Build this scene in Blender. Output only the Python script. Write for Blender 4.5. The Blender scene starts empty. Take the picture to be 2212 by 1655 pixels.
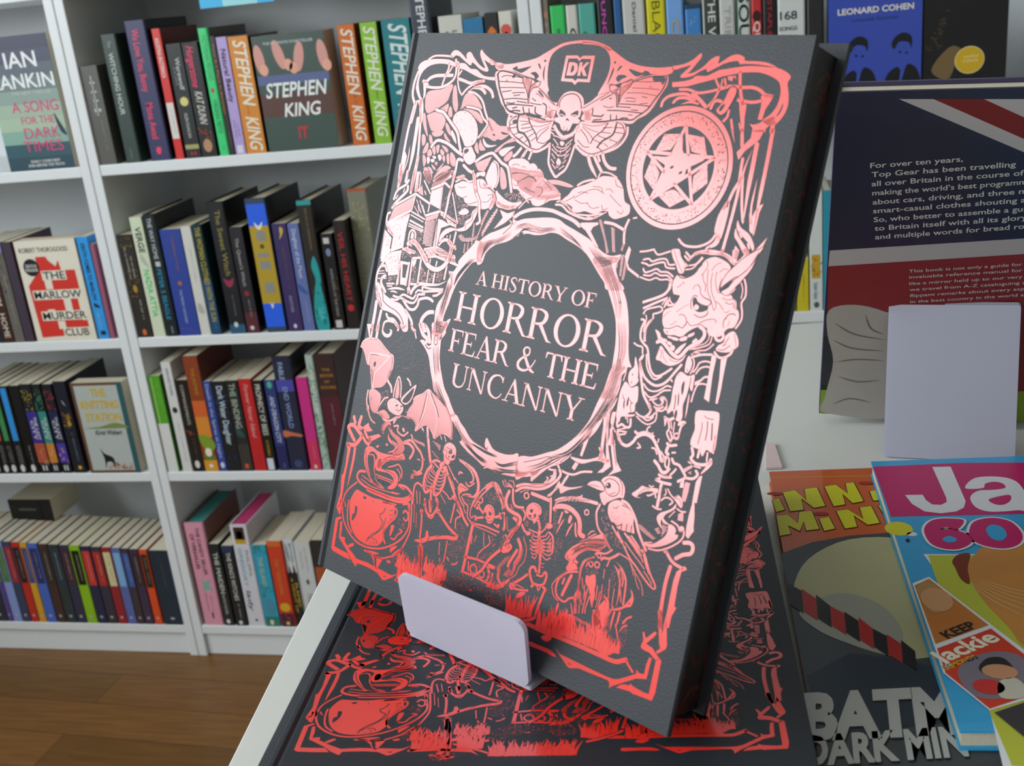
import bpy, math, random
from mathutils import Vector, Matrix
S = bpy.context.scene
COL = S.collection
# ---------------------------------------------------------------- camera (39 mm-equivalent compact camera, hand held)
HZ = 1.21
FPX = 2389.086
RX = Vector((0.97698, 0.18945, -0.09811)); UX = Vector((0.02731, 0.34499, 0.93821)); FX = Vector((-0.21159, 0.91929, -0.33187))
CAM0 = Vector((0, 0, HZ))
cd = bpy.data.cameras.new('camera'); cam = bpy.data.objects.new('camera', cd); COL.objects.link(cam)
cam.matrix_world = Matrix(((RX.x, UX.x, -FX.x, 0), (RX.y, UX.y, -FX.y, 0), (RX.z, UX.z, -FX.z, HZ), (0, 0, 0, 1)))
cd.sensor_fit = 'HORIZONTAL'; cd.sensor_width = 36; cd.lens = 36 * FPX / 2212; cd.clip_start = .01
cd.dof.use_dof = True; cd.dof.focus_distance = .68; cd.dof.aperture_fstop = 17
S.camera = cam
# ---------------------------------------------------------------- daylight through the shop window on the left, sky, exposure
W = bpy.data.worlds.new('world'); S.world = W; W.use_nodes = True
W.node_tree.nodes['Background'].inputs[0].default_value = (.80, .88, 1, 1); W.node_tree.nodes['Background'].inputs[1].default_value = 1.0
XW, WY0, WY1, WZ0, WZ1 = -2.4, -2.3, 1.05, 1.34, 2.50
def area(name, loc, rot, sx, sy, rad, col):
    l = bpy.data.lights.new(name, 'AREA'); l.shape = 'RECTANGLE'; l.size = sx; l.size_y = sy; l.energy = rad * math.pi * sx * sy; l.color = col
    o = bpy.data.objects.new(name, l); COL.objects.link(o); o.location = loc; o.rotation_euler = rot; return o
area('window_daylight', (XW - .03, (WY0 + WY1) / 2, (WZ0 + WZ1) / 2), (0, -math.pi / 2, 0), WZ1 - WZ0, WY1 - WY0, 7.4, (.90, .97, 1.0))
area('overhead_fill_light', (-.3, -.9, 2.66), (0, 0, 0), 1.2, .3, 1.6, (1, .97, .92))  # unseen overhead fill, added to lift the room's ambient light
vs = S.view_settings; vs.view_transform = 'Standard'; vs.look = 'None'; vs.exposure = 0.0; vs.gamma = 1.0; vs.use_curve_mapping = False
# ---------------------------------------------------------------- helpers
YB = 1.7634; X1 = -1.1177; UW = .8
def ray(x, y): return FX + RX * ((x - 1106) / FPX) - UX * ((y - 827.5) / FPX)
def onz(x, y, z): d = ray(x, y); return CAM0 + d * ((z - HZ) / d.z)
def ony(x, y, Y): d = ray(x, y); return CAM0 + d * (Y / d.y)
def onpl(x, y, P, n): d = ray(x, y); return CAM0 + d * ((P - CAM0).dot(n) / d.dot(n))
def xat(px, z, Y):      # world x on plane y=Y at height z that falls in photo column px
    A = FX + RX * ((px - 1106) / FPX); k = (z - HZ) / Y
    b = (A.z - k * A.y) / (UX.z - k * UX.y); d = A - UX * b
    return d.x * Y / d.y
def lin(h):
    c = [int(h[i:i + 2], 16) / 255 for i in (0, 2, 4)]
    return tuple(v / 12.92 if v <= .04045 else ((v + .055) / 1.055) ** 2.4 for v in c) + (1,)
MC = {}
def M(h, rough=.45, coat=0.0, spec=.5, var=0.0, bump=0.0, scale=200, metal=0.0):
    k = (h, rough, coat, spec, var, bump, scale, metal)
    if k in MC: return MC[k]
    m = bpy.data.materials.new('surface_' + h); m.use_nodes = True; nt = m.node_tree; b = nt.nodes['Principled BSDF']
    c = lin(h); b.inputs['Base Color'].default_value = c; b.inputs['Roughness'].default_value = rough
    b.inputs['Coat Weight'].default_value = coat; b.inputs['Specular IOR Level'].default_value = spec; b.inputs['Metallic'].default_value = metal
    if var or bump:
        tc = nt.nodes.new('ShaderNodeTexCoord'); nz = nt.nodes.new('ShaderNodeTexNoise'); nz.inputs['Scale'].default_value = scale; nz.inputs['Detail'].default_value = 4
        nt.links.new(tc.outputs['Object'], nz.inputs['Vector'])
        if var:
            mx = nt.nodes.new('ShaderNodeMix'); mx.data_type = 'RGBA'
            mx.inputs[6].default_value = tuple(v * (1 - var) for v in c[:3]) + (1,); mx.inputs[7].default_value = tuple(min(1, v * (1 + var)) for v in c[:3]) + (1,)
            nt.links.new(nz.outputs['Fac'], mx.inputs[0]); nt.links.new(mx.outputs[2], b.inputs['Base Color'])
        if bump:
            bp = nt.nodes.new('ShaderNodeBump'); bp.inputs['Strength'].default_value = bump; bp.inputs['Distance'].default_value = .001
            nt.links.new(nz.outputs['Fac'], bp.inputs['Height']); nt.links.new(bp.outputs['Normal'], b.inputs['Normal'])
    MC[k] = m; return m
class MB:
    def __init__(s): s.v = []; s.f = []; s.mi = []; s.mats = []
    def mat(s, m):
        if m not in s.mats: s.mats.append(m)
        return s.mats.index(m)
    def poly(s, pts, m):
        k = len(s.v); s.v += [tuple(p) for p in pts]; s.f.append(tuple(range(k, k + len(pts)))); s.mi.append(s.mat(m))
    def box(s, x0, x1, y0, y1, z0, z1, m):
        k = len(s.v); i = s.mat(m)
        s.v += [(x, y, z) for z in (z0, z1) for y in (y0, y1) for x in (x0, x1)]
        for q in ((0, 2, 3, 1), (4, 5, 7, 6), (0, 1, 5, 4), (2, 6, 7, 3), (0, 4, 6, 2), (1, 3, 7, 5)):
            s.f.append(tuple(k + j for j in q)); s.mi.append(i)
    def prism(s, prof, a0, a1, ax, m, caps=True):   # prof: 2-D outline extruded along axis ax
        def P(p, a): return {'x': (a, p[0], p[1]), 'y': (p[0], a, p[1]), 'z': (p[0], p[1], a)}[ax]
        n = len(prof); k = len(s.v); i = s.mat(m)
        s.v += [P(p, a0) for p in prof] + [P(p, a1) for p in prof]
        for j in range(n):
            q = (j + 1) % n; s.f.append((k + j, k + q, k + n + q, k + n + j)); s.mi.append(i)
        if caps:
            s.f.append(tuple(k + j for j in range(n))[::-1]); s.mi.append(i); s.f.append(tuple(k + n + j for j in range(n))); s.mi.append(i)
    def build(s, name, parent=None, loc=None, mw=None, bevel=0, recalc=False):
        me = bpy.data.meshes.new(name); me.from_pydata(s.v, [], s.f)
        for m in s.mats: me.materials.append(m)
        me.polygons.foreach_set('material_index', s.mi); me.update()
        if recalc:
            import bmesh
            b = bmesh.new(); b.from_mesh(me); bmesh.ops.recalc_face_normals(b, faces=b.faces); b.to_mesh(me); b.free()
        o = bpy.data.objects.new(name, me); COL.objects.link(o)
        if parent: o.parent = parent
        if loc is not None: o.location = loc
        if mw is not None: o.matrix_world = mw
        if bevel:
            b = o.modifiers.new('edge', 'BEVEL'); b.width = bevel; b.segments = 2; b.limit_method = 'ANGLE'
        return o
def empty(name, label, cat, loc=(0, 0, 0), group=None, mw=None):
    o = bpy.data.objects.new(name, None); COL.objects.link(o); o.location = loc; o.empty_display_size = .02
    if mw is not None: o.matrix_world = mw
    return tag(o, label, cat, group)
LABELS = {}
def tag(o, label, cat, group=None):
    o['label'] = label; o['category'] = cat
    if group: o['group'] = group
    LABELS.setdefault(label, []).append(o.name)
    return o
def struct(o, label=None):
    o['kind'] = 'structure'
    if label: o['label'] = label
    return o
# ---- 2-D drawing on a surface
def crom(p, closed, n=4):
    if len(p) < 3: return list(p)
    N = len(p); out = []
    for i in range(N if closed else N - 1):
        if closed: a, b, c, d = p[i - 1], p[i], p[(i + 1) % N], p[(i + 2) % N]
        else: a, b, c, d = p[max(i - 1, 0)], p[i], p[i + 1], p[min(i + 2, N - 1)]
        for k in range(n):
            t = k / n; t2 = t * t; t3 = t2 * t
            out.append(tuple(.5 * (2 * b[j] + (c[j] - a[j]) * t + (2 * a[j] - 5 * b[j] + 4 * c[j] - d[j]) * t2 + (3 * b[j] - a[j] - 3 * c[j] + d[j]) * t3) for j in range(len(b))))
    if not closed: out.append(tuple(p[-1]))
    return out
def inside(p, poly):
    x, y = p; r = False; j = len(poly) - 1
    for i in range(len(poly)):
        a, b = poly[i], poly[j]
        if (a[1] > y) != (b[1] > y) and x < (b[0] - a[0]) * (y - a[1]) / (b[1] - a[1]) + a[0]: r = not r
        j = i
    return r
TC = {}
def glyphs(s, bold):
    k = (s, bold)
    if k not in TC:
        cu = bpy.data.curves.new('lettering', 'FONT'); cu.body = s; cu.resolution_u = 3; cu.offset = bold; cu.dimensions = '2D'; cu.fill_mode = 'FRONT'
        o = bpy.data.objects.new('lettering', cu); me = bpy.data.meshes.new_from_object(o)
        v = [(q.co.x, q.co.y) for q in me.vertices]; f = [tuple(p.vertices) for p in me.polygons]
        bpy.data.objects.remove(o); bpy.data.meshes.remove(me); bpy.data.curves.remove(cu)
        x0 = min(a[0] for a in v); x1 = max(a[0] for a in v)
        TC[k] = ([(a[0] - x0, a[1]) for a in v], f, x1 - x0)
    return TC[k]
CAPH = max(a[1] for a in glyphs('H', 0.0)[0])
class Draw:
    def __init__(s, mb, o, ex, ey, eps=.00012):
        s.mb = mb; s.o = Vector(o); s.ex = Vector(ex); s.ey = Vector(ey); s.n = s.ex.cross(s.ey).normalized(); s.eps = eps
    def P(s, p, l): return s.o + s.ex * p[0] + s.ey * p[1] + s.n * (l * s.eps)
    def poly(s, pts, m, l=1):
        a = sum(pts[i - 1][0] * pts[i][1] - pts[i][0] * pts[i - 1][1] for i in range(len(pts)))
        if a < 0: pts = pts[::-1]
        s.mb.poly([s.P(p, l) for p in pts], m)
    def cpoly(s, pts, m, l=1, n=4): s.poly(crom(pts, True, n), m, l)
    def rect(s, x0, y0, x1, y1, m, l=1): s.poly([(x0, y0), (x1, y0), (x1, y1), (x0, y1)], m, l)
    def ell(s, c, rx, ry, m, l=1, n=20, rot=0):
        cr, sr = math.cos(rot), math.sin(rot)
        s.poly([(c[0] + rx * math.cos(t) * cr - ry * math.sin(t) * sr, c[1] + rx * math.cos(t) * sr + ry * math.sin(t) * cr) for t in [2 * math.pi * i / n for i in range(n)]], m, l)
    def stroke(s, pts, w, m, l=1, tap='', smooth=True, closed=False, n=4):
        """pts (x,y) or (x,y,w)"""
        if closed: pts = list(pts)
        q = crom(pts, closed, n) if smooth else list(pts)
        if closed: q.append(q[0])
        r = [q[0]]
        for p in q[1:]:
            if (p[0] - r[-1][0]) ** 2 + (p[1] - r[-1][1]) ** 2 > 1e-12: r.append(p)
        q = r; N = len(q)
        if N < 2: return
        L = []; R = []
        for i, p in enumerate(q):
            a = q[i - 1] if i else p; b = q[i + 1] if i < N - 1 else p
            if closed and i in (0, N - 1): a = q[-2]; b = q[1]
            d1 = Vector((p[0] - a[0], p[1] - a[1])); d2 = Vector((b[0] - p[0], b[1] - p[1]))
            if d1.length: d1.normalize()
            if d2.length: d2.normalize()
            t = d1 + d2
            if t.length < 1e-6: t = d2 if d2.length else d1
            t.normalize(); nn = Vector((-t.y, t.x))
            ref = d2 if d2.length else d1; c = max(.5, abs(nn.dot(Vector((-ref.y, ref.x)))))
            f = i / (N - 1); ww = (p[2] if len(p) > 2 else w) / 2
            if tap == 'e': ww *= min(1, (1 - f) * 2.2 + .06)
            elif tap == 'a': ww *= min(1, f * 2.2 + .06)
            elif tap == 'b': ww *= min(1, min(f, 1 - f) * 3.2 + .06)
            ww /= c
            L.append((p[0] + nn.x * ww, p[1] + nn.y * ww)); R.append((p[0] - nn.x * ww, p[1] - nn.y * ww))
        mb = s.mb; mi = mb.mat(m); k = len(mb.v)
        for i in range(N): mb.v.append(tuple(s.P(R[i], l))); mb.v.append(tuple(s.P(L[i], l)))
        for i in range(N - 1): mb.f.append((k + 2 * i, k + 2 * i + 2, k + 2 * i + 3, k + 2 * i + 1)); mb.mi.append(mi)
        if not closed and len(q[0]) == 2:
            for e, (i, j) in enumerate(((0, 1), (N - 1, N - 2))):
                if tap == 'b' or (tap == 'a' and e == 0) or (tap == 'e' and e == 1): continue
                d = Vector((q[i][0] - q[j][0], q[i][1] - q[j][1])).normalized() * (w * .32); nn = Vector((-d.y, d.x)) * .9
                A, B = L[i], R[i]; c1 = (q[i][0] + d.x + nn.x, q[i][1] + d.y + nn.y); c2 = (q[i][0] + d.x - nn.x, q[i][1] + d.y - nn.y)
                if e == 0: c1, c2 = c2, c1
                s.poly([A, c1, c2, B], m, l)
    def text(s, t, p0, p1, cap, m, l=2, bold=.0, shear=0.0, fit=True, al='l'):
        v, f, w = glyphs(t, bold); d = Vector((p1[0] - p0[0], p1[1] - p0[1])); D = d.length; d.normalize(); u = Vector((-d.y, d.x))
        ky = cap / CAPH; kx = D / w if fit else ky
        off = 0 if fit or al == 'l' else (D - w * kx) * (.5 if al == 'c' else 1)
        k = len(s.mb.v); mi = s.mb.mat(m)
        for a in v:
            X = a[0] * kx + off + shear * a[1] * ky; Y = a[1] * ky
            s.mb.v.append(tuple(s.P((p0[0] + d.x * X + u.x * Y, p0[1] + d.y * X + u.y * Y), l)))
        for q in f: s.mb.f.append(tuple(k + i for i in q)); s.mb.mi.append(mi)
    def scrib(s, p0, p1, cap, m, seed=1, l=2):   # small print too small to read: a broken line of ticks
        r = random.Random(seed); d = Vector((p1[0] - p0[0], p1[1] - p0[1])); D = d.length; d.normalize(); u = Vector((-d.y, d.x)); x = 0
        while x < D:
            w = cap * r.uniform(.35, .6); h = cap * r.choice((.7, .7, 1))
            if r.random() > .15:
                q = lambda a, b: (p0[0] + d.x * a + u.x * b, p0[1] + d.y * a + u.y * b)
                s.poly([q(x, 0), q(x + w * .45, 0), q(x + w * .55, h), q(x + w * .1, h)], m, l)
            x += w + cap * .12
    def ticks(s, poly, n, size, m, l=2, seed=3, ang=None):
        r = random.Random(seed); xs = [p[0] for p in poly]; ys = [p[1] for p in poly]; k = 0; t = 0
        while k < n and t < n * 12:
            t += 1; p = (r.uniform(min(xs), max(xs)), r.uniform(min(ys), max(ys)))
            if not inside(p, poly): continue
            k += 1; a = r.uniform(0, 6.28) if ang is None else ang + r.uniform(-.35, .35); L = size * r.uniform(.6, 2.2); w = size * r.uniform(.25, .45)
            dx, dy = math.cos(a) * L / 2, math.sin(a) * L / 2; ox, oy = -math.sin(a) * w / 2, math.cos(a) * w / 2; bx, by = r.uniform(-.3, .3) * L, r.uniform(-.3, .3) * L
            s.poly([(p[0] - dx, p[1] - dy), (p[0] + ox, p[1] + oy), (p[0] + dx, p[1] + dy), (p[0] - ox, p[1] - oy)], m, l)
    def hatch(s, poly, ang, gap, w, m, l=2, jit=0.0, seed=1):
        r = random.Random(seed); c, q = math.cos(ang), math.sin(ang)
        R = [(p[0] * c + p[1] * q, -p[0] * q + p[1] * c) for p in poly]
        y = min(p[1] for p in R) + gap / 2; y1 = max(p[1] for p in R)
        while y < y1:
            xs = []
            for i in range(len(R)):
                a, b = R[i - 1], R[i]
                if (a[1] > y) != (b[1] > y): xs.append(a[0] + (b[0] - a[0]) * (y - a[1]) / (b[1] - a[1]))
            xs.sort()
            for i in range(0, len(xs) - 1, 2):
                x0, x1 = xs[i], xs[i + 1]; e = jit * (x1 - x0); x0 += r.uniform(0, e); x1 -= r.uniform(0, e)
                if x1 - x0 < w: continue
                s.poly([(a * c - b * q, a * q + b * c) for a, b in ((x0, y - w / 2), (x1, y - w * .3), (x1, y + w * .3), (x0, y + w / 2))], m, l)
            y += gap
CREAM = M('d8cfb8', .85, var=.08, scale=300); WHITE = M('e9ebea', .4); BLACK = M('0b0b0d', .4)
# ---------------------------------------------------------------- room
def wood_floor():
    m = bpy.data.materials.new('laminate_floor'); m.use_nodes = True; nt = m.node_tree; N = nt.nodes; L = nt.links; b = N['Principled BSDF']
    tc = N.new('ShaderNodeTexCoord'); mp = N.new('ShaderNodeMapping'); mp.inputs['Rotation'].default_value = (0, 0, .06)
    br = N.new('ShaderNodeTexBrick'); br.inputs['Scale'].default_value = 1.0; br.inputs['Brick Width'].default_value = .9; br.inputs['Row Height'].default_value = .095
    br.inputs['Mortar Size'].default_value = .0012; br.inputs['Color1'].default_value = lin('8a5f2c'); br.inputs['Color2'].default_value = lin('74501f'); br.inputs['Mortar'].default_value = lin('5a3814')
    wv = N.new('ShaderNodeTexNoise'); wv.inputs['Scale'].default_value = 9; wv.inputs['Detail'].default_value = 5
    m2 = N.new('ShaderNodeMapping'); m2.inputs['Scale'].default_value = (1, 14, 1)
    mx = N.new('ShaderNodeMix'); mx.data_type = 'RGBA'; mx.blend_type = 'MULTIPLY'; mx.inputs[0].default_value = .55
    rp = N.new('ShaderNodeValToRGB'); rp.color_ramp.elements[0].position = .35; rp.color_ramp.elements[0].color = (.55, .45, .38, 1); rp.color_ramp.elements[1].position = .65; rp.color_ramp.elements[1].color = (1, 1, 1, 1)
    L.new(tc.outputs['Object'], mp.inputs[0]); L.new(mp.outputs[0], br.inputs['Vector']); L.new(tc.outputs['Object'], m2.inputs[0]); L.new(m2.outputs[0], wv.inputs['Vector'])
    L.new(wv.outputs['Fac'], rp.inputs[0]); L.new(br.outputs['Color'], mx.inputs[6]); L.new(rp.outputs[0], mx.inputs[7]); L.new(mx.outputs[2], b.inputs['Base Color'])
    b.inputs['Roughness'].default_value = .38; return m
WALL = M('c9cac6', .8, var=.03, scale=40)
RX0, RX1, RY0, RY1, RZ = XW, 2.6, -2.9, YB + .30, 2.7
b = MB(); b.box(RX0 - .2, RX1 + .1, RY0 - .1, RY1 + .1, -.1, 0, wood_floor()); struct(b.build('floor'))
b = MB(); b.box(RX0 - .2, RX1 + .1, RY0 - .1, RY1 + .1, RZ, RZ + .1, M('dcdcd8', .85, var=.02, scale=30)); struct(b.build('ceiling'))
b = MB(); b.box(RX0 - .2, RX1 + .1, RY1, RY1 + .1, 0, RZ, WALL); struct(b.build('wall_back'))
b = MB(); b.box(RX0 - .2, RX1 + .1, RY0 - .1, RY0, 0, RZ, WALL); struct(b.build('wall_front'))
b = MB(); b.box(RX1, RX1 + .1, RY0, RY1, 0, RZ, WALL); struct(b.build('wall_right'))
b = MB()
b.box(RX0 - .15, RX0, RY0, WY0, 0, RZ, WALL); b.box(RX0 - .15, RX0, WY1, RY1, 0, RZ, WALL)
b.box(RX0 - .15, RX0, WY0, WY1, 0, WZ0, WALL); b.box(RX0 - .15, RX0, WY0, WY1, WZ1, RZ, WALL); struct(b.build('wall_left'))
b = MB(); fr = M('d9dbda', .4)
for y0, y1, z0, z1 in ((WY0, WY0 + .05, WZ0, WZ1), (WY1 - .05, WY1, WZ0, WZ1), (WY0, WY1, WZ0, WZ0 + .04), (WY0, WY1, WZ1 - .04, WZ1)): b.box(RX0 - .12, RX0 - .06, y0, y1, z0, z1, fr)
struct(b.build('window_1'))
b = MB(); b.box(RX1 - .015, RX1, RY0, RY1, 0, .09, fr); struct(b.build('baseboard_right'))
b = MB(); b.box(.4823 + .8, RX1, RY1 - .015, RY1, 0, .09, fr); struct(b.build('baseboard_back'))
# ---------------------------------------------------------------- three white bookcases
SHELF = M('e3e7e9', .42, var=.02, scale=60)
DEP = .28; TS = .018
ZS = [.9969, .6812, .4104, .0712]; ZTOP = 1.294
def bookcase(x0, label):
    r = empty('bookcase', label, 'bookcase', (x0 + UW / 2, YB + DEP / 2, 0), 'white bookcases along the back wall')
    o = Vector(r.location)
    def part(nm, x0, x1, y0, y1, z0, z1, bev=.0015):
        b = MB(); b.box(x0 - o.x, x1 - o.x, y0 - o.y, y1 - o.y, z0, z1, SHELF); return b.build(nm, r, bevel=bev)
    a, c = x0 + .0008, x0 + UW - .0008
    part('side_panel', a, a + TS, YB, YB + DEP, 0, 2.02); part('side_panel', c - TS, c, YB, YB + DEP, 0, 2.02)
    for z in ZS + [ZTOP, 1.63]: part('shelf', a + TS, c - TS, YB + .001, YB + DEP - .006, z - .019, z)
    part('top_panel', a + TS, c - TS, YB, YB + DEP, 1.995, 2.02); part('back_panel', a + TS, c - TS, YB + DEP - .006, YB + DEP, .02, 1.995, 0)
    part('plinth', a + TS, c - TS, YB + .009, YB + .025, 0, ZS[3] - .019); return r
bookcase(X1 - UW, 'leftmost white bookcase, nearest the window wall')
bookcase(X1, 'middle white bookcase, left of the big black book')
bookcase(X1 + UW, 'right-hand white bookcase, behind the propped black book')
# ---------------------------------------------------------------- books on the shelves
UNIT = {'L': X1 - UW, 'M': X1, 'R': X1 + UW}
LASTX = {}
GROUPN = {'L': 'left bookcase', 'M': 'middle bookcase', 'R': 'right bookcase'}
ROWN = ['top visible shelf', 'second shelf', 'third shelf', 'bottom shelf']
def volume(root, x0, x1, h, d, spine, side, hard, pages, y0=0):
    """an upright book, spine towards the viewer: cover and page block as parts; returns the cover's MB"""
    t = x1 - x0; b = MB(); c = .0022 if hard else .0006; mS = M(spine, .38, .15); mC = M(side, .38, .15)
    bv = min(t * .18, .003) if hard else min(t * .1, .001); e = .0028 if hard else .0004
    prof = [(x0, y0 + bv), (x0 + bv, y0), (x1 - bv, y0), (x1, y0 + bv), (x1 - c, y0 + bv + c), (x0 + c, y0 + bv + c)]
    k = [(x0, y0 + bv), (x0 + bv * .3, y0 + bv * .3), (x0 + bv, y0), (x1 - bv, y0), (x1 - bv * .3, y0 + bv * .3), (x1, y0 + bv), (x1, y0 + bv + c), (x0, y0 + bv + c)]
    b.prism(k, 0, h, 'z', mS)
    b.box(x0, x0 + c, y0 + bv + c, y0 + d, 0, h, mC); b.box(x1 - c, x1, y0 + bv + c, y0 + d, 0, h, mC)
    p = MB(); p.box(x0 + c, x1 - c, y0 + bv + c, y0 + d - e, e, h - e, pages); p.build('page_block', root)
    return b
def spine_art(b, x0, x1, h, els, seed, y0=0):
    t = x1 - x0; D = Draw(b, (x0, y0, h), (0, 0, -1), (1, 0, 0), .00015)
    for i, e in enumerate(els):
        k = e[0]
        if k == 't':     # title reading downwards
            _, s, c, a, z, y, y2 = e[:7]; o = e[7] if len(e) > 7 else {}
            D.text(s, (a * h, y * t), (z * h, y * t), (y2 - y) * t, M(c, .4), 4, o.get('b', .012), o.get('sh', 0))
        elif k == 'h':   # line of text set across the spine
            _, s, c, z, ca, y, y2 = e
            Draw(b, (x0, y0, h), (1, 0, 0), (0, 0, 1), .00015).text(s, (y * t, -z * h), (y2 * t, -z * h), ca * h, M(c, .4), 4, .012)
        elif k == 'b': D.rect(e[2] * h, 0.04 * t, e[3] * h, .96 * t, M(e[1], .4), 1)
        elif k == 'r': D.rect(e[2] * h, e[4] * t, e[3] * h, e[5] * t, M(e[1], .4), 2)
        elif k == 'o': D.ell((e[2] * h, e[3] * t), e[4], e[5], M(e[1], .4), 3)
        elif k == 's': D.scrib((e[2] * h, e[4] * t), (e[3] * h, e[4] * t), min(.16 * t, .0035), M(e[1], .5), seed + i, 3)
        elif k == 'n': D.ticks([(e[2] * h, .1 * t), (e[3] * h, .1 * t), (e[3] * h, .9 * t), (e[2] * h, .9 * t)], e[4], e[5], M(e[1], .5), 2, seed + i)
        elif k == 'c': D.cpoly([(p[0] * h, p[1] * t) for p in e[2]], M(e[1], .4), 2)
def bk(u, row, xl, xr, xt, yt, col, desc, els=(), d=.128, hard=0, ins=.004, side=None, pages=None, z0=0):
    zs = ZS[row]; Y = YB + ins; x0 = xat(xl, zs, Y); x1 = xat(xr, zs, Y); lim = LASTX.get((u, row), UNIT[u] + TS + .0015)
    x0 = max(x0 + .0003, lim); x1 = max(min(x1 - .0003, UNIT[u] + UW - TS - .002), x0 + .004); LASTX[(u, row)] = x1 + .0004
    h = min(ony(xt, yt, Y).z - zs, (ZS + [0])[row - 1] - .026 - zs if row else ZTOP - .025 - zs)
    nm = 'hardback_book' if hard else 'paperback_book'
    r = empty(nm, f'{desc}, {ROWN[row]}, {GROUPN[u]}', 'book', (x0, Y, zs + .0003), f'books on the {ROWN[row]} of the {GROUPN[u]}')
    b = volume(r, 0, x1 - x0, h, d, col, side or col, hard, pages or CREAM); spine_art(b, 0, x1 - x0, h, els, int(xl * 7 + row)); b.build('cover', r); return r
# --- middle bookcase, top visible shelf
q = 'M', 0
bk(*q, 215, 254, 174, 144, '5b5a55', 'dark grey paperback with a white ladder motif, first', (('s', 'aeb0ac', .25, .5, .35), ('s', '8d9a62', .55, .85, .6), ('r', 'b9bbb6', .1, .5, .5, .56), ('r', 'b9bbb6', .16, .18, .4, .7), ('r', 'b9bbb6', .25, .27, .4, .7), ('r', 'b9bbb6', .34, .36, .4, .7), ('r', 'b9bbb6', .43, .46, .35, .75)))
bk(*q, 273, 306, 226, 75, '33443f', 'dark green-grey book with small pale capitals', (('t', 'The', '8fa096', .05, .1, .4, .62), ('t', 'WITCHING HOUR', 'c3d0c6', .14, .62, .33, .62), ('s', '7d938a', .88, .97, .4)), hard=1, d=.145)
bk(*q, 327, 371, 273, 46, '35365e', 'navy hardback with bright pink title', (('t', 'We Love You, Bunny', 'ee3f6d', .06, .5, .3, .62), ('t', 'Mona Awad', 'ee3f6d', .58, .84, .3, .62), ('c', 'ee3f6d', ((.9, .45), (.92, .35), (.95, .4), (.95, .55), (.91, .6)))), hard=1, d=.15, side='101016')
bk(*q, 381, 399, 337, 62, 'd8302c', 'red paperback with white author name and pale label', (('t', 'AGUSTINA BAZTERRICA', 'f4e6e0', .07, .37, .28, .7), ('r', 'd9d9d4', .56, .84, .08, .92), ('s', '8d8d8c', .6, .8, .5)), d=.135, side='6a241d')
bk(*q, 404, 436, 368, 95, '1c2022', 'black book with a small yellow moon', (('t', 'Werewolf', 'c3c4bf', .12, .4, .45, .75), ('s', '8c918c', .2, .36, .25), ('o', 'd9cf7a', .5, .55, .0075, .0075), ('t', 'GLEN DUNCAN', 'c0c2bc', .6, .82, .4, .6), ('b', 'a7a365', .88, .92), ('h', 'H', 'c8332a', .975, .03, .35, .7)), side='2c2a22')
bk(*q, 437, 471, 404, 92, '17171a', 'black book with a red upper title and white lower name', (('t', 'Hungerstone', 'e8396c', .03, .38, .25, .7, {'sh': .25}), ('t', 'KAT DUNN', 'd8d4cc', .42, .7, .3, .75, {'sh': .2}), ('n', 'c24a28', .74, .85, 14, .004), ('o', 'b98a66', .9, .5, .011, .008)))
bk(*q, 475, 497, 438, 61, '38d27c', 'bright green hardback', (('t', 'VICTORIAN PSYCHO', '2fb56a', .05, .4, .3, .7), ('o', 'b0502f', .48, .45, .004, .003), ('t', 'VIRGINIA FEITO', '22945a', .55, .82, .3, .7), ('s', '1d7f4c', .92, .97, .5)), hard=1, d=.15, side='4b4031')
bk(*q, 497, 509, 462, 78, '27231e', 'thin brown-black book with orange lettering', (('t', 'Time & a Place in Between', 'b26a35', .06, .65, .3, .7), ('s', 'a76b3f', .8, .92, .5)))
bk(*q, 510, 533, 479, 80, 'b6a0d8', 'lilac paperback', (('t', 'Natural Beauty', '1e1c33', .1, .55, .3, .72), ('s', '4e466f', .7, .86, .3), ('s', '4e466f', .72, .84, .6), ('r', 'dad8e6', .92, .99, .2, .8)))
bk(*q, 534, 577, 496, 80, 'd98a2b', 'amber paperback with white brush lettering', (('t', 'STEPHEN', 'efe6d0', .03, .57, .25, .85, {'sh': .2, 'b': .02}), ('s', '5a3a10', .58, .66, .4), ('t', 'KING', 'efe6d0', .68, .96, .25, .85, {'sh': .2, 'b': .02})), side='3a2210')
LASTX[q] = xat(736, ZS[0], YB + .004)
bk(*q, 764, 800, 727, 55, 'd06a17', 'deep orange paperback with white brush lettering', (('t', 'STEPHEN', 'efe0cc', .03, .56, .2, .85, {'sh': .2, 'b': .02}), ('s', '5a2c08', .57, .64, .45), ('t', 'KING', 'efe0cc', .66, .95, .25, .85, {'sh': .2, 'b': .02})), side='8a4a1e', d=.13)
bk(*q, 811, 847, 776, 50, '8cc22d', 'lime green paperback with white brush lettering', (('t', 'STEPHEN', 'e3ead0', .03, .54, .2, .85, {'sh': .2, 'b': .02}), ('s', '3d5a10', .55, .62, .45), ('t', 'KING', 'e3ead0', .64, .93, .25, .85, {'sh': .2, 'b': .02})), side='1c2408')
bk(*q, 856, 916, 826, 44, '167c86', 'thick teal paperback with white brush lettering', (('t', 'STEPHEN', 'd9e8e4', .03, .6, .25, .85, {'sh': .2, 'b': .02}), ('t', 'KING', 'd9e8e4', .68, .96, .25, .85, {'sh': .2, 'b': .02})), side='06262a')
bk(*q, 918, 960, 893, -30, '3c4150', 'tall slate-blue book with white capitals', (('t', 'STEPHEN KING', 'dfe2e4', .03, .62, .35, .75),), hard=1, d=.15, side='0c0b0d')
bk(*q, 975, 1025, 959, 35, 'cfd0c6', 'off-white paperback with thin grey lettering', (('t', 'Lost in the', '6b7068', .12, .5, .55, .75), ('t', 'the Cities', '6b7068', .12, .5, .25, .42)))
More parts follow.
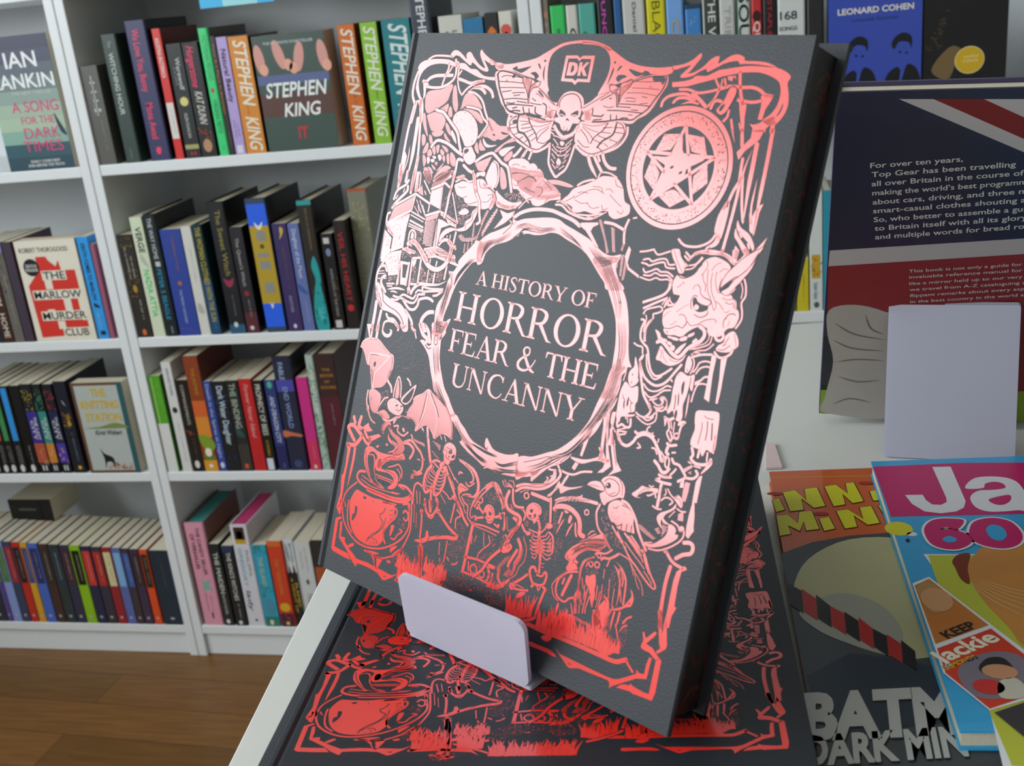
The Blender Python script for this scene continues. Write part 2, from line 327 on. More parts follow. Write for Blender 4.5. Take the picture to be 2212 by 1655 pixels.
bk(*q, 1026, 1068, 1011, 40, '2576a6', 'blue paperback with a pale label at its top', (('r', 'c5cfe0', .16, .24, .2, .8), ('s', 'b9d0e0', .3, .8, .5)))
bk(*q, 1071, 1099, 1057, 28, '1d1d1f', 'thin black paperback with an orange star', (('c', 'd9752c', ((.11, .5), (.13, .7), (.16, .85), (.17, .6), (.2, .5), (.17, .38), (.16, .15), (.13, .3))), ('r', 'c9c9c4', .22, .25, .3, .7), ('s', 'aaaaa5', .32, .85, .5)))
bk(*q, 1101, 1128, 1085, 25, 'd9d8cd', 'cream paperback with a red and blue balloon', (('o', 'd8564a', .15, .5, .009, .0085), ('o', '6f7fd0', .185, .5, .004, .003), ('s', '77776f', .3, .85, .5)))
# --- middle bookcase, second shelf
q = 'M', 1
bk(*q, 300, 331, 257, 508, '2b2823', 'black and gold paperback with an orange oval at its foot', (('n', '8a6b25', .02, .12, 14, .004), ('s', 'c9c5b6', .2, .42, .6), ('s', 'c9c5b6', .12, .42, .3), ('n', '8a6b25', .3, .6, 22, .004), ('o', 'b98a2b', .52, .5, .007, .004), ('s', 'c9c5b6', .63, .82, .6), ('o', 'd86a3a', .95, .5, .006, .004)))
bk(*q, 333, 359, 285, 470, 'd6dfc4', 'pale green paperback with black and bright green lettering', (('t', 'VERGE', '1d3238', .08, .29, .3, .75), ('c', 'b9bfb0', ((.3, .3), (.34, .6), (.42, .8), (.36, .3))), ('t', 'NADIA ATTIA', '3fd27c', .43, .83, .3, .75)))
bk(*q, 361, 387, 310, 464, '152026', 'black hardback with cyan lower lettering', (('t', 'THE WAY HOME', 'bfc6c8', .03, .36, .3, .65), ('r', 'bfc6c8', .38, .42, .3, .7), ('t', 'PETER S BEAGLE', '2d8fb5', .44, .86, .3, .65), ('s', 'c9cccc', .92, .97, .5)), hard=1, d=.15, side='0b0b0c')
bk(*q, 390, 434, 348, 497, '2f459c', 'royal blue paperback with gold print', (('s', '8a5a35', .06, .36, .55), ('s', '9a6a3a', .1, .38, .5), ('o', 'b5692f', .5, .5, .004, .004), ('t', 'THE PRIORY ORCHARD', '9fb0d8', .56, .88, .4, .52), ('n', 'a55a30', .92, .98, 6, .003)))
bk(*q, 435, 457, 392, 490, 'd6d6cf', 'white paperback between two blue ones', (('s', 'a2a6a4', .2, .5, .5), ('c', 'b5b3aa', ((.7, .3), (.74, .7), (.8, .7), (.78, .2)))))
bk(*q, 458, 480, 414, 487, '16363f', 'dark teal hardback with long gold title', (('b', '1c4a74', .5, .99), ('t', 'THE WOMAN CLOTHED WITH THE SUN', 'b8a83a', .02, .88, .3, .78), ('s', '6d8f9a', .9, .96, .5)), hard=1, d=.135)
bk(*q, 498, 534, 446, 438, '191b20', 'tall black hardback with gold title and blue foot', (('t', 'The Sweet Witch', '8d8348', .06, .55, .4, .7), ('c', '9a3050', ((.57, .2), (.59, .5), (.57, .8), (.62, .7), (.64, .5), (.62, .3))), ('s', '6f7a92', .7, .86, .5), ('b', '2b5a7c', .93, 1), ('o', 'cdd6de', .93, .45, .005, .004)), hard=1, d=.15, side='08080a')
bk(*q, 535, 563, 494, 492, '23232a', 'charcoal paperback with a dark red foot', (('t', "The Queen's Witch", 'a3a3a0', .1, .55, .35, .6), ('o', '8a2d33', .62, .5, .005, .005), ('b', '5a2630', .8, 1), ('s', 'b2989a', .68, .85, .5), ('o', 'd8cfd0', .95, .45, .004, .004)), d=.135, side='141416')
bk(*q, 577, 621, 535, 430, '34465e', 'ornate blue hardback with a gold centre panel', (('b', '2463ea', .04, .2), ('b', 'b79a2c', .2, .78), ('c', 'e6e6d6', ((.17, .3), (.2, .5), (.17, .7), (.22, .6), (.22, .4))), ('r', '8f8f8b', .24, .31, .3, .75), ('o', '3f5a20', .35, .5, .004, .004), ('r', '8f8f8b', .4, .43, .2, .75), ('r', '8f8f8b', .46, .52, .25, .75), ('r', '8f8f8b', .62, .7, .3, .75), ('b', '2463ea', .78, .96), ('c', 'e6e6d6', ((.76, .4), (.79, .5), (.76, .6), (.82, .5)))), hard=1, d=.155, side='11131a')
bk(*q, 625, 656, 593, 484, '3c2f63', 'purple paperback with a yellow crescent moon', (('c', 'c9ae4a', ((.03, .55), (.05, .75), (.1, .65), (.14, .4), (.1, .5), (.06, .5))), ('s', '6f5a4a', .2, .6, .5), ('t', 'ANOTHER', '9a94b0', .66, .82, .4, .6), ('o', 'd9d6e0', .95, .5, .004, .003)))
bk(*q, 658, 682, 624, 484, '6474ac', 'periwinkle paperback with white vertical title', (('t', 'Daughter of the Moon', 'c6cfe6', .05, .5, .35, .7), ('c', '3f5aa0', ((.55, .1), (.6, .6), (.66, .9), (.62, .2))), ('s', '9fa9cf', .7, .92, .5)))
bk(*q, 683, 716, 645, 434, '26231f', 'dark hardback with swirling teal lower half', (('b', '2a9c9c', 0, .035), ('s', 'a07a42', .06, .38, .5), ('c', '239ea0', ((.42, .6), (.5, .35), (.6, .5), (.7, .3), (.85, .1), (1, .2), (1, .9), (.8, .9), (.68, .8), (.6, .85), (.5, .8))), ('n', '1c7276', .55, .95, 16, .005), ('t', 'SEA', '5fc8cc', .82, .92, .4, .7)), hard=1, d=.155, side='0d0d0d')
bk(*q, 723, 748, 697, 506, '141416', 'small black paperback with white print and a pale blue oval', (('r', 'c9c9c9', .04, .1, .2, .7), ('o', '7c86b0', .19, .5, .007, .0045), ('t', 'INSPECTION OF THE DEAD', '8f8f92', .36, .86, .4, .62), ('n', 'a3742c', .42, .72, 10, .003), ('r', 'c9c9c9', .9, .98, .2, .75)))
bk(*q, 753, 778, 729, 477, '201a1b', 'black paperback with blood-red lettering', (('t', 'VEIL HIS HEART', 'b3262e', .1, .74, .3, .72), ('o', 'c5262a', .8, .5, .006, .006), ('s', '702025', .04, .08, .5)))
bk(*q, 790, 832, 771, 408, '7e8070', 'olive-grey book with orange top edge, beside the black cover', (('b', 'b5562e', 0, .02), ('n', 'b3a85a', .1, .35, 20, .006), ('n', '55584e', .4, .9, 20, .006)), hard=1, ins=.03)
# --- middle bookcase, third shelf
q = 'M', 2
bk(*q, 362, 388, 318, 813, '55a52c', 'green and white paperback, first on the left', (('b', 'dcdcd8', .49, 1), ('n', '8fc24a', .05, .45, 18, .004), ('r', '9fce68', .02, .48, .2, .3)), side='315c17')
bk(*q, 396, 417, 351, 783, 'd9d9d6', 'tall white paperback with blue-grey print', (('t', 'ANNA AND THE BIRD', '8790a8', .05, .3, .4, .65), ('o', '2a2a2c', .43, .5, .006, .005), ('s', '9a9a98', .55, .9, .5)), d=.14)
bk(*q, 419, 444, 381, 822, '1a1816', 'black paperback with a small orange flame', (('t', 'COMMANDMENTS', 'b2aca0', .05, .48, .35, .6), ('n', 'd8602a', .55, .6, 6, .004), ('s', '6e5a3c', .64, .86, .5), ('o', 'd9d9d4', .92, .45, .008, .005)))
bk(*q, 444, 475, 398, 770, '8d3f1f', 'tall rust-orange book with a painted landscape', (('t', 'THE JASMINE', 'b8841f', .1, .33, .4, .65), ('b', 'd2632f', .38, .52), ('b', 'd98a33', .52, .7), ('c', '7f9a2f', ((.7, 0), (.68, .5), (.73, 1), (.8, 1), (.82, .4))), ('c', '5d7a2c', ((.86, .1), (.84, .6), (.88, .95), (.9, .3))), ('o', 'e9e4d4', .83, .5, .009, .007), ('b', 'd59a35', .9, 1), ('o', 'f0e6d0', .95, .5, .004, .004)), d=.14, side='5a1f14')
bk(*q, 476, 492, 436, 825, '334a9a', 'narrow blue paperback', (('t', 'Death in the Spires at Night', 'a9b6dc', .03, .85, .3, .7), ('o', 'd5dbe8', .93, .5, .006, .004)))
bk(*q, 492, 523, 458, 825, '15191f', 'black paperback with misty blue lettering', (('t', 'Dark Water Daughter', 'c2d6e2', .05, .7, .35, .75), ('n', '24406c', .15, .5, 30, .006), ('n', '2b3560', .8, .95, 10, .005)))
bk(*q, 523, 549, 491, 823, '1d2426', 'charcoal paperback with pale green capitals', (('t', 'THE BINDING', 'a9b3a2', .03, .52, .25, .72), ('c', '2a4f4c', ((.5, .2), (.55, .6), (.62, .8), (.6, .2))), ('n', '5a3038', .6, .7, 8, .004), ('b', '3a3633', .7, 1), ('r', 'd05a2a', .92, .97, .35, .65)))
bk(*q, 551, 578, 514, 820, 'c22228', 'bright red paperback', (('t', 'Forever Never Island', 'e09a98', .05, .62, .35, .7, {'sh': .3}), ('s', '8a1216', .8, .92, .5)))
bk(*q, 579, 600, 545, 823, '15140f', 'black paperback with a white block at its foot', (('t', 'PROPHECY OF BEES', 'cfd0c8', .04, .6, .25, .75), ('t', 'R S PATEMAN', 'b8961f', .66, .83, .35, .6), ('r', 'd8daea', .86, .99, .1, .75)))
bk(*q, 604, 627, 573, 822, '2c3a78', 'blue paperback with slanted white title and a green jewel', (('o', '4fb09a', .05, .5, .007, .005), ('t', 'AND DRAGON CITY', 'c9d2e6', .17, .68, .3, .7, {'sh': .25}), ('b', '26275e', .72, 1), ('n', 'b0583a', .35, .7, 8, .003), ('s', '8a8ac0', .92, .97, .5)))
bk(*q, 628, 668, 599, 771, '20263e', 'tall navy book with a sunset band', (('t', 'FABLE', '9fb2d6', .05, .2, .3, .55), ('t', 'END WORLD', '8a9ed0', .26, .62, .35, .6), ('b', '4b4aa8', .2, .3), ('c', 'c9704f', ((.64, 0), (.66, .5), (.68, .95), (.7, .9), (.69, .4), (.7, 0))), ('o', '3a4a78', .94, .5, .008, .008)), hard=1, d=.15, side='0d0e12')
bk(*q, 672, 696, 640, 816, 'cf2f86', 'magenta paperback', (('b', 'd0365f', .68, 1), ('s', 'd887a0', .7, .88, .5), ('o', 'e6d2b0', .96, .5, .004, .003)))
bk(*q, 698, 716, 660, 768, 'aebfb4', 'pale green and white book with leaf pattern', (('n', '5f8f63', .02, .98, 50, .007), ('t', 'THE NIGHT SHIP', 'dfe6e4', .12, .5, .35, .7)), hard=1)
bk(*q, 717, 760, 692, 766, '3a2326', 'maroon hardback with gold capitals across its spine', (('h', 'THE', 'b8842a', .14, .022, .3, .7), ('h', 'BOOK', 'b8842a', .19, .024, .2, .85), ('h', 'OF', 'b8842a', .24, .022, .35, .6), ('h', 'DOORS', 'b8842a', .29, .024, .15, .88), ('b', '571f2c', .36, 1), ('s', 'a08a8c', .42, .6, .5)), hard=1, d=.15, side='3a1a14')
# --- middle bookcase, bottom shelf
q = 'M', 3
TEALP = M('3f8f8a', .7); PINKP = M('c23a72', .7)
bk(*q, 443, 484, 395, 1131, 'e098ae', 'thick pink hardback with teal page edges', (('t', 'THE CANDY SELLER', '3a2f35', .04, .5, .55, .72), ('t', 'OF VERSAILLES', '3a2f35', .1, .44, .22, .4), ('c', '7fb3a6', ((.54, .3), (.57, .5), (.54, .75), (.6, .68), (.66, .8), (.64, .5), (.67, .3), (.6, .36))), ('s', '7a5a62', .7, .85, .6), ('s', '7a5a62', .68, .86, .35), ('r', '3a2f35', .87, .93, .5, .58)), hard=1, d=.155, side='6b3a2c', pages=TEALP)
bk(*q, 486, 508, 447, 1176, '16201f', 'black paperback with white title, left of a similar one', (('t', 'THE MAIDEN', 'cfcfc6', .1, .6, .3, .72), ('t', 'KATE FOSTER', 'bdbdb4', .62, .86, .35, .6), ('o', 'd9d9d4', .95, .45, .005, .004)))
bk(*q, 511, 536, 475, 1180, '16171c', 'black paperback with blue top and white title', (('b', '25355a', 0, .08), ('t', "THE KING'S WITCHES", 'cfcfc6', .08, .68, .35, .7), ('s', 'bdbdb4', .72, .9, .5), ('o', 'd9d9d4', .96, .45, .005, .004)))
bk(*q, 538, 575, 495, 1135, 'd6d6de', 'thick white hardback with hot pink page edges', (('r', '3a2018', .02, .14, .2, .8), ('r', 'b07a3a', .06, .13, .35, .65), ('r', 'caa02c', .14, .18, .2, .8), ('t', 'PHILIPPA', '9aa0a4', .24, .5, .62, .8), ('t', 'GREGORY', '8fb4c8', .22, .6, .25, .45), ('t', 'lady', '5a6470', .64, .84, .25, .5, {'sh': .3}), ('r', '2a2a2c', .93, .95, .45, .6)), hard=1, d=.15, pages=PINKP)
bk(*q, 576, 607, 546, 1178, '2fa0c0', 'turquoise paperback with green foliage', (('n', '3f7a4a', .01, .1, 14, .006), ('t', 'THE ISLAND', 'b8c9a0', .14, .5, .3, .6), ('n', '3f7a4a', .48, .62, 14, .006), ('o', '4f8fa8', .76, .5, .018, .01), ('b', '2c7a66', .88, 1), ('o', 'd9d9c4', .95, .45, .006, .004)))
bk(*q, 609, 640, 574, 1170, 'cf3f1f', 'red and orange paperback with a sunset', (('b', 'd96a2a', 0, .06), ('t', 'THE MARSH KING', 'd8823a', .2, .62, .35, .6), ('o', 'd9a92c', .77, .5, .01, .011), ('b', '4a1f33', .84, 1), ('n', 'c23f2a', .82, .95, 14, .005), ('o', 'd8c37a', .96, .5, .004, .004)))
bk(*q, 642, 664, 607, 1166, 'd6d8da', 'white and black paperback with yellow capitals', (('t', 'MATTHEW', '3f6f80', .04, .27, .6, .8), ('t', 'HARFFY', '3f6f80', .06, .25, .25, .45), ('b', '1d1f22', .38, 1), ('c', '1d1f22', ((.3, .25), (.4, .2), (.4, .4))), ('c', '1d1f22', ((.28, .7), (.4, .6), (.4, .85))), ('t', 'A NIGHT OF', 'd2a91f', .44, .85, .2, .42), ('t', 'FLAMES', 'd2a91f', .5, .78, .55, .8)), ins=.01)
bk(*q, 666, 700, 637, 1172, 'cdd0cf', 'white paperback partly hidden by the table edge', (('s', '8a9290', .06, .35, .6), ('s', '8a9290', .1, .3, .3), ('o', '4a5a4a', .46, .5, .006, .003), ('t', 'NOIR', '9aa4aa', .6, .8, .3, .65)))
bk(*q, 702, 730, 671, 1168, '2a2526', 'dark paperback hidden behind the table edge', (('b', 'a8522f', .3, .6),))
# --- left bookcase, second shelf (left of the face-out red and cream book)
q = 'L', 1
LASTX[q] = xat(-60, ZS[1], YB)
bk(*q, -18, 8, -50, 530, '252a30', 'black paperback cut by the left edge of the photo', (('s', 'a9a9a4', .4, .8, .5), ('r', '8fa3b0', .7, .98, .3, .7)))
bk(*q, 8, 33, -18, 526, '40211c', 'dark brown paperback with white lettering', (('n', 'a9a08c', .1, .4, 24, .005), ('t', 'PILGRIM', 'd2ccbc', .3, .62, .3, .75), ('t', 'HOME', 'd2ccbc', .7, .95, .3, .75)))
bk(*q, 34, 55, 14, 523, '6b6660', 'grey paperback with lilac top', (('b', '7f82b8', 0, .1), ('n', '4a4a46', .1, .5, 20, .006), ('s', 'b0aca4', .3, .8, .5)))
bk(*q, 56, 76, 36, 522, '433848', 'dark purple book touching the face-out cover', ())
LASTX[q] = xat(212, ZS[1], YB)
bk(*q, 213, 238, 164, 513, '2f9be8', 'bright blue paperback with black lettering', (('t', 'DEATH COMES TO MARLOW', '0f2338', .06, .62, .3, .62), ('c', '16283a', ((.64, .3), (.66, .6), (.69, .8), (.68, .3))), ('t', 'ROBERT THOROGOOD', '8fc4ea', .74, .9, .35, .55), ('r', '0f2338', .92, .96, .3, .75)))
bk(*q, 239, 249, 194, 528, '9a5a72', 'narrow mauve paperback at the bookcase side', ())
# --- left bookcase, third shelf
q = 'L', 2
LASTX[q] = xat(-60, ZS[2], YB)
for k, (a, c, t, col, w) in enumerate(((-10, 9, -52, 'd8d8d2', 'a white'), (10, 26, -31, 'c24a50', 'a red'), (26, 43, -8, '3f8f52', 'a green'), (44, 64, 14, '2f93e0', 'a blue'))):
    bk(*q, a, c, t, 834 + k * .3, '141516', f'black paperback with {w} upper spine', (('r', col, .02, .62, .2, .8), ('s', 'a9aaa6', .68, .88, .55), ('s', 'a9aaa6', .68, .88, .3), ('o', 'd6d6d2', .94, .45, .008, .005)), d=.14)
bk(*q, 66, 88, 28, 834, '101112', 'plain black paperback next to the blue-topped one', (('s', 'a9aaa6', .68, .88, .5), ('o', 'd6d6d2', .94, .45, .008, .005)), d=.14)
for k, (a, c, t, top, mid, bot, w) in enumerate(((89, 113, 42, 'b8a03a', '3a2f8a', 'b0563a', 'a yellow title over a purple city'), (114, 133, 65, '3a9a72', '2f8a80', 'c9822f', 'a green title over an orange sky'), (136, 157, 90, 'a03a40', '20264a', '4a3aa0', 'a dark red title over a violet sky'))):
    bk(*q, a, c, t, 831, '171a22', f'dark paperback with {w}', (('n', top, .06, .28, 26, .005), ('b', mid, .3, .66), ('t', 'THE LAST', 'dcdce0', .36, .62, .58, .82), ('t', 'CITY', 'dcdce0', .4, .62, .25, .5), ('b', bot, .66, .88), ('n', 'e0a090', .7, .9, 12, .005), ('r', 'dcdcdc', .91, .97, .3, .42), ('r', 'dcdcdc', .91, .97, .58, .7)), d=.14)
bk(*q, 161, 187, 116, 825, '191d2c', 'dark navy book with a gold letter and moon', (('c', 'c9ccd2', ((.2, .4), (.24, .5), (.26, .62), (.22, .5))), ('n', 'c9982c', .34, .5, 20, .005), ('r', 'c9982c', .36, .48, .5, .7), ('s', '8a94a4', .56, .86, .55), ('o', 'd0a82c', .94, .6, .004, .004)), d=.14)
# --- left bookcase, bottom shelf: a run of same-size classics
q = 'L', 3
LASTX[q] = xat(-70, ZS[3], YB)
V = [(-38, -12, -58, '3a3f5a', '7f8f5a', 'slate', 'olive'), (-12, 18, -40, '33363f', '4a3a7a', 'grey', 'violet'), (19, 30, -10, '5a4a8a', '5f8a4a', 'violet', 'moss'), (31, 50, 2, '8a9ad6', '4f7a45', 'periwinkle', 'green'), (51, 68, 20, '3a4560', 'a83038', 'slate-blue', 'crimson'), (69, 86, 37, 'c03028', '1d2228', 'red', 'black'), (87, 102, 54, 'd8a02f', '3a4a80', 'amber', 'blue'), (103, 124, 75, '4a6ac0', '2c3468', 'cornflower', 'navy'), (125, 145, 98, '46302c', '3a322c', 'brown', 'umber'), (146, 168, 117, '2f3a3c', '2c3c48', 'dark green', 'slate'), (169, 189, 145, '34344e', '4a2c34', 'navy', 'plum'), (190, 212, 169, '8fbe1f', '14180c', 'lime green', 'black'), (213, 234, 191, '262a48', 'd03a38', 'dark navy', 'scarlet'), (235, 256, 213, '383440', 'b83028', 'charcoal', 'red'), (257, 277, 236, '96262c', 'd8d0a0', 'wine red', 'cream'), (278, 297, 256, '5f6aa8', '7fb2e0', 'lavender', 'sky blue'), (298, 314, 276, '403438', '3f62a8', 'dark brown', 'blue'), (315, 334, 294, '41304a', '3a2a30', 'aubergine', 'brown'), (336, 353, 317, 'dc4f24', '2a1c18', 'orange', 'black')]
for k, (a, c, t, base, pan, w1, w2) in enumerate(V):
    bk(*q, a, c, t, 1166 + k * 1.25, base, f'{w1} classic paperback with a {w2} title panel', (('r', pan, .06, .5, .12, .88), ('s', 'b9b0a0' if pan not in ('d8d0a0',) else '6a6448', .1, .44, .5), ('r', 'b5b2b0', .9, .93, .38, .62)), d=.13, ins=.002)
bk(*q, 356, 398, 320, 1190, '1c2c3c', 'thick dark blue paperback at the right end', (('s', '6a5a5a', .1, .5, .5), ('r', 'a9b0b6', .9, .93, .4, .6)), d=.13, side='1f6a92', ins=.002)
# --- right bookcase, top visible shelf (tops hidden above the photo)
q = 'R', 0
for a, c, t, yt, col, desc, els in ((1186, 1206, 1170, -40, '857a6c', 'thin brown-grey book with faded squares', (('r', 'b98a6a', .2, .24, .2, .8), ('r', '9a9080', .27, .3, .2, .8), ('r', '8a8a84', .33, .36, .2, .8), ('s', 'b0a898', .45, .9, .5))),
    (1208, 1240, 1195, 13, '2fc25e', 'bright green paperback with dark small print', (('t', 'WEL COMI', '1d5a30', .18, .4, .35, .6), ('s', '1d6a35', .5, .85, .5))),
    (1241, 1266, 1228, 12, 'd2cfc6', 'white paperback with black capitals, beside the green one', (('t', 'GUITAR', '3a3c3c', .18, .75, .25, .75),)),
    (1267, 1303, 1255, 9, '4fa89a', 'sea-green paperback with two lines of dark print', (('t', 'WHERE HAVE', '1f4a44', .25, .75, .6, .8), ('t', 'COME FROM', '1f4a44', .22, .68, .2, .45))),
    (1306, 1340, 1292, -30, '1a141a', 'black book with magenta capitals', (('t', 'PUNCTURED', 'd24ac0', .05, .72, .3, .55),)),
    (1341, 1358, 1326, -28, '1d5a94', 'narrow dark blue book', (('s', '3f78ac', .1, .9, .5),)),
    (1359, 1406, 1347, -30, 'c6c6c2', 'broad pale grey book with thin grey name', (('t', 'Daniel J Levitin', '5a5f5c', .12, .62, .45, .6),)),
    (1409, 1449, 1400, -26, 'd6cc10', 'yellow book with black capitals', (('t', 'BLACK ASH', '4a4708', .1, .8, .3, .72, {'b': -.01}),)),
    (1450, 1487, 1441, -12, '74a4e0', 'light blue book with gold capitals', (('t', 'CHIEF', 'b0a060', .2, .6, .3, .75), ('s', 'c9d8f0', .7, .9, .5))),
    (1489, 1524, 1479, 11, '3f82c4', 'mid-blue paperback standing lower than its neighbours', (('n', '7fb0dc', .1, .9, 26, .004), ('b', '20405a', 0, .04))),
    (1526, 1560, 1518, -28, '3f4642', 'dark grey book with white capitals', (('r', 'd6d6d2', 0, 1, 0, .1), ('t', 'THE WILD', 'd6d8d4', .05, .6, .35, .8))),
    (1561, 1594, 1554, -28, 'c9c9c6', 'pale grey book with ghostly lettering', (('t', 'TRIBUTION', 'a9aaa6', .15, .75, .35, .7),)),
    (1596, 1626, 1590, -28, 'c9d0ca', 'white book with thick dark outlined letters', (('b', '1f5a48', 0, .06), ('r', '1f5a48', 0, 1, 0, .12), ('t', 'SOUND', '17302c', .05, .68, .2, .9), ('t', 'SOUND', 'c9d0ca', .06, .67, .3, .8, {'b': -.03}))),
    (1628, 1651, 1622, -26, 'c22c30', 'red book with white capitals', (('t', 'QUEEN', 'eadfd8', .26, .62, .25, .8), ('o', '3a1012', .22, .5, .008, .006))),
    (1652, 1682, 1646, -26, '161214', 'black book with small crimson capitals', (('t', 'STAPLES', 'a02434', .1, .42, .35, .65), ('s', '8a8a88', .5, .9, .5))),
    (1683, 1742, 1676, -28, 'd2d6d4', 'broad white book with grey capitals across its spine', (('h', '168', '35424a', .26, .062, .08, .7), ('h', 'SONGS', '35424a', .345, .03, .04, .7), ('h', 'OF HATRED', '7a868a', .41, .02, .04, .7), ('h', 'AND FAILURE', '6a767a', .47, .02, .04, .7), ('r', '7a868a', .5, .505, .05, .7), ('h', 'A HISTORY OF', '8a9698', .56, .018, .04, .7))),
    (1744, 1781, 1740, -26, '262626', 'black book between the broad white one and the blue cover', ())):
    bk(*q, a, c, t, yt, col, desc, els, hard=1, d=.14)
q = 'R', 1
LASTX[q] = xat(1640, ZS[1], YB)
bk(*q, 1690, 1720, 1690, 440, '6a7a4a', 'green book hidden behind the propped book', ())
bk(*q, 1722, 1748, 1724, 560, 'd2c12c', 'low yellow-green paperback', (('s', '6a6a20', .3, .8, .5),))
bk(*q, 1750, 1778, 1756, 416, 'd6dcd8', 'white paperback with a mustard patch', (('r', 'c9a02c', .52, .72, .15, .8), ('t', 'Ruther Adams', '5f7f9a', .76, .9, .3, .6), ('n', '5a4a14', .54, .7, 12, .004), ('o', '4a5a5a', .95, .5, .005, .004)))
bk(*q, 1779, 1796, 1783, 412, '2a94ac', 'narrow teal paperback', ())
bk(*q, 1797, 1840, 1800, 420, 'd9d9d6', 'white paperback hidden behind the propped union-flag book', ())
# ---------------------------------------------------------------- face-out books
def faceout(name, u, row, TL, TR, BL, BR, t, base, side, label, Y=YB + .002, zb=None, art=None):
    zs = ZS[row] + .0003; x0 = xat(BL[0], zs, Y); x1 = xat(BR[0], zs, Y); h = ony(TR[0], TR[1], Y).z - zs
    r = empty(name, label, 'book', (x0, Y, zs))
    b = MB(); m = M(base, .35, .2); b.box(0, x1 - x0, 0, .0008, 0, h, m); b.box(0, x1 - x0, t - .0008, t, 0, h, M(side, .4)); b.box(0, .0008, .0008, t - .0008, 0, h, M(side, .4))
    D = Draw(b, (0, 0, 0), (1, 0, 0), (0, 0, 1)); w = x1 - x0
    if art: art(D, w, h)
    b.build('cover', r); p = MB(); p.box(.0009, w - .0005, .0009, t - .0009, .0004, h - .0004, CREAM); p.build('page_block', r); return r
def T(D, w, h, s, x0, x1, y, cap, c, **k): D.text(s, (x0 * w, (1 - y) * h), (x1 * w, (1 - y) * h), cap * h, M(c, .4), 4, k.get('b', .015), k.get('sh', 0))
def a1(D, w, h):
    for i, c in enumerate(('3c3e58', '474b62', '5a6570', '6f8280', '8da39a', 'a3b8a4', 'a9c0a6', '86b0a0', '2f5864', '2a4a58')): D.rect(0, h * (.9 - .1 * i), w, h * (1 - .1 * i), M(c, .4), 1)
    T(D, w, h, 'IAN', .3, .78, .23, .11, 'eef0f2'); T(D, w, h, 'RANKIN', .02, .98, .38, .1, 'eef0f2'); T(D, w, h, 'THE NEW THRILLER', .3, .9, .43, .022, 'c9c9cc')
    T(D, w, h, 'A SONG', .25, .95, .56, .08, 'd8417a', b=0); T(D, w, h, 'FOR THE', .35, .85, .65, .055, 'd8417a', b=0); T(D, w, h, 'DARK', .35, .9, .76, .08, 'd8417a', b=0); T(D, w, h, 'TIMES', .3, .9, .86, .08, 'd8417a', b=0)
    T(D, w, h, 'FAMILY COMES FIRST', .35, .8, .945, .02, 'e0e4e4'); T(D, w, h, 'EVEN BEFORE THE TRUTH', .3, .85, .975, .02, 'e0e4e4')
    D.cpoly([(.86 * w, .42 * h), (.93 * w, .34 * h), (.99 * w, .25 * h), (.92 * w, .27 * h), (.88 * w, .33 * h)], M('22304a', .4), 3)
faceout('paperback_book', 'L', 0, (-20, 80), (104, 69), (24, 368), (163, 358), .03, '4a4d66', '2a2c3a', 'face-out paperback with big white author name over teal sky, left bookcase', art=a1)
def a2(D, w, h):
    D.rect(0, .3 * h, w, .5 * h, M('5a3a34', .4), 1); D.rect(0, .58 * h, w, .66 * h, M('5a6694', .4), 1); T(D, w, h, 'THE ULTIMATE STORYTELLER', .15, .85, .08, .022, 'c9d0d0')
    for x, y, a in ((.07, .8, .1), (.35, .83, .25), (.62, .8, -.2), (.95, .8, .1)): D.ell((x * w, y * h), .07 * w, .13 * h, M('d89a90', .4), 2, 16, a); D.ell(((x + a * .45) * w, (y - .09) * h), .06 * w, .05 * h, M('e8a890', .4), 3)
    T(D, w, h, 'STEPHEN', .08, .92, .53, .12, 'eef2f0', b=.02, sh=.2); T(D, w, h, 'KING', .3, .8, .7, .11, 'eef2f0', b=.02, sh=.2); T(D, w, h, 'IT', .46, .6, .9, .1, 'c23038', b=.03)
faceout('paperback_book', 'M', 0, (550, 74), (699, 64), (583, 323), (734, 317), .05, '41544e', '241a16', 'face-out dark green paperback with hanging shoes and white brush lettering', art=a2)
def a3(D, w, h):
    R = M('d8362c', .4); D.poly([(.1 * w, .04 * h), (.92 * w, .06 * h), (.9 * w, .7 * h), (.68 * w, .7 * h), (.66 * w, .8 * h), (.6 * w, .74 * h), (.5 * w, .8 * h), (.47 * w, .84 * h), (.3 * w, .84 * h), (.3 * w, .7 * h), (.08 * w, .56 * h)], R, 1)
    for x, y0, y1 in ((.36, .52, .62), (.42, .12, .2), (.6, .22, .46), (.84, .2, .5), (.3, .24, .32)): D.rect(x * w, y0 * h, (x + .12) * w, y1 * h, M('e9e3d2', .4), 2)
    for s, x0, x1, y in (('THE', .36, .72, .38), ('MARLOW', .14, .92, .57), ('MURDER', .2, .92, .78), ('CLUB', .5, .9, .95)):
        D.rect((x0 - .02) * w, (1 - y - .012) * h, (x1 + .02) * w, (1 - y + .082) * h, M('e9e3d2', .4), 3); T(D, w, h, s, x0, x1, y, .07, '1a2224')
    T(D, w, h, 'ROBERT THOROGOOD', .06, .86, .115, .045, '33403f', b=0); D.ell((.2 * w, .74 * h), .13 * w, .085 * h, M('14181c', .4), 3); T(D, w, h, 'DEATH IN', .11, .29, .26, .03, 'dfe0da'); T(D, w, h, 'PARADISE', .1, .3, .3, .03, 'dfe0da')
faceout('paperback_book', 'L', 1, (27, 527), (163, 514), (82, 735), (210, 734), .03, 'e9e3d2', 'b53a30', 'face-out cream paperback with a red house and black lettering, left bookcase', art=a3)
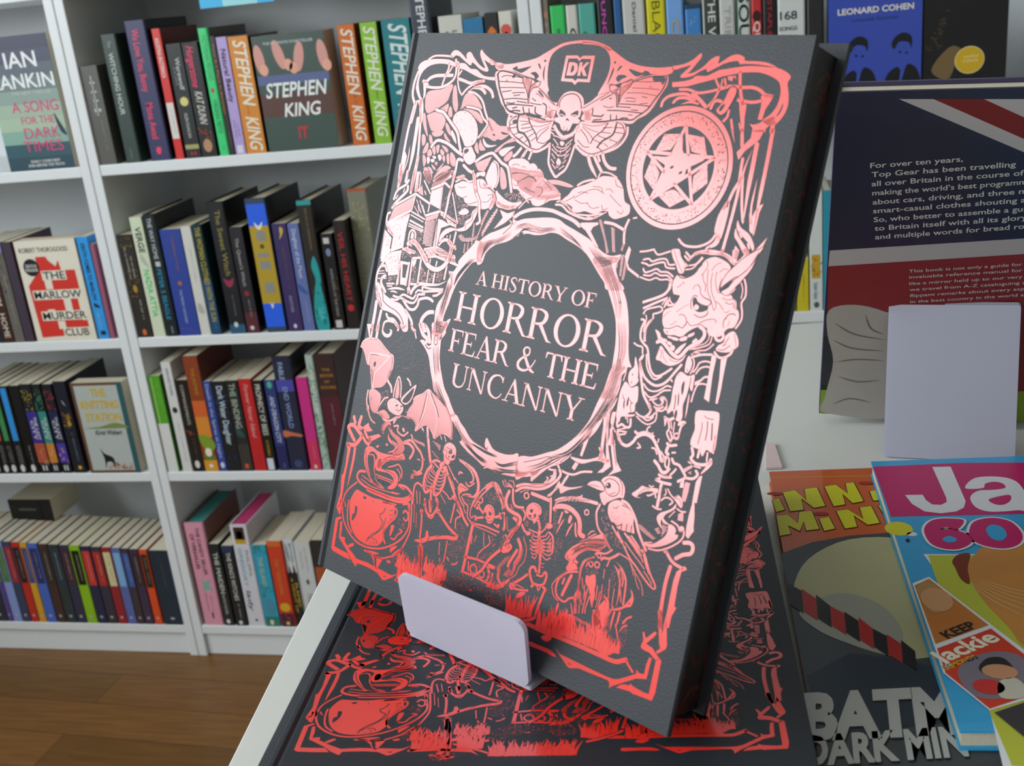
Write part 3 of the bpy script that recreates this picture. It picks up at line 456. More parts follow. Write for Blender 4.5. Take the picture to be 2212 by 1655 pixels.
def a4(D, w, h):
    D.rect(.06 * w, .03 * h, .9 * w, .97 * h, M('b4bcb8', .4), 1); D.rect(.9 * w, 0, w, h, M('2c5a60', .4), 1)
    for s, x0, x1, y in (('THE', .35, .66, .15), ('KNITTING', .12, .86, .28), ('STATION', .16, .86, .42)): T(D, w, h, s, x0, x1, y, .085, 'd0b02f', b=.03)
    D.cpoly([(.08 * w, .5 * h), (.4 * w, .52 * h), (.7 * w, .56 * h), (.9 * w, .53 * h), (.9 * w, .5 * h)], M('7f8a4f', .4), 2); T(D, w, h, 'Kirsti Wishart', .28, .8, .57, .05, '1d2426', sh=.2)
    D.cpoly([(.3 * w, .28 * h), (.36 * w, .22 * h), (.52 * w, .17 * h), (.52 * w, .06 * h), (.48 * w, .12 * h), (.38 * w, .12 * h), (.33 * w, .05 * h), (.34 * w, .16 * h)], M('181a1a', .4), 3)
    D.ticks([(.35 * w, .04 * h), (.9 * w, .04 * h), (.9 * w, .1 * h), (.5 * w, .12 * h)], 40, .005, M('b5672c', .4), 3)
faceout('paperback_book', 'L', 2, (146, 828), (264, 825), (197, 1013), (305, 1011), .03, '6b4a3a', '5a342c', 'face-out paperback with yellow lettering and a black goat, left bookcase', art=a4)
def a5(D, w, h):
    K = M('15161d', .4); T(D, w, h, 'LEONARD COHEN', .1, .91, .16, .05, 'e6e4dc', b=.03); T(D, w, h, 'Untold Stories', .25, .75, .23, .03, '2a3a6a', b=0)
    for c, dx in ((.33, 0), (.8, .02)):
        D.cpoly([(w * (c + p), h * q) for p, q in ((-.12, .54), (-.09, .6), (0, .64), (.09, .6), (.09, .5), (.06, .55), (-.04, .56), (-.09, .5))], K, 2)
        D.cpoly([(w * (c + p), h * q) for p, q in ((-.2, 0), (-.18, .25), (-.06, .34), (0, .28), (.06, .36), (.17, .28), (.2, 0))], K, 2); D.poly([(w * (c - .05), h * .1), (w * (c - .02), h * .3), (w * (c + .02), h * .3)], M('3f57b4', .4), 3); D.ell((w * (c - .03), h * .47), .015 * w, .01 * h, K, 3); D.ell((w * (c + .04), h * .46), .015 * w, .01 * h, K, 3)
faceout('hardback_book', 'R', 0, (1783, -20), (1993, -24), (1790, 250), (1988, 250), .03, '3a50b4', '1c2650', 'face-out blue book with two dark half-length figures and white capitals', Y=YB - .004, art=a5)
def a6(D, w, h):
    D.cpoly([(.1 * w, .3 * h), (.3 * w, .5 * h), (.45 * w, .48 * h), (.4 * w, .36 * h), (.3 * w, .2 * h)], M('7a6440', .4), 1); D.ell((.56 * w, .37 * h), .18 * w, .13 * h, M('e0d8a0', .4), 2); D.ell((.56 * w, .37 * h), .17 * w, .122 * h, M('d8b028', .4), 3)
    D.ticks([(.03 * w, .5 * h), (.3 * w, .9 * h), (.2 * w, .5 * h)], 30, .006, M('4a4030', .4), 1); D.scrib((.46 * w, .39 * h), (.66 * w, .39 * h), .005, M('efe2a0', .4), 2, 4); D.scrib((.46 * w, .35 * h), (.66 * w, .35 * h), .005, M('efe2a0', .4), 3, 4)
faceout('hardback_book', 'R', 0, (1996, -24), (2190, -28), (1992, 250), (2170, 250), .03, '141416', '0c0c0e', 'face-out black book with a round yellow sticker', Y=YB - .004, art=a6)
b = MB(); b.box(0, .128, 0, .0008, 0, .06, M('35b4ea', .4)); b.box(.04, .1, -.0004, 0, 0, .02, M('9adbe4', .4)); o = b.build('shelf_card', loc=(-.856, YB - .002, 1.2335)); tag(o, 'bright cyan card hanging over the shelf above the middle bookcase row', 'card')
r = empty('paperback_book', 'black-fronted book lying on top of the row of classics, left bookcase', 'book', (xat(30, .29, YB + .2), YB + .2, ZS[3] + .22))
# ---------------------------------------------------------------- white display table
TZ = .8645; TW = M('dcdcd6', .4, var=.02, scale=50); ta = .102
tb = empty('display_table', 'white display table under the propped books and annuals', 'table', (-.326, 1.072, 0)); tb.rotation_euler = (0, 0, ta)
b = MB(); b.box(0, .95, -.95, 0, TZ - .03, TZ, TW); b.build('tabletop', tb, bevel=.001)
for x in (.03, .87):
    for y in (-.92, -.08): b = MB(); b.box(x, x + .05, y, y + .05, 0, TZ - .0301, TW); b.build('leg', tb)
bpy.data.objects.remove(r)
r = empty('paperback_book', 'black book with pale pages lying on top of the row of classics', 'book', (xat(33, ZS[3] + .165, YB + .1), YB + .1, ZS[3] + .17)); hz = max(o.dimensions.z for o in COL.objects if o.name.startswith('page_block') and o.parent and o.parent.get('group', '').startswith('books on the bottom shelf of the left')) if False else .0
r.location.z = ZS[3] + .185
b = MB(); b.box(0, .075, 0, .0008, 0, .05, BLACK); b.box(0, .1, .0008, .0016, 0, .05, BLACK); Draw(b, (0, 0, 0), (1, 0, 0), (0, 0, 1)).scrib((.02, .025), (.06, .025), .006, M('8a8a84'), 3, 1); b.build('cover', r); b = MB(); b.box(0, .1, .0017, .1, .0005, .0495, CREAM); b.build('page_block', r)
# ---------------------------------------------------------------- the two copies of the big black book
def foil_mat():
    m = bpy.data.materials.new('red_foil'); m.use_nodes = True; nt = m.node_tree; p = nt.nodes['Principled BSDF']
    p.inputs['Base Color'].default_value = (.86, .03, .018, 1); p.inputs['Roughness'].default_value = .26; p.inputs['Specular IOR Level'].default_value = .9
    p.inputs['Coat Weight'].default_value = .7; p.inputs['Coat Roughness'].default_value = .1; p.inputs['Coat IOR'].default_value = 1.55; return m
FOIL = foil_mat(); CLOTH = M('23262d', .5, 0, .5, .12, .15, 900); EDGE = M('0f0b0b', .5, var=.3, scale=90); EDGER = M('471712', .5)
BW, BH, BT = .2407, .30, .031
def serif(D, s, u0, u1, v, cap):
    adv = {'H': .98, 'O': 1.04, 'R': .92, 'F': .72, 'E': .78, 'A': .92, '&': 1.05, 'T': .82, 'U': .92, 'N': 1.0, 'C': .92, 'Y': .9, 'I': .42, 'S': .66, ' ': .36}
    tot = sum(adv[c] for c in s); k = (u1 - u0) / tot; x = u0; m = FOIL
    for ch in s:
        w = adv[ch]; sx = k
        P = lambda a, y: (x + a * sx, v + y * cap)
        def po(*q): D.poly([P(*a) for a in q], m, 1)
        def st(a, y0=0, y1=1, wd=.14, top=True, bot=True):
            po((a, y0), (a + wd, y0), (a + wd, y1), (a, y1))
            if bot: po((a - .09, y0), (a + wd + .09, y0), (a + wd + .09, y0 + .03), (a + wd, y0 + .07), (a, y0 + .07), (a - .09, y0 + .03))
            if top: po((a - .09, y1), (a - .09, y1 - .03), (a, y1 - .07), (a + wd, y1 - .07), (a + wd + .09, y1 - .03), (a + wd + .09, y1))
        def vp(pts): D.stroke([(P(a, y)[0], P(a, y)[1], wd * cap) for a, y, wd in pts], 0, m, 1)
        if ch == 'H': st(.11); st(.70); po((.2, .47), (.75, .47), (.75, .53), (.2, .53))
        elif ch == 'I': st(.13)
        elif ch == 'O':
            n = 28; E = [(.52 + .47 * math.cos(t), .5 + .52 * math.sin(t), .52 + .32 * math.cos(t), .5 + .465 * math.sin(t)) for t in [2 * math.pi * i / n for i in range(n + 1)]]
            for a, c in zip(E, E[1:]): po((a[0], a[1]), (c[0], c[1]), (c[2], c[3]), (a[2], a[3]))
        elif ch == 'R': st(.11); vp([(.2, .97, .05), (.42, .97, .06), (.6, .88, .12), (.62, .72, .15), (.5, .54, .1), (.2, .5, .05)]); po((.38, .5), (.54, .5), (.84, .06), (.98, 0), (.78, 0))
        elif ch in 'FE':
            st(.11); po((.2, .94), (.64, .94), (.67, .74), (.69, .74), (.69, 1), (.2, 1)); po((.2, .47), (.48, .47), (.5, .38), (.52, .38), (.52, .63), (.5, .63), (.48, .53), (.2, .53))
            if ch == 'E': po((.2, 0), (.72, 0), (.76, .27), (.74, .27), (.66, .06), (.2, .06))
        elif ch == 'A': po((.12, .02), (.17, .02), (.46, .9), (.44, 1)); po((.44, 1.02), (.5, 1.02), (.86, .02), (.7, .02), (.42, .86)); po((.24, .32), (.62, .32), (.6, .37), (.26, .37)); po((0, 0), (.3, 0), (.3, .04), (0, .04)); po((.6, 0), (.95, 0), (.95, .04), (.6, .04))
        elif ch == 'T': st(.34, top=False); po((.02, 1), (0, .74), (.03, .74), (.1, .94), (.72, .94), (.79, .74), (.82, .74), (.8, 1))
        elif ch == 'U': st(.11, .3, 1, bot=False); st(.74, .3, 1, .05, bot=False); vp([(.18, .32, .14), (.22, .12, .13), (.42, 0, .08), (.66, .08, .06), (.765, .32, .05)])
        elif ch == 'N': st(.12, wd=.05); po((.06, 1), (.24, 1), (.86, 0), (.8, -.04), (.76, 0)); st(.81, .02, 1, .05, bot=False)
        elif ch == 'C': vp([(.82, .74, .05), (.74, .93, .07), (.54, 1, .06), (.26, .86, .12), (.14, .5, .16), (.26, .13, .12), (.56, -.01, .06), (.76, .1, .05), (.84, .26, .04)]); po((.8, .72), (.84, .72), (.84, 1), (.8, .95))
        elif ch == 'Y': po((.06, 1), (.24, 1), (.52, .42), (.4, .42)); po((.8, 1), (.85, 1), (.54, .42), (.48, .46)); st(.4, 0, .46, top=False); po((-.02, .96), (.32, .96), (.32, 1), (-.02, 1)); po((.66, .96), (.94, .96), (.94, 1), (.66, 1))
        elif ch == 'S': vp([(.54, .78, .05), (.44, .97, .06), (.2, .94, .09), (.12, .74, .12), (.34, .52, .15), (.54, .28, .12), (.44, .05, .08), (.2, .02, .06), (.07, .24, .05)])
        elif ch == '&': vp([(.95, .55, .04), (.78, .22, .06), (.5, .02, .09), (.2, .06, .12), (.12, .28, .13), (.3, .52, .09), (.58, .72, .07), (.56, .95, .06), (.38, .97, .07), (.3, .8, .1), (.5, .45, .13), (.75, .12, .13), (.98, .02, .06)])
        x += w * k
ART = """fc 104,187 115,164 145,148 177,142 234,137 326,139 386,155 447,156 497,182 540,185 590,212 630,220 684,221 688,236 642,235 574,226 520,211 459,190 418,183 371,172 307,162 249,162 194,173 154,198 133,230 129,265 141,300 160,334 185,357 167,360 138,332 117,301 113,278 115,245 120,213 110,199
fm159 124,374 100,334 94,284 101,240 112,207
fm104 173,142 206,124 255,119 325,121 350,124
fc 333,119 343,98 361,89 391,94 428,115 457,134 449,111 463,97 482,101 510,127 549,157 588,176 597,173 578,151 552,118 544,93 553,85 573,101 605,120 656,144 718,151 724,175 695,176 678,171 664,160 620,150 584,136 598,153 625,186 608,194 563,182 517,156 498,151 496,165 475,159 438,140 402,121 372,116 352,130
fm175 161,256 187,258 215,237 258,225 315,222 375,220
fm151 423,236 470,246 516,256 564,247 609,242
fm139 194,284 224,287 266,288 314,282 358,264 388,240 397,211 391,166 378,138
fp 161,256 186,255 212,274 194,287 198,333 187,357 181,316
fm94 399,149 412,177 416,222 427,264 448,300 469,319
fm117 469,319 493,290 526,267 565,251 605,242
fm119 334,156 337,184 323,225 311,271
fm101 363,172 352,193 337,213
fm100 436,193 419,219
fm165a 515,298 549,277 586,270 628,271 672,292 691,321
fm164 549,277 588,278 618,291 633,304
fm116 512,301 556,305 600,325 630,352 656,395 685,435 729,488
hc 221,309 269,300 317,294 368,269 387,267 393,282 383,314 373,352 339,379 281,410 247,424 223,413 207,373 202,333
hc 399,282 410,270 422,284 441,335 456,376 452,408 433,397 413,364 402,322
hc 482,369 485,336 502,309 533,308 577,326 612,358 630,382 596,387 555,377 525,368 501,380 476,392
fm158 139,367 134,429 126,481
fm210 175,357 193,409 198,477
fp 141,359 187,357 178,404 163,384
hc 241,434 303,413 346,422 383,452 380,487 361,511 305,517 280,501 246,451
fm159 131,369 114,502 110,635 112,724 120,819
fp 94,705 117,709 119,635 140,663 134,758 123,830 114,831 100,779
fm245e 175,455 180,572 181,674 169,791
fm158 169,367 188,439 208,540 224,656 221,745 223,849
fm140 230,656 230,729 223,849
fp 260,730 279,752 289,841 250,845 254,786
ds49 267,764 275,825
fm71b 148,603 152,677 132,767
hc 213,423 230,440 245,480 265,525 273,548 249,526 222,487 208,453
hp 324,401 381,366 389,380 379,424 349,402
hc 401,380 418,399 427,435 402,431 391,406
hc 228,545 239,536 258,552 264,583 247,599 234,574
hc 283,536 304,546 323,585 312,592 288,564
hc 302,523 381,509 375,533 345,543 316,542
hc 392,517 418,539 449,565 427,561 398,543
hc 256,625 276,580 291,590 288,628 262,639
hc 291,640 304,610 326,628 326,646 307,650
hc 320,606 337,590 354,626 345,639
hc 350,595 372,585 376,616 368,631
hc 385,618 394,606 420,624 407,640
hc 389,586 424,593 445,611 435,621 415,608
hc 261,654 271,644 293,669 293,695 281,705
fc 296,657 311,653 323,672 309,691
fc 335,648 351,644 366,654 351,661
fc 327,666 347,662 358,672 339,680
fc 375,642 390,635 406,651 394,667
hc 409,648 423,636 434,658 428,673
hc 438,635 452,625 469,675 453,676
hc 463,618 494,630 514,663 509,689 476,672
hc 286,716 310,711 347,740 358,768 348,792 312,766
hc 313,705 339,709 362,733 349,734
hc 338,691 361,698 377,714 361,715
hc 360,681 379,674 380,694
hc 384,722 422,679 427,684 406,712
hc 372,772 387,734 440,689 487,696 463,713 414,746
hc 372,804 395,765 457,722 506,709 496,730 460,765 410,792
hc 394,466 426,493 445,534 410,511 391,483
fc 445,503 476,532 494,571 454,539 440,515
hp 652,661 759,616 744,662 722,697 683,694
hc 655,568 658,537 676,561 706,587 669,592
hc 687,425 728,439 772,461 835,463 848,500 804,530 777,527 754,539 704,523 677,522 683,500 696,477
dc 735,507 751,504 751,515
dc 790,490 844,498 808,503
fc 675,528 705,554 737,562 777,557 747,570 706,573 681,552
hc 770,585 845,530 885,514 896,530 832,550 790,592
fcx 797,591 832,567 891,555 906,556 872,580 833,613
hc 639,539 669,506 687,455 695,488 666,523
hc 495,390 547,390 613,406 655,451 633,453 587,427 538,402
hc 626,578 639,552 665,609 644,602
hc 841,618 883,580 894,606 864,635
fcx 434,446 443,418 474,400 521,398 569,417 609,451 631,492 635,536 619,565 588,581 556,578 539,559 511,527 472,501 445,474
nc26,47 434,446 443,418 474,400 521,398 569,417 609,451 631,492 635,536 619,565 554,569 511,527 472,501
oc 551,589 580,582 607,577 628,598 650,624 646,653 616,672 580,658 558,631
Dc 560,600 575,591 592,595 584,610 566,617
nc9,79 596,628 638,622 645,650 613,664
om158 300,402 326,409 356,413 391,437 441,475 488,514 513,564 535,605
om158 314,600 350,563 409,568 453,582 517,612 560,625
om152 564,653 527,651 525,705 520,762 515,821
om152 573,675 619,700 657,713 674,748 696,804
om150 653,652 699,621 754,600 788,614 833,643 878,662 906,714 934,781
om112 520,377 568,381 617,392 650,429 687,455 675,483 641,530
om76 779,637 815,659 833,731 824,768
hc 831,665 867,690 896,758 866,772 844,730
fc 745,711 762,657 780,639 806,668 829,743 814,771 783,772 747,733
fc 676,709 704,701 734,698 732,721 701,718 678,734
om147 519,712 518,783 511,849 511,895 506,956
om143 650,701 672,755 696,803 731,850 745,904 760,947 741,963
fc 537,781 562,768 594,756 639,763 665,756 688,740 729,736 762,761 782,778 814,789 836,814 846,838 834,864 815,863 789,880 752,884 718,874 665,876 629,860 617,845 570,832 554,817 541,795
dm30 571,835 601,843 637,831
dm30 614,862 663,868 713,852
dm29 779,814 811,806 817,841
dm30 563,787 587,791 618,785
dm29 750,848 787,844 807,817
dm32 705,746 724,778 777,776
fm100 541,764 591,742 633,756 662,747
hc 535,742 586,723 598,739 557,751
hc 286,731 343,727 361,763 344,790 312,764
hc 369,777 418,729 500,713 457,751 413,773
fc 372,802 402,762 468,733 506,739 461,768 388,801
fc 601,920 638,893 672,906 657,922 623,929
qp120,43 546,829 594,847 647,870 666,882 638,893 603,925 606,968 654,985 684,936 697,909 683,917 625,937 599,926
qp60,40 471,836 531,833 532,870 592,961 526,939 475,899
fm267e 118,746 118,793 111,844
fm194 169,741 167,798
fm141 190,787 171,815 115,850 98,901
fm159 190,819 189,849 130,905 97,948
fs78 168,836 164,854
fs79 126,876 114,895
fs168 220,737 218,796 221,855
fp 240,735 276,741 280,805 273,844 247,840 242,788
ds56 265,751 274,826
hp 296,801 316,845 320,860 283,849
fs83 307,779 370,843
fs69 325,833 339,852
fm126 90,974 71,986 76,1037 117,1074 149,1095
fs51 72,1074 78,1230
fp 77,1073 135,1108 136,1162 100,1244 82,1246
qp14,51d 82,1094 123,1113 123,1164 102,1167
fs122 103,939 259,854 380,896
hp 112,946 254,869 251,937 89,1018
fs162 80,1034 245,945
fs94 87,1043 240,968
fp 84,1051 246,967 237,1030 238,1149 147,1185 146,1101 96,1077
qp30,54d 92,1047 233,983 236,1143 163,1165 155,1085
fs98 260,860 252,940
fs49 276,885 327,950
fs56 302,888 364,966
fs42 287,895 309,946
fs42 268,921 312,960
fs48 328,909 355,947
fs89 380,897 378,938
fs84 255,952 364,981
fs105 254,999 361,1025
fs70 251,1017 367,1040
fs63 253,969 356,996
fs63 249,1029 365,1048
qp60,45 304,1058 364,1045 369,1112 350,1135 316,1104
fp 377,824 463,781 453,801 464,917 380,896 375,863
qp24,27d 377,824 449,798 462,912 383,894
fs120 372,818 464,777 503,797
fs68 453,801 464,917
ds41 384,824 454,795
fs138 363,962 466,927
fs115 466,927 607,972
fs68 474,942 554,971 591,986
hp 370,971 460,937 455,965 372,994
hs 368,995 457,970 458,1118 378,1113
fp 460,967 498,971 555,989 496,1012 489,1108 462,1117
ds41 461,970 478,1112
ds41 445,971 454,1115
fs73 532,824 605,972
fs74 522,940 603,972
fs100 529,965 550,983 596,991
fm105 274,1147 267,1071 285,1048 311,1060 321,1097
fs141 239,1155 332,1165
fc 282,1078 287,1057 303,1070 306,1099 303,1135 288,1128
fs66 597,980 602,1016
fs116 608,1021 604,1085
fs60 527,1051 524,1072
fs60 550,1046 552,1068
fs60 572,1040 574,1063
oc 727,878 732,911 721,946 706,976 678,1004 630,1016 598,1014 548,1037 521,1061 502,1095 496,1058 519,1021 558,1002 614,1001 654,985 662,956 692,935 695,904
Dm29 725,884 703,920 706,945 670,974 669,997
om231 288,1125 292,1110 317,1106 357,1128 400,1163 438,1197
om169 503,1100 522,1078 556,1068 589,1087 597,1120 594,1176
om116 600,1131 606,1107 623,1096 628,1109
hs 406,1139 490,1114 620,1145 618,1168 498,1144 427,1171
fs117 401,1137 490,1114 634,1152
fs82 427,1171 485,1155
hw 797,882 802,887 761,1056 749,1052
hw 858,870 869,871 798,1021 786,1017
hw 719,952 729,962 738,1025 724,1030
hw 703,965 706,1021 705,1032
hw 627,1036 648,1025 680,1041 721,1033 757,1023 753,1038 712,1060 666,1063 635,1049
hw 682,1066 691,1071 697,1121 684,1117
hw 704,1060 713,1065 715,1101 705,1100
hw 729,1052 738,1053 739,1073 728,1074
om246 271,1125 297,1110 333,1117 380,1152 419,1191 460,1220 513,1230 557,1212 587,1174 597,1132 595,1095 569,1073
om113 602,1123 608,1099 623,1094 626,1108
fm143 139,1172 117,1226 96,1262 75,1302 74,1350 93,1402 109,1445 151,1487
fm130 94,1272 123,1264 146,1291
fc 90,1360 117,1377 153,1411 194,1429 246,1442 291,1446 326,1464 364,1494 379,1536 387,1580 350,1587 325,1545 279,1517 214,1504 169,1502 136,1481 104,1446 84,1404
dm47 126,1391 148,1424 161,1455 215,1477 272,1491 318,1516 349,1553
dm36 110,1415 137,1450 155,1484
fm162 142,1316 117,1332 118,1362 147,1388 163,1404
fp 147,1186 233,1163 232,1201 234,1231 233,1261 234,1297 163,1313 142,1268 119,1247 124,1216
qp36,54d 132,1197 227,1172 235,1237 232,1291 164,1301 137,1265
fs99 240,1224 240,1290 238,1353
fs78 236,1231 249,1348
fs105 307,1221 311,1345
fs111 325,1201 338,1382
fs131 391,1195 397,1323
fs119 330,1334 404,1325
fs82 460,1241 464,1304
fs115 510,1251 511,1301
fs113 588,1199 586,1271
fs95 510,1187 509,1216
fs89 459,1182 461,1205
fs125 324,1196 495,1162 659,1186
fs96 403,1143 497,1122 632,1145
fs62 405,1166 490,1142 615,1158
hs 408,1148 490,1129 498,1157 416,1162
hs 504,1133 638,1155 653,1179 506,1159
fp 242,1221 302,1221 307,1345 266,1346
dp 259,1236 300,1235 297,1308 273,1306
qp20,49 262,1239 296,1237 297,1305 275,1306
qp60,45 330,1238 368,1236 381,1316 344,1322
qp70,45 398,1220 443,1249 460,1299 410,1315
qp46,41 467,1245 502,1252 506,1298 474,1303
qp46,41 522,1249 568,1225 579,1281 529,1294
fp 326,1206 358,1196 356,1223 341,1246
qp50,49 239,1171 309,1158 369,1159 374,1179 310,1194 297,1207 245,1209
fs127 256,1151 282,1153 336,1161
fs91 265,1161 305,1174
qp30,50 163,1313 225,1298 223,1340 169,1354
fs79 169,1369 207,1364
fs86 161,1357 221,1349
fs58 85,1340 150,1330
fs51 82,1313 134,1305
fs44 83,1300 126,1291
fm181e 360,1382 374,1353 412,1322 473,1316 552,1304 604,1277
fm104 396,1373 412,1356 445,1354 440,1334 499,1334 590,1323
fm121 230,1414 274,1416 304,1396 348,1401 383,1405 399,1384
fm121 217,1434 261,1432 291,1416 346,1428 393,1427 415,1397 418,1378 462,1369 459,1356 584,1333
fm147 310,1422 364,1461 406,1460 428,1433 433,1403 483,1386 517,1389 534,1397
fm122 528,1367 555,1360 589,1334
fm122b 174,1387 244,1370 314,1370
fm86b 198,1395 228,1390 259,1394
fm84 338,1382 328,1357
fm84 355,1380 343,1352
fm154 341,1474 384,1505 408,1531 419,1558 445,1570
fm223 550,1451 515,1459 485,1488 476,1519 496,1545 520,1556
dm41 549,1462 515,1477 499,1509 520,1540
fm143 202,1518 223,1539 262,1538 294,1556 316,1576
fm129 195,1601 199,1567 231,1552 280,1553
fm218 107,1464 110,1552 108,1630
fm187 157,1507 152,1575 151,1622
fp 63,1599 120,1589 121,1661 99,1666
ds58 98,1618 106,1653
fs188 155,1583 158,1663
fm187b 197,1576 197,1615 226,1634 256,1627 265,1603 247,1596
fm141 286,1560 312,1574 314,1590
fm83 402,1540 439,1569 462,1606
fm140 328,1553 345,1571 371,1554
jm38 387,1566 347,1627 302,1653 238,1677
jm38 409,1568 391,1631 339,1676 249,1687
jm38 424,1574 416,1641 365,1695 292,1715
jm38 437,1593 435,1667 383,1728 332,1768
jm38 452,1619 460,1695 401,1748 341,1799
jm38 463,1706 452,1762 398,1787
jm38 460,1648 470,1717 437,1771 393,1800
jm39 384,1799 366,1827 350,1851
jm38 447,1777 352,1776
jm37 553,1668 521,1721 451,1776 425,1821 422,1875
jm37 548,1678 502,1728 441,1787
jm37 570,1700 557,1776 532,1810
jm37 585,1726 576,1801 547,1881
jm37 604,1751 598,1805 579,1859
jm37 577,1713 572,1772 549,1842
jm39 341,1700 376,1669 408,1628
jm39 355,1739 392,1696 422,1649
jm38 381,1752 414,1716 442,1675
jm38 360,1592 341,1634 298,1672
hc 47,1725 62,1698 102,1674 155,1668 188,1674 287,1728 313,1735 321,1764 322,1812 313,1844 303,1873 273,1910 220,1927 199,1935 164,1856 145,1817 131,1817 114,1805 82,1756
fm111 48,1731 60,1698 101,1673 159,1668 188,1674 246,1706 294,1730
fm128 287,1728 314,1738 322,1794 309,1827 306,1866 339,1893 352,1923
Fm88 129,1808 130,1762 149,1747 228,1741 290,1738
Fm87 201,1934 197,1895 199,1849 243,1797 298,1735
dm33 127,1787 138,1757 203,1748
dc 172,1800 187,1787 189,1811 181,1816
fc 152,1828 186,1852 201,1925 192,1936 171,1879
fm97 452,1827 473,1840 486,1858
hc 176,1954 210,1936 260,1947 278,1969 276,2007 266,2057 226,2055 196,2014
fm88 167,1951 170,2009 197,2062 231,2102 266,2115
fc 177,2034 192,2031 203,2055 189,2063
fc 199,1981 207,1985 209,1997 202,1999
qc40,44 269,1950 322,1917 341,1960 317,2013 271,2018
fcx 336,1972 376,1948 424,1958 458,1976 465,2001 443,2032 399,2036 358,2025 337,2003
qc40,37d 336,1972 376,1948 424,1958 458,1976 465,2001 443,2032 399,2036 358,2025
dc 400,1984 417,1976 413,1989
dc 437,1981 454,1974 446,1987
dm37 406,2006 430,2009 448,1994
fm80 372,1948 370,1897 384,1831 413,1867 426,1937
hc 386,1945 380,1894 388,1846 408,1899 411,1940
fcx 428,1946 479,1884 527,1842 524,1889 508,1939 471,1968
Dc 445,1949 483,1898 514,1866 505,1922 477,1955
hc 454,1943 487,1902 504,1883 497,1924 477,1949
hc 500,1993 525,1946 532,1918 588,1881 623,1852 663,1869 739,1888 780,1914 818,1965 842,2019 847,2063 808,2047 768,2052 728,2090 707,2062 665,2036 629,2040 582,2082 579,2057 546,2028 502,2028
fm89 526,1925 543,1906 588,1881 623,1852 664,1871 740,1893 778,1919 819,1970 839,2020 846,2063
fm66 502,2028 546,2026 578,2052 582,2082 630,2041 668,2036 708,2067 728,2088 768,2052 809,2050 846,2063
Fm76 621,1856 624,1964 583,2079
Fm76 628,1857 685,1925 720,1978 727,2085
dm35 614,1870 608,1973 594,2043
dm35 645,1868 700,1927 730,1975
fm87 272,2021 305,1969 332,1957
qc60,42 468,2010 537,1938 601,1903 613,1951 588,2019 512,2010
fm112 265,2054 306,2061 334,2080 379,2075 421,2047 445,2039
hc 273,2055 321,2028 374,2058 341,2076 308,2068
fc 412,2086 427,2056 445,2039 486,2024 519,2035 501,2026 443,2032 406,2061
fm214 92,2118 112,2149
fm212 153,2104 144,2156 170,2167
fm228 131,2246 95,2217 64,2187 78,2169 110,2167 154,2191 181,2209 153,2256 129,2272 79,2278
fm175 184,2202 219,2230 250,2241
fm182 197,2171 225,2201 255,2212 253,2228
fp 229,2200 310,2165 334,2172 277,2210 254,2231
fp 166,2169 218,2123 228,2142 261,2159 223,2174 193,2166
fp 72,2279 80,2265 104,2284 112,2295 111,2363 108,2474 114,2567 109,2633 80,2641 93,2557 77,2454 88,2451 93,2400 87,2307
fm191e 146,2283 149,2347 145,2436 140,2511
hc 321,2120 356,2085 381,2082 403,2113 387,2119 369,2103 353,2125 343,2154
hc 369,2103 394,2097 415,2128 472,2144 513,2170 526,2202 496,2237 439,2249 469,2199 457,2169 407,2145
fm85 356,2085 326,2122 347,2153
fc 236,2257 277,2244 335,2257 401,2255 471,2240 518,2222 539,2235 526,2253 470,2268 412,2295 384,2323 384,2342 443,2332 486,2330 519,2354 520,2393 494,2424 452,2430 491,2380 449,2352 388,2356 344,2358 321,2322 334,2287 293,2267 262,2288 263,2324 291,2378 336,2428 429,2442 339,2439 282,2396 241,2345 228,2296
fc 343,2304 361,2290 374,2305 374,2335 349,2345
fm87 263,2290 297,2285 318,2310 329,2368 364,2414 424,2440
fm71 380,2294 425,2264 500,2251 525,2232
fm78 380,2309 413,2285 470,2268 542,2246
fm77 431,2320 478,2299 505,2286 538,2313 543,2348
fm63 499,2311 530,2333 531,2369
dm36 267,2289 287,2281 307,2270
dm36 271,2322 289,2305 301,2296
dm36 277,2345 299,2324 315,2317
dm35 388,2304 374,2320 398,2329
dm36 236,2276 250,2328 277,2376 314,2415
dm36 313,2342 339,2390 384,2424
dm35 402,2343 468,2343 500,2365
fm184b 385,2144 402,2176 459,2192 457,2220 405,2245
dm32 402,2158 430,2184 467,2193
fm98 416,2097 448,2087 451,2116 498,2129 529,2103
fm152 507,2165 553,2160 592,2180 591,2207 577,2234
fm124 518,2157 564,2139 613,2163 653,2188 675,2226 675,2271 647,2293 619,2315 615,2331
fm82 556,2109 569,2123 564,2139
fm116 618,2310 657,2299 683,2286
fm75 621,2288 642,2291
fm75 610,2327 630,2324
fm88 669,2216 684,2212
fm68 633,2223 654,2223
hw 577,2124 662,2130 671,2145 580,2135
fc 483,2090 496,2089 505,2106 490,2107
fc 382,2199 395,2199 396,2211 382,2210
fc 307,2236 330,2221 325,2238
fm145 262,2389 218,2398 203,2427 224,2452 293,2470 393,2473 502,2470 584,2453 635,2421 630,2404 587,2386 533,2392
fm180 304,2480 395,2482 505,2480 567,2473 621,2451 638,2420
fm51 238,2436 320,2454 387,2453 538,2442
fm51 242,2416 319,2432 389,2444
fm64 346,2382 483,2382
fm50 362,2393 482,2394
nc60,43k 373,2399 474,2396 444,2417 391,2416
fm49 490,2440 553,2435
fm62 548,2400 583,2402
fm95 211,2463 157,2514 131,2559 126,2628
fm67 141,2594 157,2619
fc 183,2578 196,2537 219,2503 266,2505 358,2510 427,2503 529,2507 539,2546 547,2559 508,2607 486,2656 496,2696 465,2745 416,2763 355,2770 288,2759 243,2729 213,2688 193,2632
dc 230,2596 248,2594 252,2627 242,2658 225,2679 220,2643 235,2632
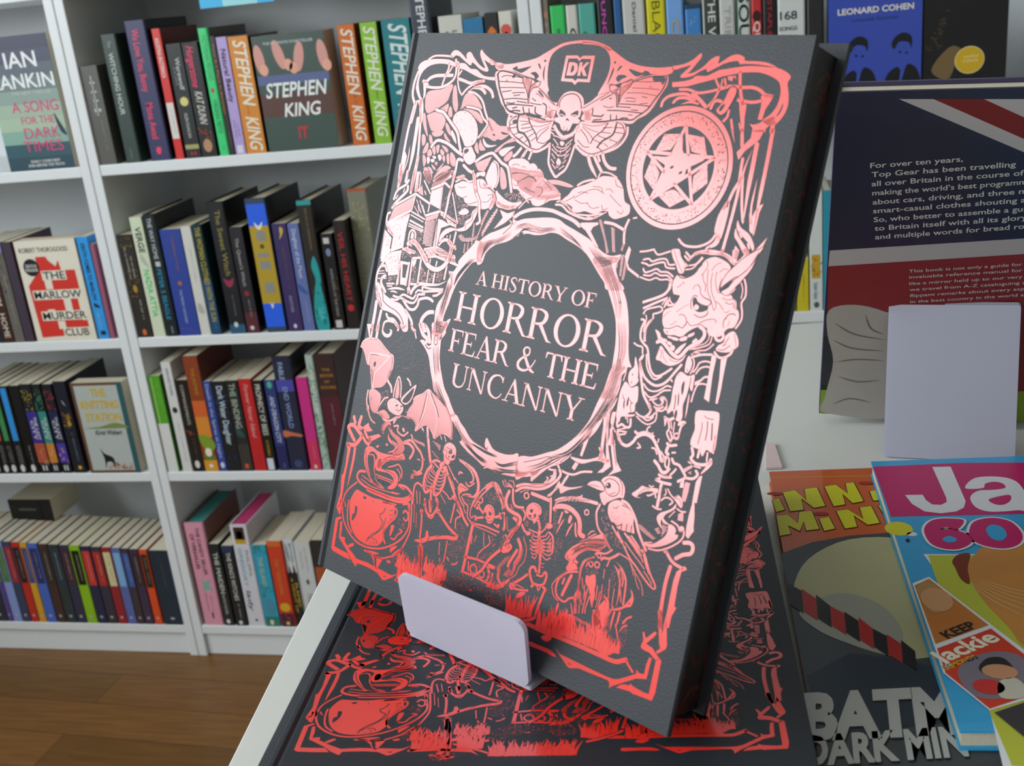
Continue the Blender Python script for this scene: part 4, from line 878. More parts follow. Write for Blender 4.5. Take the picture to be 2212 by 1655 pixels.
dc 280,2526 302,2520 305,2531 288,2536
jd51 275,2555 281,2612 273,2670 230,2718
jd44 245,2564 264,2586 271,2628 265,2673 234,2698
dm49 467,2537 454,2568 434,2580 445,2604 467,2619 445,2668 390,2713 365,2754
dm42 481,2588 473,2642 418,2701 374,2739
dm36 362,2527 365,2536
dm35 503,2542 527,2532
dm36 407,2729 432,2721 451,2740
qc30,43d 354,2733 396,2720 463,2736 424,2758 371,2762
qc18,42d 503,2557 540,2549 532,2582 506,2601
fm104 121,2590 136,2648 165,2703 220,2749 288,2778 359,2784 437,2772 510,2746 584,2699 635,2647 661,2585 650,2529 632,2475
fm95 648,2440 666,2524 677,2598 660,2663 633,2720 600,2757 516,2802 457,2815 420,2808 364,2804
fm96 173,2575 176,2637 199,2705 242,2742
fs99 438,2512 540,2498
fm124 591,2480 634,2468 643,2501
fm104 536,2517 557,2529 553,2563 520,2603 486,2656 492,2697 512,2721
fm103 603,2525 615,2509 640,2520 643,2549 629,2559 613,2549
fc 532,2615 557,2611 547,2656 534,2672
fm91 545,2681 574,2678 592,2648 620,2622 597,2616
fc 560,2755 558,2731 599,2706 598,2718 571,2748
fc 576,2765 603,2735 645,2701 641,2720 611,2751
fc 378,2803 424,2791 477,2787 470,2795 415,2810
qc20,55 565,2563 628,2571 638,2610 572,2588
fc 430,2814 508,2805 497,2848 482,2874 460,2860 444,2834
dc 450,2820 462,2816 475,2849 471,2866 457,2846
fc 547,2804 572,2799 579,2809 554,2814
qc14,49 576,2780 619,2763 620,2802 599,2803
fp 92,2702 131,2681 143,2690 117,2706 122,2858 194,2861 241,2862 268,2891 198,2891 115,2886 98,2875
fp 134,2709 149,2704 159,2749 160,2789 197,2784 198,2806 254,2839 318,2869 407,2862 453,2865 524,2866 587,2870 607,2867 645,2848 603,2883 558,2912 542,2916 495,2891 436,2886 368,2887 328,2890 320,2913 276,2888 235,2854 178,2819 147,2800
dc 540,2892 561,2888 554,2896
fc 628,2887 647,2871 674,2875 652,2888
fp 82,2642 106,2622 99,2596 123,2589 124,2627 124,2674 110,2672 95,2654
fc 226,2822 261,2796 277,2803 246,2826
w967,26 621,2805 675,2799 760,2801
w868,30 820,2761 874,2767 978,2767
fm173 617,2806 677,2805 761,2804
fm205 682,2809 704,2829 749,2838 774,2838
fm102 701,2815 764,2818
fp 818,2803 859,2783 907,2844 952,2833 893,2853 858,2813 823,2822
fs132 902,2825 988,2816
fc 626,131 676,149 755,153 836,141 925,122 981,95 1027,71 1083,46 1154,34 1213,31 1286,37 1373,64 1371,79 1324,59 1273,48 1190,45 1109,54 1056,75 1025,105 1017,142 1021,192 1035,244 1049,273 1043,286 1063,309 1096,329 1118,330 1113,343 1092,342 1034,305 981,262 981,233 935,218 863,204 808,189 752,183 696,184 670,171 663,160 633,158
dc 787,176 816,162 827,175 902,160 904,165 857,193 827,189
dc 911,195 941,187 967,204 966,214 950,223 935,205
dc 950,151 957,146 971,164 971,174
do67 991,132
dc 996,155 1001,195 1008,229 992,200 991,174
fp 1116,104 1188,103 1204,115 1218,104 1291,102 1290,227 1219,226 1203,242 1186,229 1114,226
dp 1133,118 1188,117 1203,130 1215,118 1272,118 1273,213 1212,212 1200,223 1185,213 1132,213
Fp 1143,136 1173,135 1195,143 1203,158 1203,176 1191,195 1175,199 1141,199
Dp 1165,150 1173,150 1180,159 1181,174 1171,184 1162,184
Fp 1209,135 1226,135 1225,158 1249,134 1267,134 1241,163 1266,198 1245,198 1225,171 1225,199 1208,198
fc 677,198 715,184 782,187 861,209 929,223 981,262 1052,307 1113,343 1131,358 1120,369 1114,401 1109,423 1030,427 905,412 854,410 806,396 781,370 752,346 716,290 688,242
dm83 695,211 702,193 731,188 800,198 863,217
dm96 693,203 709,241 728,282 758,324 781,356 818,384 894,397 950,391 1025,406
dm45 724,219 758,210 863,217
dm45 714,241 803,241 877,244
dm45 726,271 810,268 894,267
dm51 746,292 775,288 807,283
dm50 817,295 852,291 896,290
dm50 828,308 870,302
dm57 770,328 842,321 926,323
dm63 789,345 823,346 844,342
dm56 856,335 901,337 923,341
dm63 778,359 839,351 969,353
dm69 836,370 864,363
dm75 823,389 850,380 890,381
dm80 903,361 918,390
dm68 944,367 953,388
dm79 984,357 992,386 1034,400
dm73 1028,337 1052,349 1059,388
dm49 944,338 973,342 1020,345
dm49 953,316 980,328
dc 798,206 816,203 815,216 798,222
dm28 756,242 764,231 770,242
fcx 868,209 899,219 925,221 928,248 924,288 927,314 903,275 872,239
fcx 936,250 974,233 989,238 977,259 947,266 932,293 937,338 930,338 922,296
dm43 985,264 1039,297 1106,341
dc 988,275 1022,300 1021,308 987,285
fs61 969,283 1023,316
dm37 972,297 986,293 1003,306
fc 826,431 847,411 895,400 952,400 1028,417 1096,414 1116,423 1110,452 1114,510 1079,539 1053,559 1010,557 966,539 909,513 868,496 843,468
fm138 825,406 824,447 848,489 892,519 953,545 1009,568 1052,569 1096,548 1120,528
dm50 875,409 846,422 837,447 853,481 890,509 951,537 999,555 1046,561 1081,544 1115,510
dm106 888,403 886,438 904,481 939,489 979,519 1001,550
dm68 952,411 983,452 1021,489 1036,521
dm30 1108,418 1031,430 956,413
dm30 1104,429 1036,449 986,449
dm30 1097,443 1041,470 1025,489
dm42 1093,453 1052,488 1038,512
dm42 1041,526 1084,528 1113,507
dm43 915,450 969,436
dm37 899,430 960,429
dm43 919,466 978,457
dm43 942,486 991,467
dm43 978,503 1009,482
dm43 998,523 1025,503
dm44 839,452 884,441
dm44 850,468 892,460
dm44 880,498 909,486
dm50 921,517 940,505
dm49 957,531 975,517
dc 852,432 875,423 882,436 863,445
fo62 921,488
fo61 963,507
dm80 938,398 1026,409 1062,415
fc 1282,414 1331,414 1395,408 1458,399 1519,401 1546,419 1549,456 1527,495 1490,526 1444,544 1399,555 1351,559 1303,536 1268,505 1265,464
fm121 1559,423 1564,456 1543,497 1504,527 1445,548 1388,564 1342,563 1297,539 1275,523
dm45 1489,402 1529,415 1546,447 1533,480 1494,515 1443,539 1383,558 1332,547 1290,524
dm62 1444,412 1420,447 1380,480 1365,511
dm95 1493,410 1484,461 1432,494 1408,526
dm29 1294,421 1351,428 1398,423 1443,410
dm29 1299,428 1356,448 1400,456
dm35 1301,436 1352,469 1377,493
dm40 1290,447 1332,480 1355,510
dm41 1284,499 1327,527 1360,527
dm40 1420,434 1473,428
dm40 1419,454 1470,456
dm40 1401,471 1452,483
dm40 1383,492 1425,505
dm39 1485,428 1538,427
dm39 1488,450 1541,452
dm39 1471,484 1514,494
dm39 1444,504 1470,519
dm45 1411,524 1436,537
fo56 1478,486
fo56 1431,504
fm120 1120,533 1127,575 1133,614 1150,642 1169,662 1195,682 1215,668 1243,645 1258,610 1267,567 1273,528
fm45 1132,488 1161,491 1197,502 1231,489 1252,480
fm45 1136,503 1152,513 1174,532
fm44 1253,498 1237,512 1218,529
fc 1181,519 1189,510 1208,517 1204,530 1191,531
fm45 1136,530 1166,554 1195,560 1225,547 1248,517
fm45 1138,551 1175,574 1207,580 1233,565 1251,540
fm44 1165,538 1188,544 1211,543 1228,531
fm45 1144,574 1170,596
fm44 1248,569 1224,594
fm45 1147,600 1169,619
fm44 1238,598 1222,615
fm45 1160,625 1184,644
fm44 1233,625 1206,645
fm45 1165,564 1187,584
fm44 1234,554 1227,581
fs35 1194,552 1196,570
fc 1189,592 1210,608 1207,622 1189,623 1182,610
fm30 1191,626 1186,634 1197,636 1205,626
fc 1126,341 1124,326 1131,307 1152,283 1190,272 1231,277 1267,299 1281,332 1273,363 1272,386 1262,399 1277,406 1268,422 1235,424 1237,445 1217,462 1203,457 1190,461 1167,449 1155,429 1121,417 1121,402 1141,398 1125,378
dm53 1137,351 1132,325 1150,298 1193,284 1232,291 1258,317 1270,350
dc 1142,364 1152,362 1180,378 1179,391 1157,395 1142,385
dc 1217,378 1249,361 1258,371 1256,387 1233,391 1215,386
Fm47 1147,385 1165,386 1176,391
Fm47 1222,387 1238,384 1256,387
dc 1189,414 1195,400 1211,410 1209,414 1198,409
dm89 1155,434 1174,462 1193,471 1224,461 1237,432
ds29 1188,440 1190,458
ds29 1206,444 1211,462
fm155 1127,441 1151,466 1183,487 1204,488 1229,482 1255,464 1271,435
do59 1196,479
fs42 1108,445 1133,451
fs42 1105,463 1136,461
fs41 1279,440 1254,449
fs40 1293,457 1264,461
fm60 1115,473 1134,482
fc 1072,370 1104,376 1111,405 1080,404 1053,405 1056,392
fc 1282,401 1294,369 1326,365 1341,400 1313,404
dm24 1081,380 1098,406
dm24 1070,391 1095,408
fm66 1070,352 1091,366 1119,368
fm63 1345,339 1318,358 1283,365
fc 879,640 900,619 935,614 970,611 1006,624 1019,634 1043,629 1067,643 1079,661 1103,675 1126,697 1157,710 1188,723 1213,739 1233,752 1246,762 1223,780 1125,801 1049,782 987,761 957,731 920,713 902,684
fm123 986,561 967,600
fm128 1017,570 1006,611
fm154 943,562 922,590 903,605
fm80 975,573 960,598 956,612
fm172e 1367,570 1389,607 1416,638 1443,666
fm148 1398,563 1430,601 1464,637
fm113 1419,556 1439,588
fm158 1445,547 1468,588 1503,613 1538,615
fm91 1081,656 1101,667 1117,687
dm28 904,651 931,641 954,647
dm28 967,654 987,650 996,657
dm28 918,691 952,683 992,682 1025,687
dm28 1003,711 1027,692 1060,698 1075,717
dm28 937,738 961,747 962,722
fc 1204,37 1270,39 1338,54 1395,78 1460,112 1508,131 1578,145 1669,149 1738,144 1744,167 1726,177 1712,181 1647,180 1611,178 1547,205 1506,223 1469,224 1417,244 1413,267 1357,285 1358,264 1379,220 1391,177 1390,136 1379,104 1353,76 1317,59 1273,51 1207,48
dc 1502,159 1521,161 1577,174 1595,164 1622,175 1574,187 1551,192 1519,176
dc 1440,208 1448,190 1475,186 1499,194 1471,207 1458,220
dc 1452,145 1460,150 1437,173 1440,158
do62 1416,131
dc 1411,156 1418,166 1408,206 1396,234 1402,196
fc 1726,189 1707,183 1648,182 1590,193 1540,212 1496,234 1421,261 1357,284 1322,313 1279,338 1273,354 1295,376 1303,407 1330,413 1396,414 1502,398 1545,406 1581,404 1606,383 1654,356 1681,320 1705,270 1729,226
dm74 1716,190 1719,207 1712,238 1695,268 1673,298 1649,336 1598,373 1571,389 1498,391 1425,403 1349,409
dm58 1714,187 1635,190 1578,204 1536,219
dc 1646,189 1691,188 1714,199 1703,227 1691,212 1651,209
dm33 1542,244 1618,244 1693,246
dm33 1517,268 1593,265 1682,274
dm33 1556,214 1626,214 1690,210
dm39 1511,293 1538,289 1572,293
dm39 1520,305 1575,305
dm43 1606,281 1634,285
dm38 1602,314 1643,309
dm50 1480,319 1591,319 1658,323
dm50 1483,332 1552,333
dm49 1560,343 1597,344
dm56 1425,352 1506,350 1618,355
dm44 1547,366 1572,367
dm67 1509,388 1520,382 1551,383
dm67 1449,371 1455,396
dm61 1483,372 1488,391
dm74 1349,381 1397,381 1407,371
dm57 1354,401 1403,394
dm69 1340,348 1342,381
dm40 1398,333 1428,339 1458,333
fcx 1532,205 1533,232 1508,258 1490,284 1484,311 1474,259 1476,229 1501,216
fcx 1411,231 1454,240 1464,255 1453,260 1474,284 1480,322 1474,332 1458,280 1422,264
dm39 1417,269 1353,307 1282,349
dm56 1438,276 1384,303 1379,308
dc 1421,297 1439,293 1431,301
dm22 1635,241 1642,231 1650,241
fm138 1720,319 1725,294 1752,273 1799,262 1841,261 1892,282
fm131 1779,301 1800,281 1840,277 1888,289
fm89a 1821,306 1864,295 1910,300
fc 1754,212 1771,210 1821,203 1853,193 1872,180 1922,179 1952,166 1981,152 2023,145 2064,138 2111,132 2162,131 2215,134 2253,136 2294,148 2326,170 2318,197 2332,239 2340,283 2333,324 2307,363 2277,374 2239,356 2270,327 2290,292 2296,251 2290,218 2274,191 2236,172 2184,158 2143,157 2096,160 2053,168 2002,179 1964,192 1886,213 1833,227 1776,231 1759,232
fc 1737,142 1754,138 1795,130 1833,113 1857,93 1873,81 1878,100 1857,131 1836,160 1824,172 1857,164 1896,140 1927,108 1954,93 1970,98 1969,124 1998,107 2026,90 2059,84 2091,96 2100,110 2158,111 2210,117 2253,134 2226,131 2161,124 2098,123 2077,125 2064,113 2042,113 2002,123 1968,140 1924,162 1915,149 1884,161 1850,181 1801,191 1789,183 1801,168 1833,136 1812,140 1758,155 1741,158
fm145 2001,233 2052,219 2113,222 2158,220 2196,230 2227,249 2258,253
fm137 2127,279 2173,282 2214,274
fp 2207,255 2226,247 2267,248 2258,275 2241,310 2236,353 2215,352 2218,300 2215,275
fm143 2085,158 2098,213 2114,259 2130,292
fp 2117,281 2149,294 2152,349 2163,407 2150,408 2139,373 2123,327 2110,286 2096,280 2102,264
fm120 1799,242 1847,241 1895,253 1949,246 2001,233
fm170 1871,256 1917,285 1951,312
fm110 2001,235 1984,278 1957,312
fm101 1972,192 2000,228
fm75 2007,191 2006,221
fm100 2017,188 2030,220
fp 2028,178 2067,173 2074,191 2058,177 2055,198 2034,192
fp 2181,372 2200,375 2224,368 2251,350 2288,335 2303,359 2276,372 2262,388 2263,401 2207,404 2198,388
fm190 2292,364 2291,399
dm71b 2317,279 2312,309 2298,337
oc 2053,226 2067,216 2086,230 2087,255 2064,316 2043,341 2021,339 2006,324 2018,304 2034,280 2043,250
Dc 2025,306 2043,294 2041,310 2029,327 2020,323
Dm25 2044,231 2052,222 2074,223
om141 1978,318 1987,289 2007,282 2028,288
fm119 2069,321 2067,349 2052,368
fm109 2089,359 2109,410
fm74 2131,373 2150,408
fm177e 2296,389 2300,503 2301,617 2302,715 2307,836
fp 2314,701 2324,696 2314,734 2311,829 2287,816 2266,735 2281,767 2294,726
fm90a 2272,596 2271,662 2272,718 2285,783
fm207e 2236,452 2238,540 2240,642 2249,790
fm139a 2220,479 2205,543 2196,600 2172,655 2155,714 2141,735
fm140 2184,518 2185,554 2189,601 2194,660 2189,777 2178,923
fm119 2202,593 2212,651 2228,723 2247,781
fp 2200,395 2258,391 2243,435 2185,488 2164,526 2148,494 2178,459 2201,431
fm161 2152,398 2168,466
fm99e 2103,401 2130,456
fc 2155,697 2167,716 2167,796 2157,865 2133,848 2120,832 2121,781 2131,743
dm50b 2146,748 2138,827
dm42 2156,704 2160,727
fm107 2132,844 2110,881 2061,908 2006,915 1976,908 1951,890
fm86 2144,846 2130,885 2098,913 2112,925
fc 2149,849 2155,875 2141,897 2116,907 2140,877
fc 2222,777 2242,804 2289,829 2321,871 2321,894 2293,864 2234,822 2221,797
fc 2220,810 2239,841 2306,903 2287,915 2246,870 2221,844
fs77 2238,822 2255,846
fs90 2291,868 2302,886
fp 2374,831 2352,906 2345,925 2309,930 2330,893
fp 2234,882 2257,899 2256,937 2236,940
fm146 2046,944 2082,929 2139,921 2198,927 2232,941
fc 888,674 907,658 989,665 1095,663 1120,689 1151,704 1192,724 1229,748 1251,780 1239,788 1188,797 1161,814 1124,831 1086,828 1068,809 1044,808 1021,789 989,775 967,763 938,762 914,725
dm32 967,727 991,711 1025,697 1063,701 1080,713
dm36 1011,751 1051,762 1085,769
dm31 1125,709 1156,724 1184,745
dm32 1043,805 1078,794
dm32 1087,741 1119,741 1130,764 1105,791
dm31 1177,788 1162,803 1161,814
dm33 915,689 947,683 994,682
fc 1262,789 1294,759 1317,729 1352,713 1380,703 1414,687 1443,671 1473,655 1510,652 1556,657 1581,675 1605,705 1625,756 1657,772 1664,801 1653,818 1624,831 1586,842 1554,829 1541,811 1504,815 1483,830 1450,831 1410,825 1370,836 1338,833 1329,813 1295,800
dm30 1328,773 1369,748 1419,723 1464,719 1501,735
dm30 1338,778 1380,791 1417,784
dm30 1413,787 1448,807 1487,797
dm29 1502,788 1511,807 1538,798
dm29 1534,735 1574,761 1612,783
dm29 1550,665 1564,690 1599,699
dm30 1427,706 1478,708 1492,730
dm29 1505,715 1528,709 1552,724
dm31 1284,791 1315,774 1333,758
dm30 1347,744 1375,737 1410,741
dm29 1593,805 1620,815 1627,795
fm100 1228,813 1268,813 1314,839 1379,855 1440,859 1486,843
fm77 1233,799 1272,795 1349,842 1393,844 1452,840 1511,824
fm69 1245,791 1308,815 1345,842
fm52 1429,850 1479,847 1534,815
fm98 1338,710 1368,691 1415,677 1437,678
fm74 1450,663 1461,639 1510,638 1555,654
hc 1150,702 1225,697 1311,715 1294,724 1222,719 1158,715
fc 855,859 837,822 830,783 862,801 906,822 956,831 1015,821 989,849 941,868 893,866
fm165 857,841 910,857 980,850
qp70,49 873,789 934,783 998,774 1026,810 992,824 935,823 898,812
fm64 990,778 1022,796 1057,821
fm64 1044,808 1000,855
fm168 738,762 791,776 816,795 832,837 823,859 812,875
fm100 817,838 807,875
dm50 776,773 821,794 844,828 834,865
hw 794,884 811,889 780,965 764,960
hw 856,874 871,877 836,948 792,1011 785,1001 813,936
hw 1497,852 1518,853 1595,996 1581,1005 1553,942
hw 1578,879 1600,883 1630,989 1612,993
hw 1663,942 1675,943 1668,980 1656,979
fp 880,875 901,880 936,887 980,871 976,893 926,938 862,974 909,911
fm178 987,899 1023,874 1083,853 1150,844 1218,844 1288,859 1353,875 1398,897
fp 1394,898 1402,880 1501,868 1503,878 1477,891 1466,913 1494,943 1528,979 1514,987 1480,951 1436,913 1407,899
fm132 1537,863 1587,865 1635,879 1657,887
fm121 1669,836 1658,873 1659,909 1668,947
fm78 1691,827 1709,822
fc 786,1045 835,1003 879,983 956,945 974,922 968,880 980,871 978,900 1002,918 1049,902 1129,888 1208,878 1267,881 1312,900 1378,920 1429,937 1471,952 1520,980 1568,1003 1615,1010 1664,997 1648,1029 1624,1046 1633,1067 1667,1105 1718,1150 1624,1165 1601,1135 1564,1104 1536,1078 1504,1049 1472,1023 1432,1001 1385,983 1338,969 1280,949 1230,948 1193,961 1141,971 1085,970 1051,983 1034,1000 1025,990 967,1024 909,1044 875,1063 840,1100 828,1149 796,1161 779,1097
g5,28 1002,940 1063,919 1110,920 1159,935 | 1004,964 1042,946 1110,959 1164,952
g4,31 1275,911 1319,930 1368,952 1428,985 | 1290,937 1334,956 1392,976 1451,1009
g6,30 1466,983 1505,1019 1551,1052 1603,1095 | 1536,994 1572,1020 1624,1046 1655,1107
g5,34 795,1080 844,1038 915,1011 981,967 | 816,1121 845,1063 917,1036 987,991
g4,32 1017,998 1047,966 1072,956 1137,955 | 991,1005 1031,979 1061,947 1115,941
g4,35 1138,924 1177,933 1220,925 1256,924 | 1109,952 1157,960 1208,947 1267,933
g4,33 1532,1025 1559,1035 1591,1030 1626,1022 | 1567,1067 1590,1060 1612,1050 1623,1042
dc 1061,968 1053,990 1028,1004 1040,974
fm57 959,920 982,935 999,926
dm37 930,991 975,943 973,900
hw 1642,1036 1658,1021 1659,1057 1650,1072
hw 1665,1000 1682,988 1689,1096 1676,1091
hw 1690,1004 1708,1027 1707,1106 1694,1115
fp 1698,953 1713,968 1708,1027 1721,1048 1782,1075 1785,1088 1716,1059 1686,1004
fc 868,1027 805,1046 763,1046 742,1071 703,1115 670,1154 663,1172 665,1183 643,1220 624,1223 610,1230 624,1251 614,1276 610,1322 599,1359 573,1400 565,1445 570,1479 575,1530 570,1560 636,1577 667,1543 665,1520 684,1468 672,1467 642,1493 632,1477 636,1439 651,1388 662,1337 680,1283 706,1234 740,1184 771,1154 825,1146 819,1114 865,1063
g7,36 741,1141 703,1189 668,1239 660,1300 | 778,1136 732,1182 691,1236 668,1285
g6,37 615,1281 610,1337 595,1405 592,1470 | 641,1289 640,1346 631,1417 625,1473
g6,34 580,1457 583,1500 587,1528 590,1557 | 626,1478 626,1510 652,1514 637,1548
g4,29 841,1053 821,1080 822,1111 808,1132 | 862,1050 846,1071 827,1102 819,1131
dm46 623,1234 639,1266 645,1317
fm47 609,1225 640,1238 650,1293 637,1335
fc 564,1503 565,1540 578,1605 575,1623 555,1627 525,1606 504,1607 495,1614 533,1640 555,1659 578,1684 596,1721 623,1777 639,1805 657,1842 687,1865 735,1892 773,1915 806,1951 847,1941 837,1934 798,1892 770,1858 732,1820 704,1774 679,1727 657,1674 649,1626 645,1581 651,1539 668,1485
g5,34 587,1513 590,1542 607,1544 603,1545 | 657,1501 647,1526 636,1545 627,1541
g4,40 592,1628 609,1678 628,1732 650,1786 | 636,1609 648,1670 666,1724 681,1750
g6,37 642,1802 672,1854 717,1887 765,1917 | 677,1797 713,1839 747,1878 772,1898
dm40 593,1585 600,1563 618,1571 620,1609 604,1612 594,1587
dm34 604,1580 610,1593
fm206 470,1528 504,1575 537,1592 547,1611
fm205 498,1523 539,1551 557,1588 567,1610
dm47 642,1570 634,1583 643,1555
dm48 538,1627 563,1643 582,1636
fc 804,1945 851,1988 886,2020 917,2047 906,2064 951,2089 981,2102 1040,2121 1090,2141 1116,2123 1093,2152 1120,2142 1151,2145 1182,2150 1239,2146 1325,2134 1419,2101 1446,2069 1451,2060 1318,2106 1298,2027 1262,2038 1211,2049 1140,2045 1104,2020 1080,1998 1073,2014 1076,2041 1099,2058 1044,2049 979,2032 926,1991 884,1964 849,1935
g5,36 833,1964 864,2011 923,2054 987,2080 | 859,1958 898,2006 950,2039 1010,2063
g6,39 925,2062 990,2091 1050,2118 1102,2130 | 962,2056 1024,2088 1080,2102 1120,2111
g5,35 972,2050 1033,2066 1104,2079 1178,2079 | 998,2049 1054,2058 1108,2064 1168,2068
g4,40 1149,2095 1199,2102 1255,2081 1305,2055 | 1172,2111 1216,2114 1260,2099 1311,2080
g5,37 1161,2128 1212,2123 1264,2115 1317,2101 | 1198,2141 1237,2136 1278,2128 1320,2116
g3,44 1136,2143 1166,2146 1200,2151 1217,2144 | 1170,2134 1197,2138 1216,2139 1250,2132
dm31 1093,2065 1095,2042
fc 1735,1517 1719,1611 1697,1681 1671,1772 1624,1849 1579,1900 1523,1948 1469,1975 1384,2017 1301,2042 1309,2147 1357,2121 1395,2097 1405,2135 1440,2098 1495,2043 1555,2007 1596,1969 1620,1930 1658,1887 1715,1820 1741,1762 1751,1708 1776,1683 1802,1593 1795,1517 1769,1458
g6,38 1345,2075 1425,2041 1490,1990 1547,1975 | 1405,2101 1479,2047 1537,2005 1571,1969
g6,37 1489,1983 1566,1950 1626,1889 1668,1825 | 1536,1998 1607,1947 1658,1887 1720,1806
g7,36 1605,1874 1668,1792 1717,1696 1735,1640 | 1691,1820 1724,1759 1760,1680 1783,1610
dm38 1340,2056 1420,2021 1482,1992 1503,2007 1476,2034
dm37 1553,2001 1626,1922 1680,1842
fc 1610,1959 1676,1955 1728,1939 1770,1911 1753,1877 1781,1889 1802,1929 1746,1944 1680,1974 1630,1971
fm103 1539,2011 1571,2036 1638,2038 1690,2011 1743,1997
fm89 1497,2049 1540,2051 1535,2100 1482,2128 1408,2148
fp 1677,1797 1705,1777 1672,1943 1659,1940
fp 1627,2008 1640,1978 1661,1979 1645,2016
fm154 1753,1714 1765,1795 1781,1922 1821,1924
fc 1513,1032 1556,1087 1599,1122 1638,1177 1678,1239 1709,1301 1729,1385 1735,1452 1738,1533 1725,1597 1710,1655 1777,1640 1793,1603 1801,1533 1819,1509 1822,1489 1842,1485 1822,1455 1804,1398 1787,1321 1761,1238 1734,1182 1692,1128 1654,1073 1652,1033 1655,1012
g4,30 1565,1072 1617,1126 1670,1206 1705,1281 | 1626,1064 1676,1131 1721,1211 1732,1290
g6,29 1714,1300 1743,1383 1755,1448 1758,1529 | 1761,1292 1786,1375 1794,1440 1786,1509
g4,29 1755,1516 1752,1571 1738,1615 1728,1644 | 1783,1496 1788,1550 1782,1591 1768,1635
dm29 1710,1200 1709,1213 1719,1212
fm69 1133,2230 1174,2202 1208,2221 1248,2248 1265,2271
fm81 1137,2246 1177,2215 1218,2246 1251,2275 1265,2313
fm61 1261,2256 1274,2305
fc 1518,2173 1549,2137 1570,2087 1583,2099 1605,2053 1620,2049 1599,2097 1607,2103 1652,2096 1711,2074 1677,2094 1630,2115 1594,2141 1579,2124 1562,2134 1537,2170
dm29 1560,2126 1575,2120 1584,2130
fm139 1325,2180 1369,2159 1435,2146 1483,2130 1517,2104 1533,2073 1535,2043
om133 1327,2204 1372,2173 1456,2158 1511,2132 1554,2091 1572,2057 1560,2034
fm58 1493,2089 1504,2094 1482,2126
fm58 1515,2080 1529,2071
hw 1336,2213 1374,2180 1440,2165 1377,2191
fm154e 1808,2129 1717,2134 1658,2145 1616,2164 1582,2187 1574,2210
fm75 1570,2182 1608,2158 1699,2130 1716,2117
dm29 1584,2181 1640,2154 1763,2127
hw 1577,2183 1626,2164 1703,2144 1809,2132 1704,2149 1627,2168
fm231 1574,2223 1593,2205 1627,2195 1670,2196 1715,2217 1736,2250 1745,2289 1770,2297
dm40 1575,2226 1599,2216 1637,2208 1685,2217 1712,2244 1728,2283
fm96 1710,2250 1721,2294 1731,2309
fm97 1625,2225 1615,2280
fm74b 1644,2248 1627,2287 1612,2334
fm85b 1698,2253 1681,2290 1671,2330
fm45b 1709,2271 1689,2322
fc 1671,2224 1685,2231 1680,2261 1666,2257
fc 1631,2210 1661,2211 1647,2223
fm63b 1665,2347 1652,2388
fm62b 1718,2334 1692,2360
fr117,61 1760,2185
qc40,32 1575,2242 1599,2229 1608,2317 1595,2321
qc30,32 1526,2245 1542,2243 1539,2287 1523,2303
qc26,39 1408,2326 1442,2324 1436,2353 1414,2338
fc 1411,2271 1419,2247 1446,2228 1480,2229 1502,2247 1504,2268 1490,2280 1501,2296 1486,2305 1474,2325 1460,2313 1436,2312 1418,2298
dc 1435,2266 1450,2259 1451,2275 1437,2277
dc 1434,2291 1447,2290 1447,2301 1432,2300
dc 1468,2276 1476,2281 1473,2293 1461,2289
dm27 1434,2307 1454,2304 1473,2293
dm24 1447,2233 1476,2238 1494,2255
fm153 1491,2299 1506,2318 1514,2340
ds23 1491,2312 1510,2304
ds23 1497,2321 1515,2313
ds23 1501,2331 1519,2322
om133 1543,2179 1555,2229 1567,2289
om166 1425,2188 1481,2189 1539,2191
dm27 1447,2193 1495,2192 1536,2194
Fr143,77 1397,2207
om121 1308,2199 1322,2255 1349,2275 1393,2268
fm120 1398,2345 1422,2371 1439,2379
fc 1435,2378 1457,2368 1466,2379 1445,2391
fc 1543,2302 1575,2295 1585,2308 1559,2324
fm81 1544,2331 1550,2300
fm67 1235,2183 1254,2200 1284,2191 1312,2200
fm61 1247,2171 1259,2190
fm61 1274,2167 1299,2163 1311,2184
fm61 1267,2180 1283,2186
fm96 1349,2277 1392,2279 1412,2300 1408,2326
om188 1287,2215 1277,2262 1297,2298 1336,2309 1373,2314 1389,2334 1375,2377 1343,2422 1340,2451
hw 1299,2262 1339,2294 1319,2297
fm36 1301,2341 1324,2403 1355,2383 1372,2353 1336,2336
fs73 1269,2331 1283,2327 1298,2400
fm49 1287,2400 1297,2411 1303,2393 1286,2337
fc 1338,2330 1362,2328 1372,2339 1359,2343
fm152 1512,2341 1520,2387 1536,2450
fm65 1451,2359 1507,2361
fm64 1541,2332 1523,2356
fm53 1477,2367 1488,2381 1513,2377
fm53 1475,2384 1489,2399 1517,2394
fm53 1473,2404 1490,2418 1522,2412
fm53 1475,2425 1491,2436 1526,2428
fm53 1479,2443 1495,2451 1530,2444
fm52 1560,2342 1555,2360 1527,2373
fm52 1576,2351 1565,2373 1531,2390
fm52 1589,2363 1575,2389 1535,2405
fm52 1597,2379 1583,2405 1539,2421
fm52 1601,2397 1590,2419 1543,2437
fm93 1569,2337 1596,2350 1608,2386 1612,2427
fm53 1467,2408 1489,2415 1519,2403
fm53 1475,2425 1494,2432 1523,2419
fm53 1483,2444 1502,2449 1528,2436
fm53 1491,2463 1509,2465 1532,2446
fm53 1498,2477 1517,2484 1526,2463
fm52 1596,2379 1576,2393 1532,2393
fm52 1604,2395 1584,2409 1536,2410
fm52 1608,2412 1588,2427 1540,2424
fm52 1610,2431 1590,2445 1544,2439
fm58 1608,2450 1585,2468 1551,2452
fm129 1521,2375 1543,2449 1552,2487 1559,2541
ds20 1540,2493 1559,2485
ds20 1543,2503 1561,2494
ds20 1545,2513 1564,2504
ds20 1548,2523 1566,2514
fs41 1561,2492 1578,2492
fs41 1565,2509 1578,2508
fm135 1542,2541 1528,2524 1508,2531 1504,2556 1522,2586 1538,2605 1531,2618
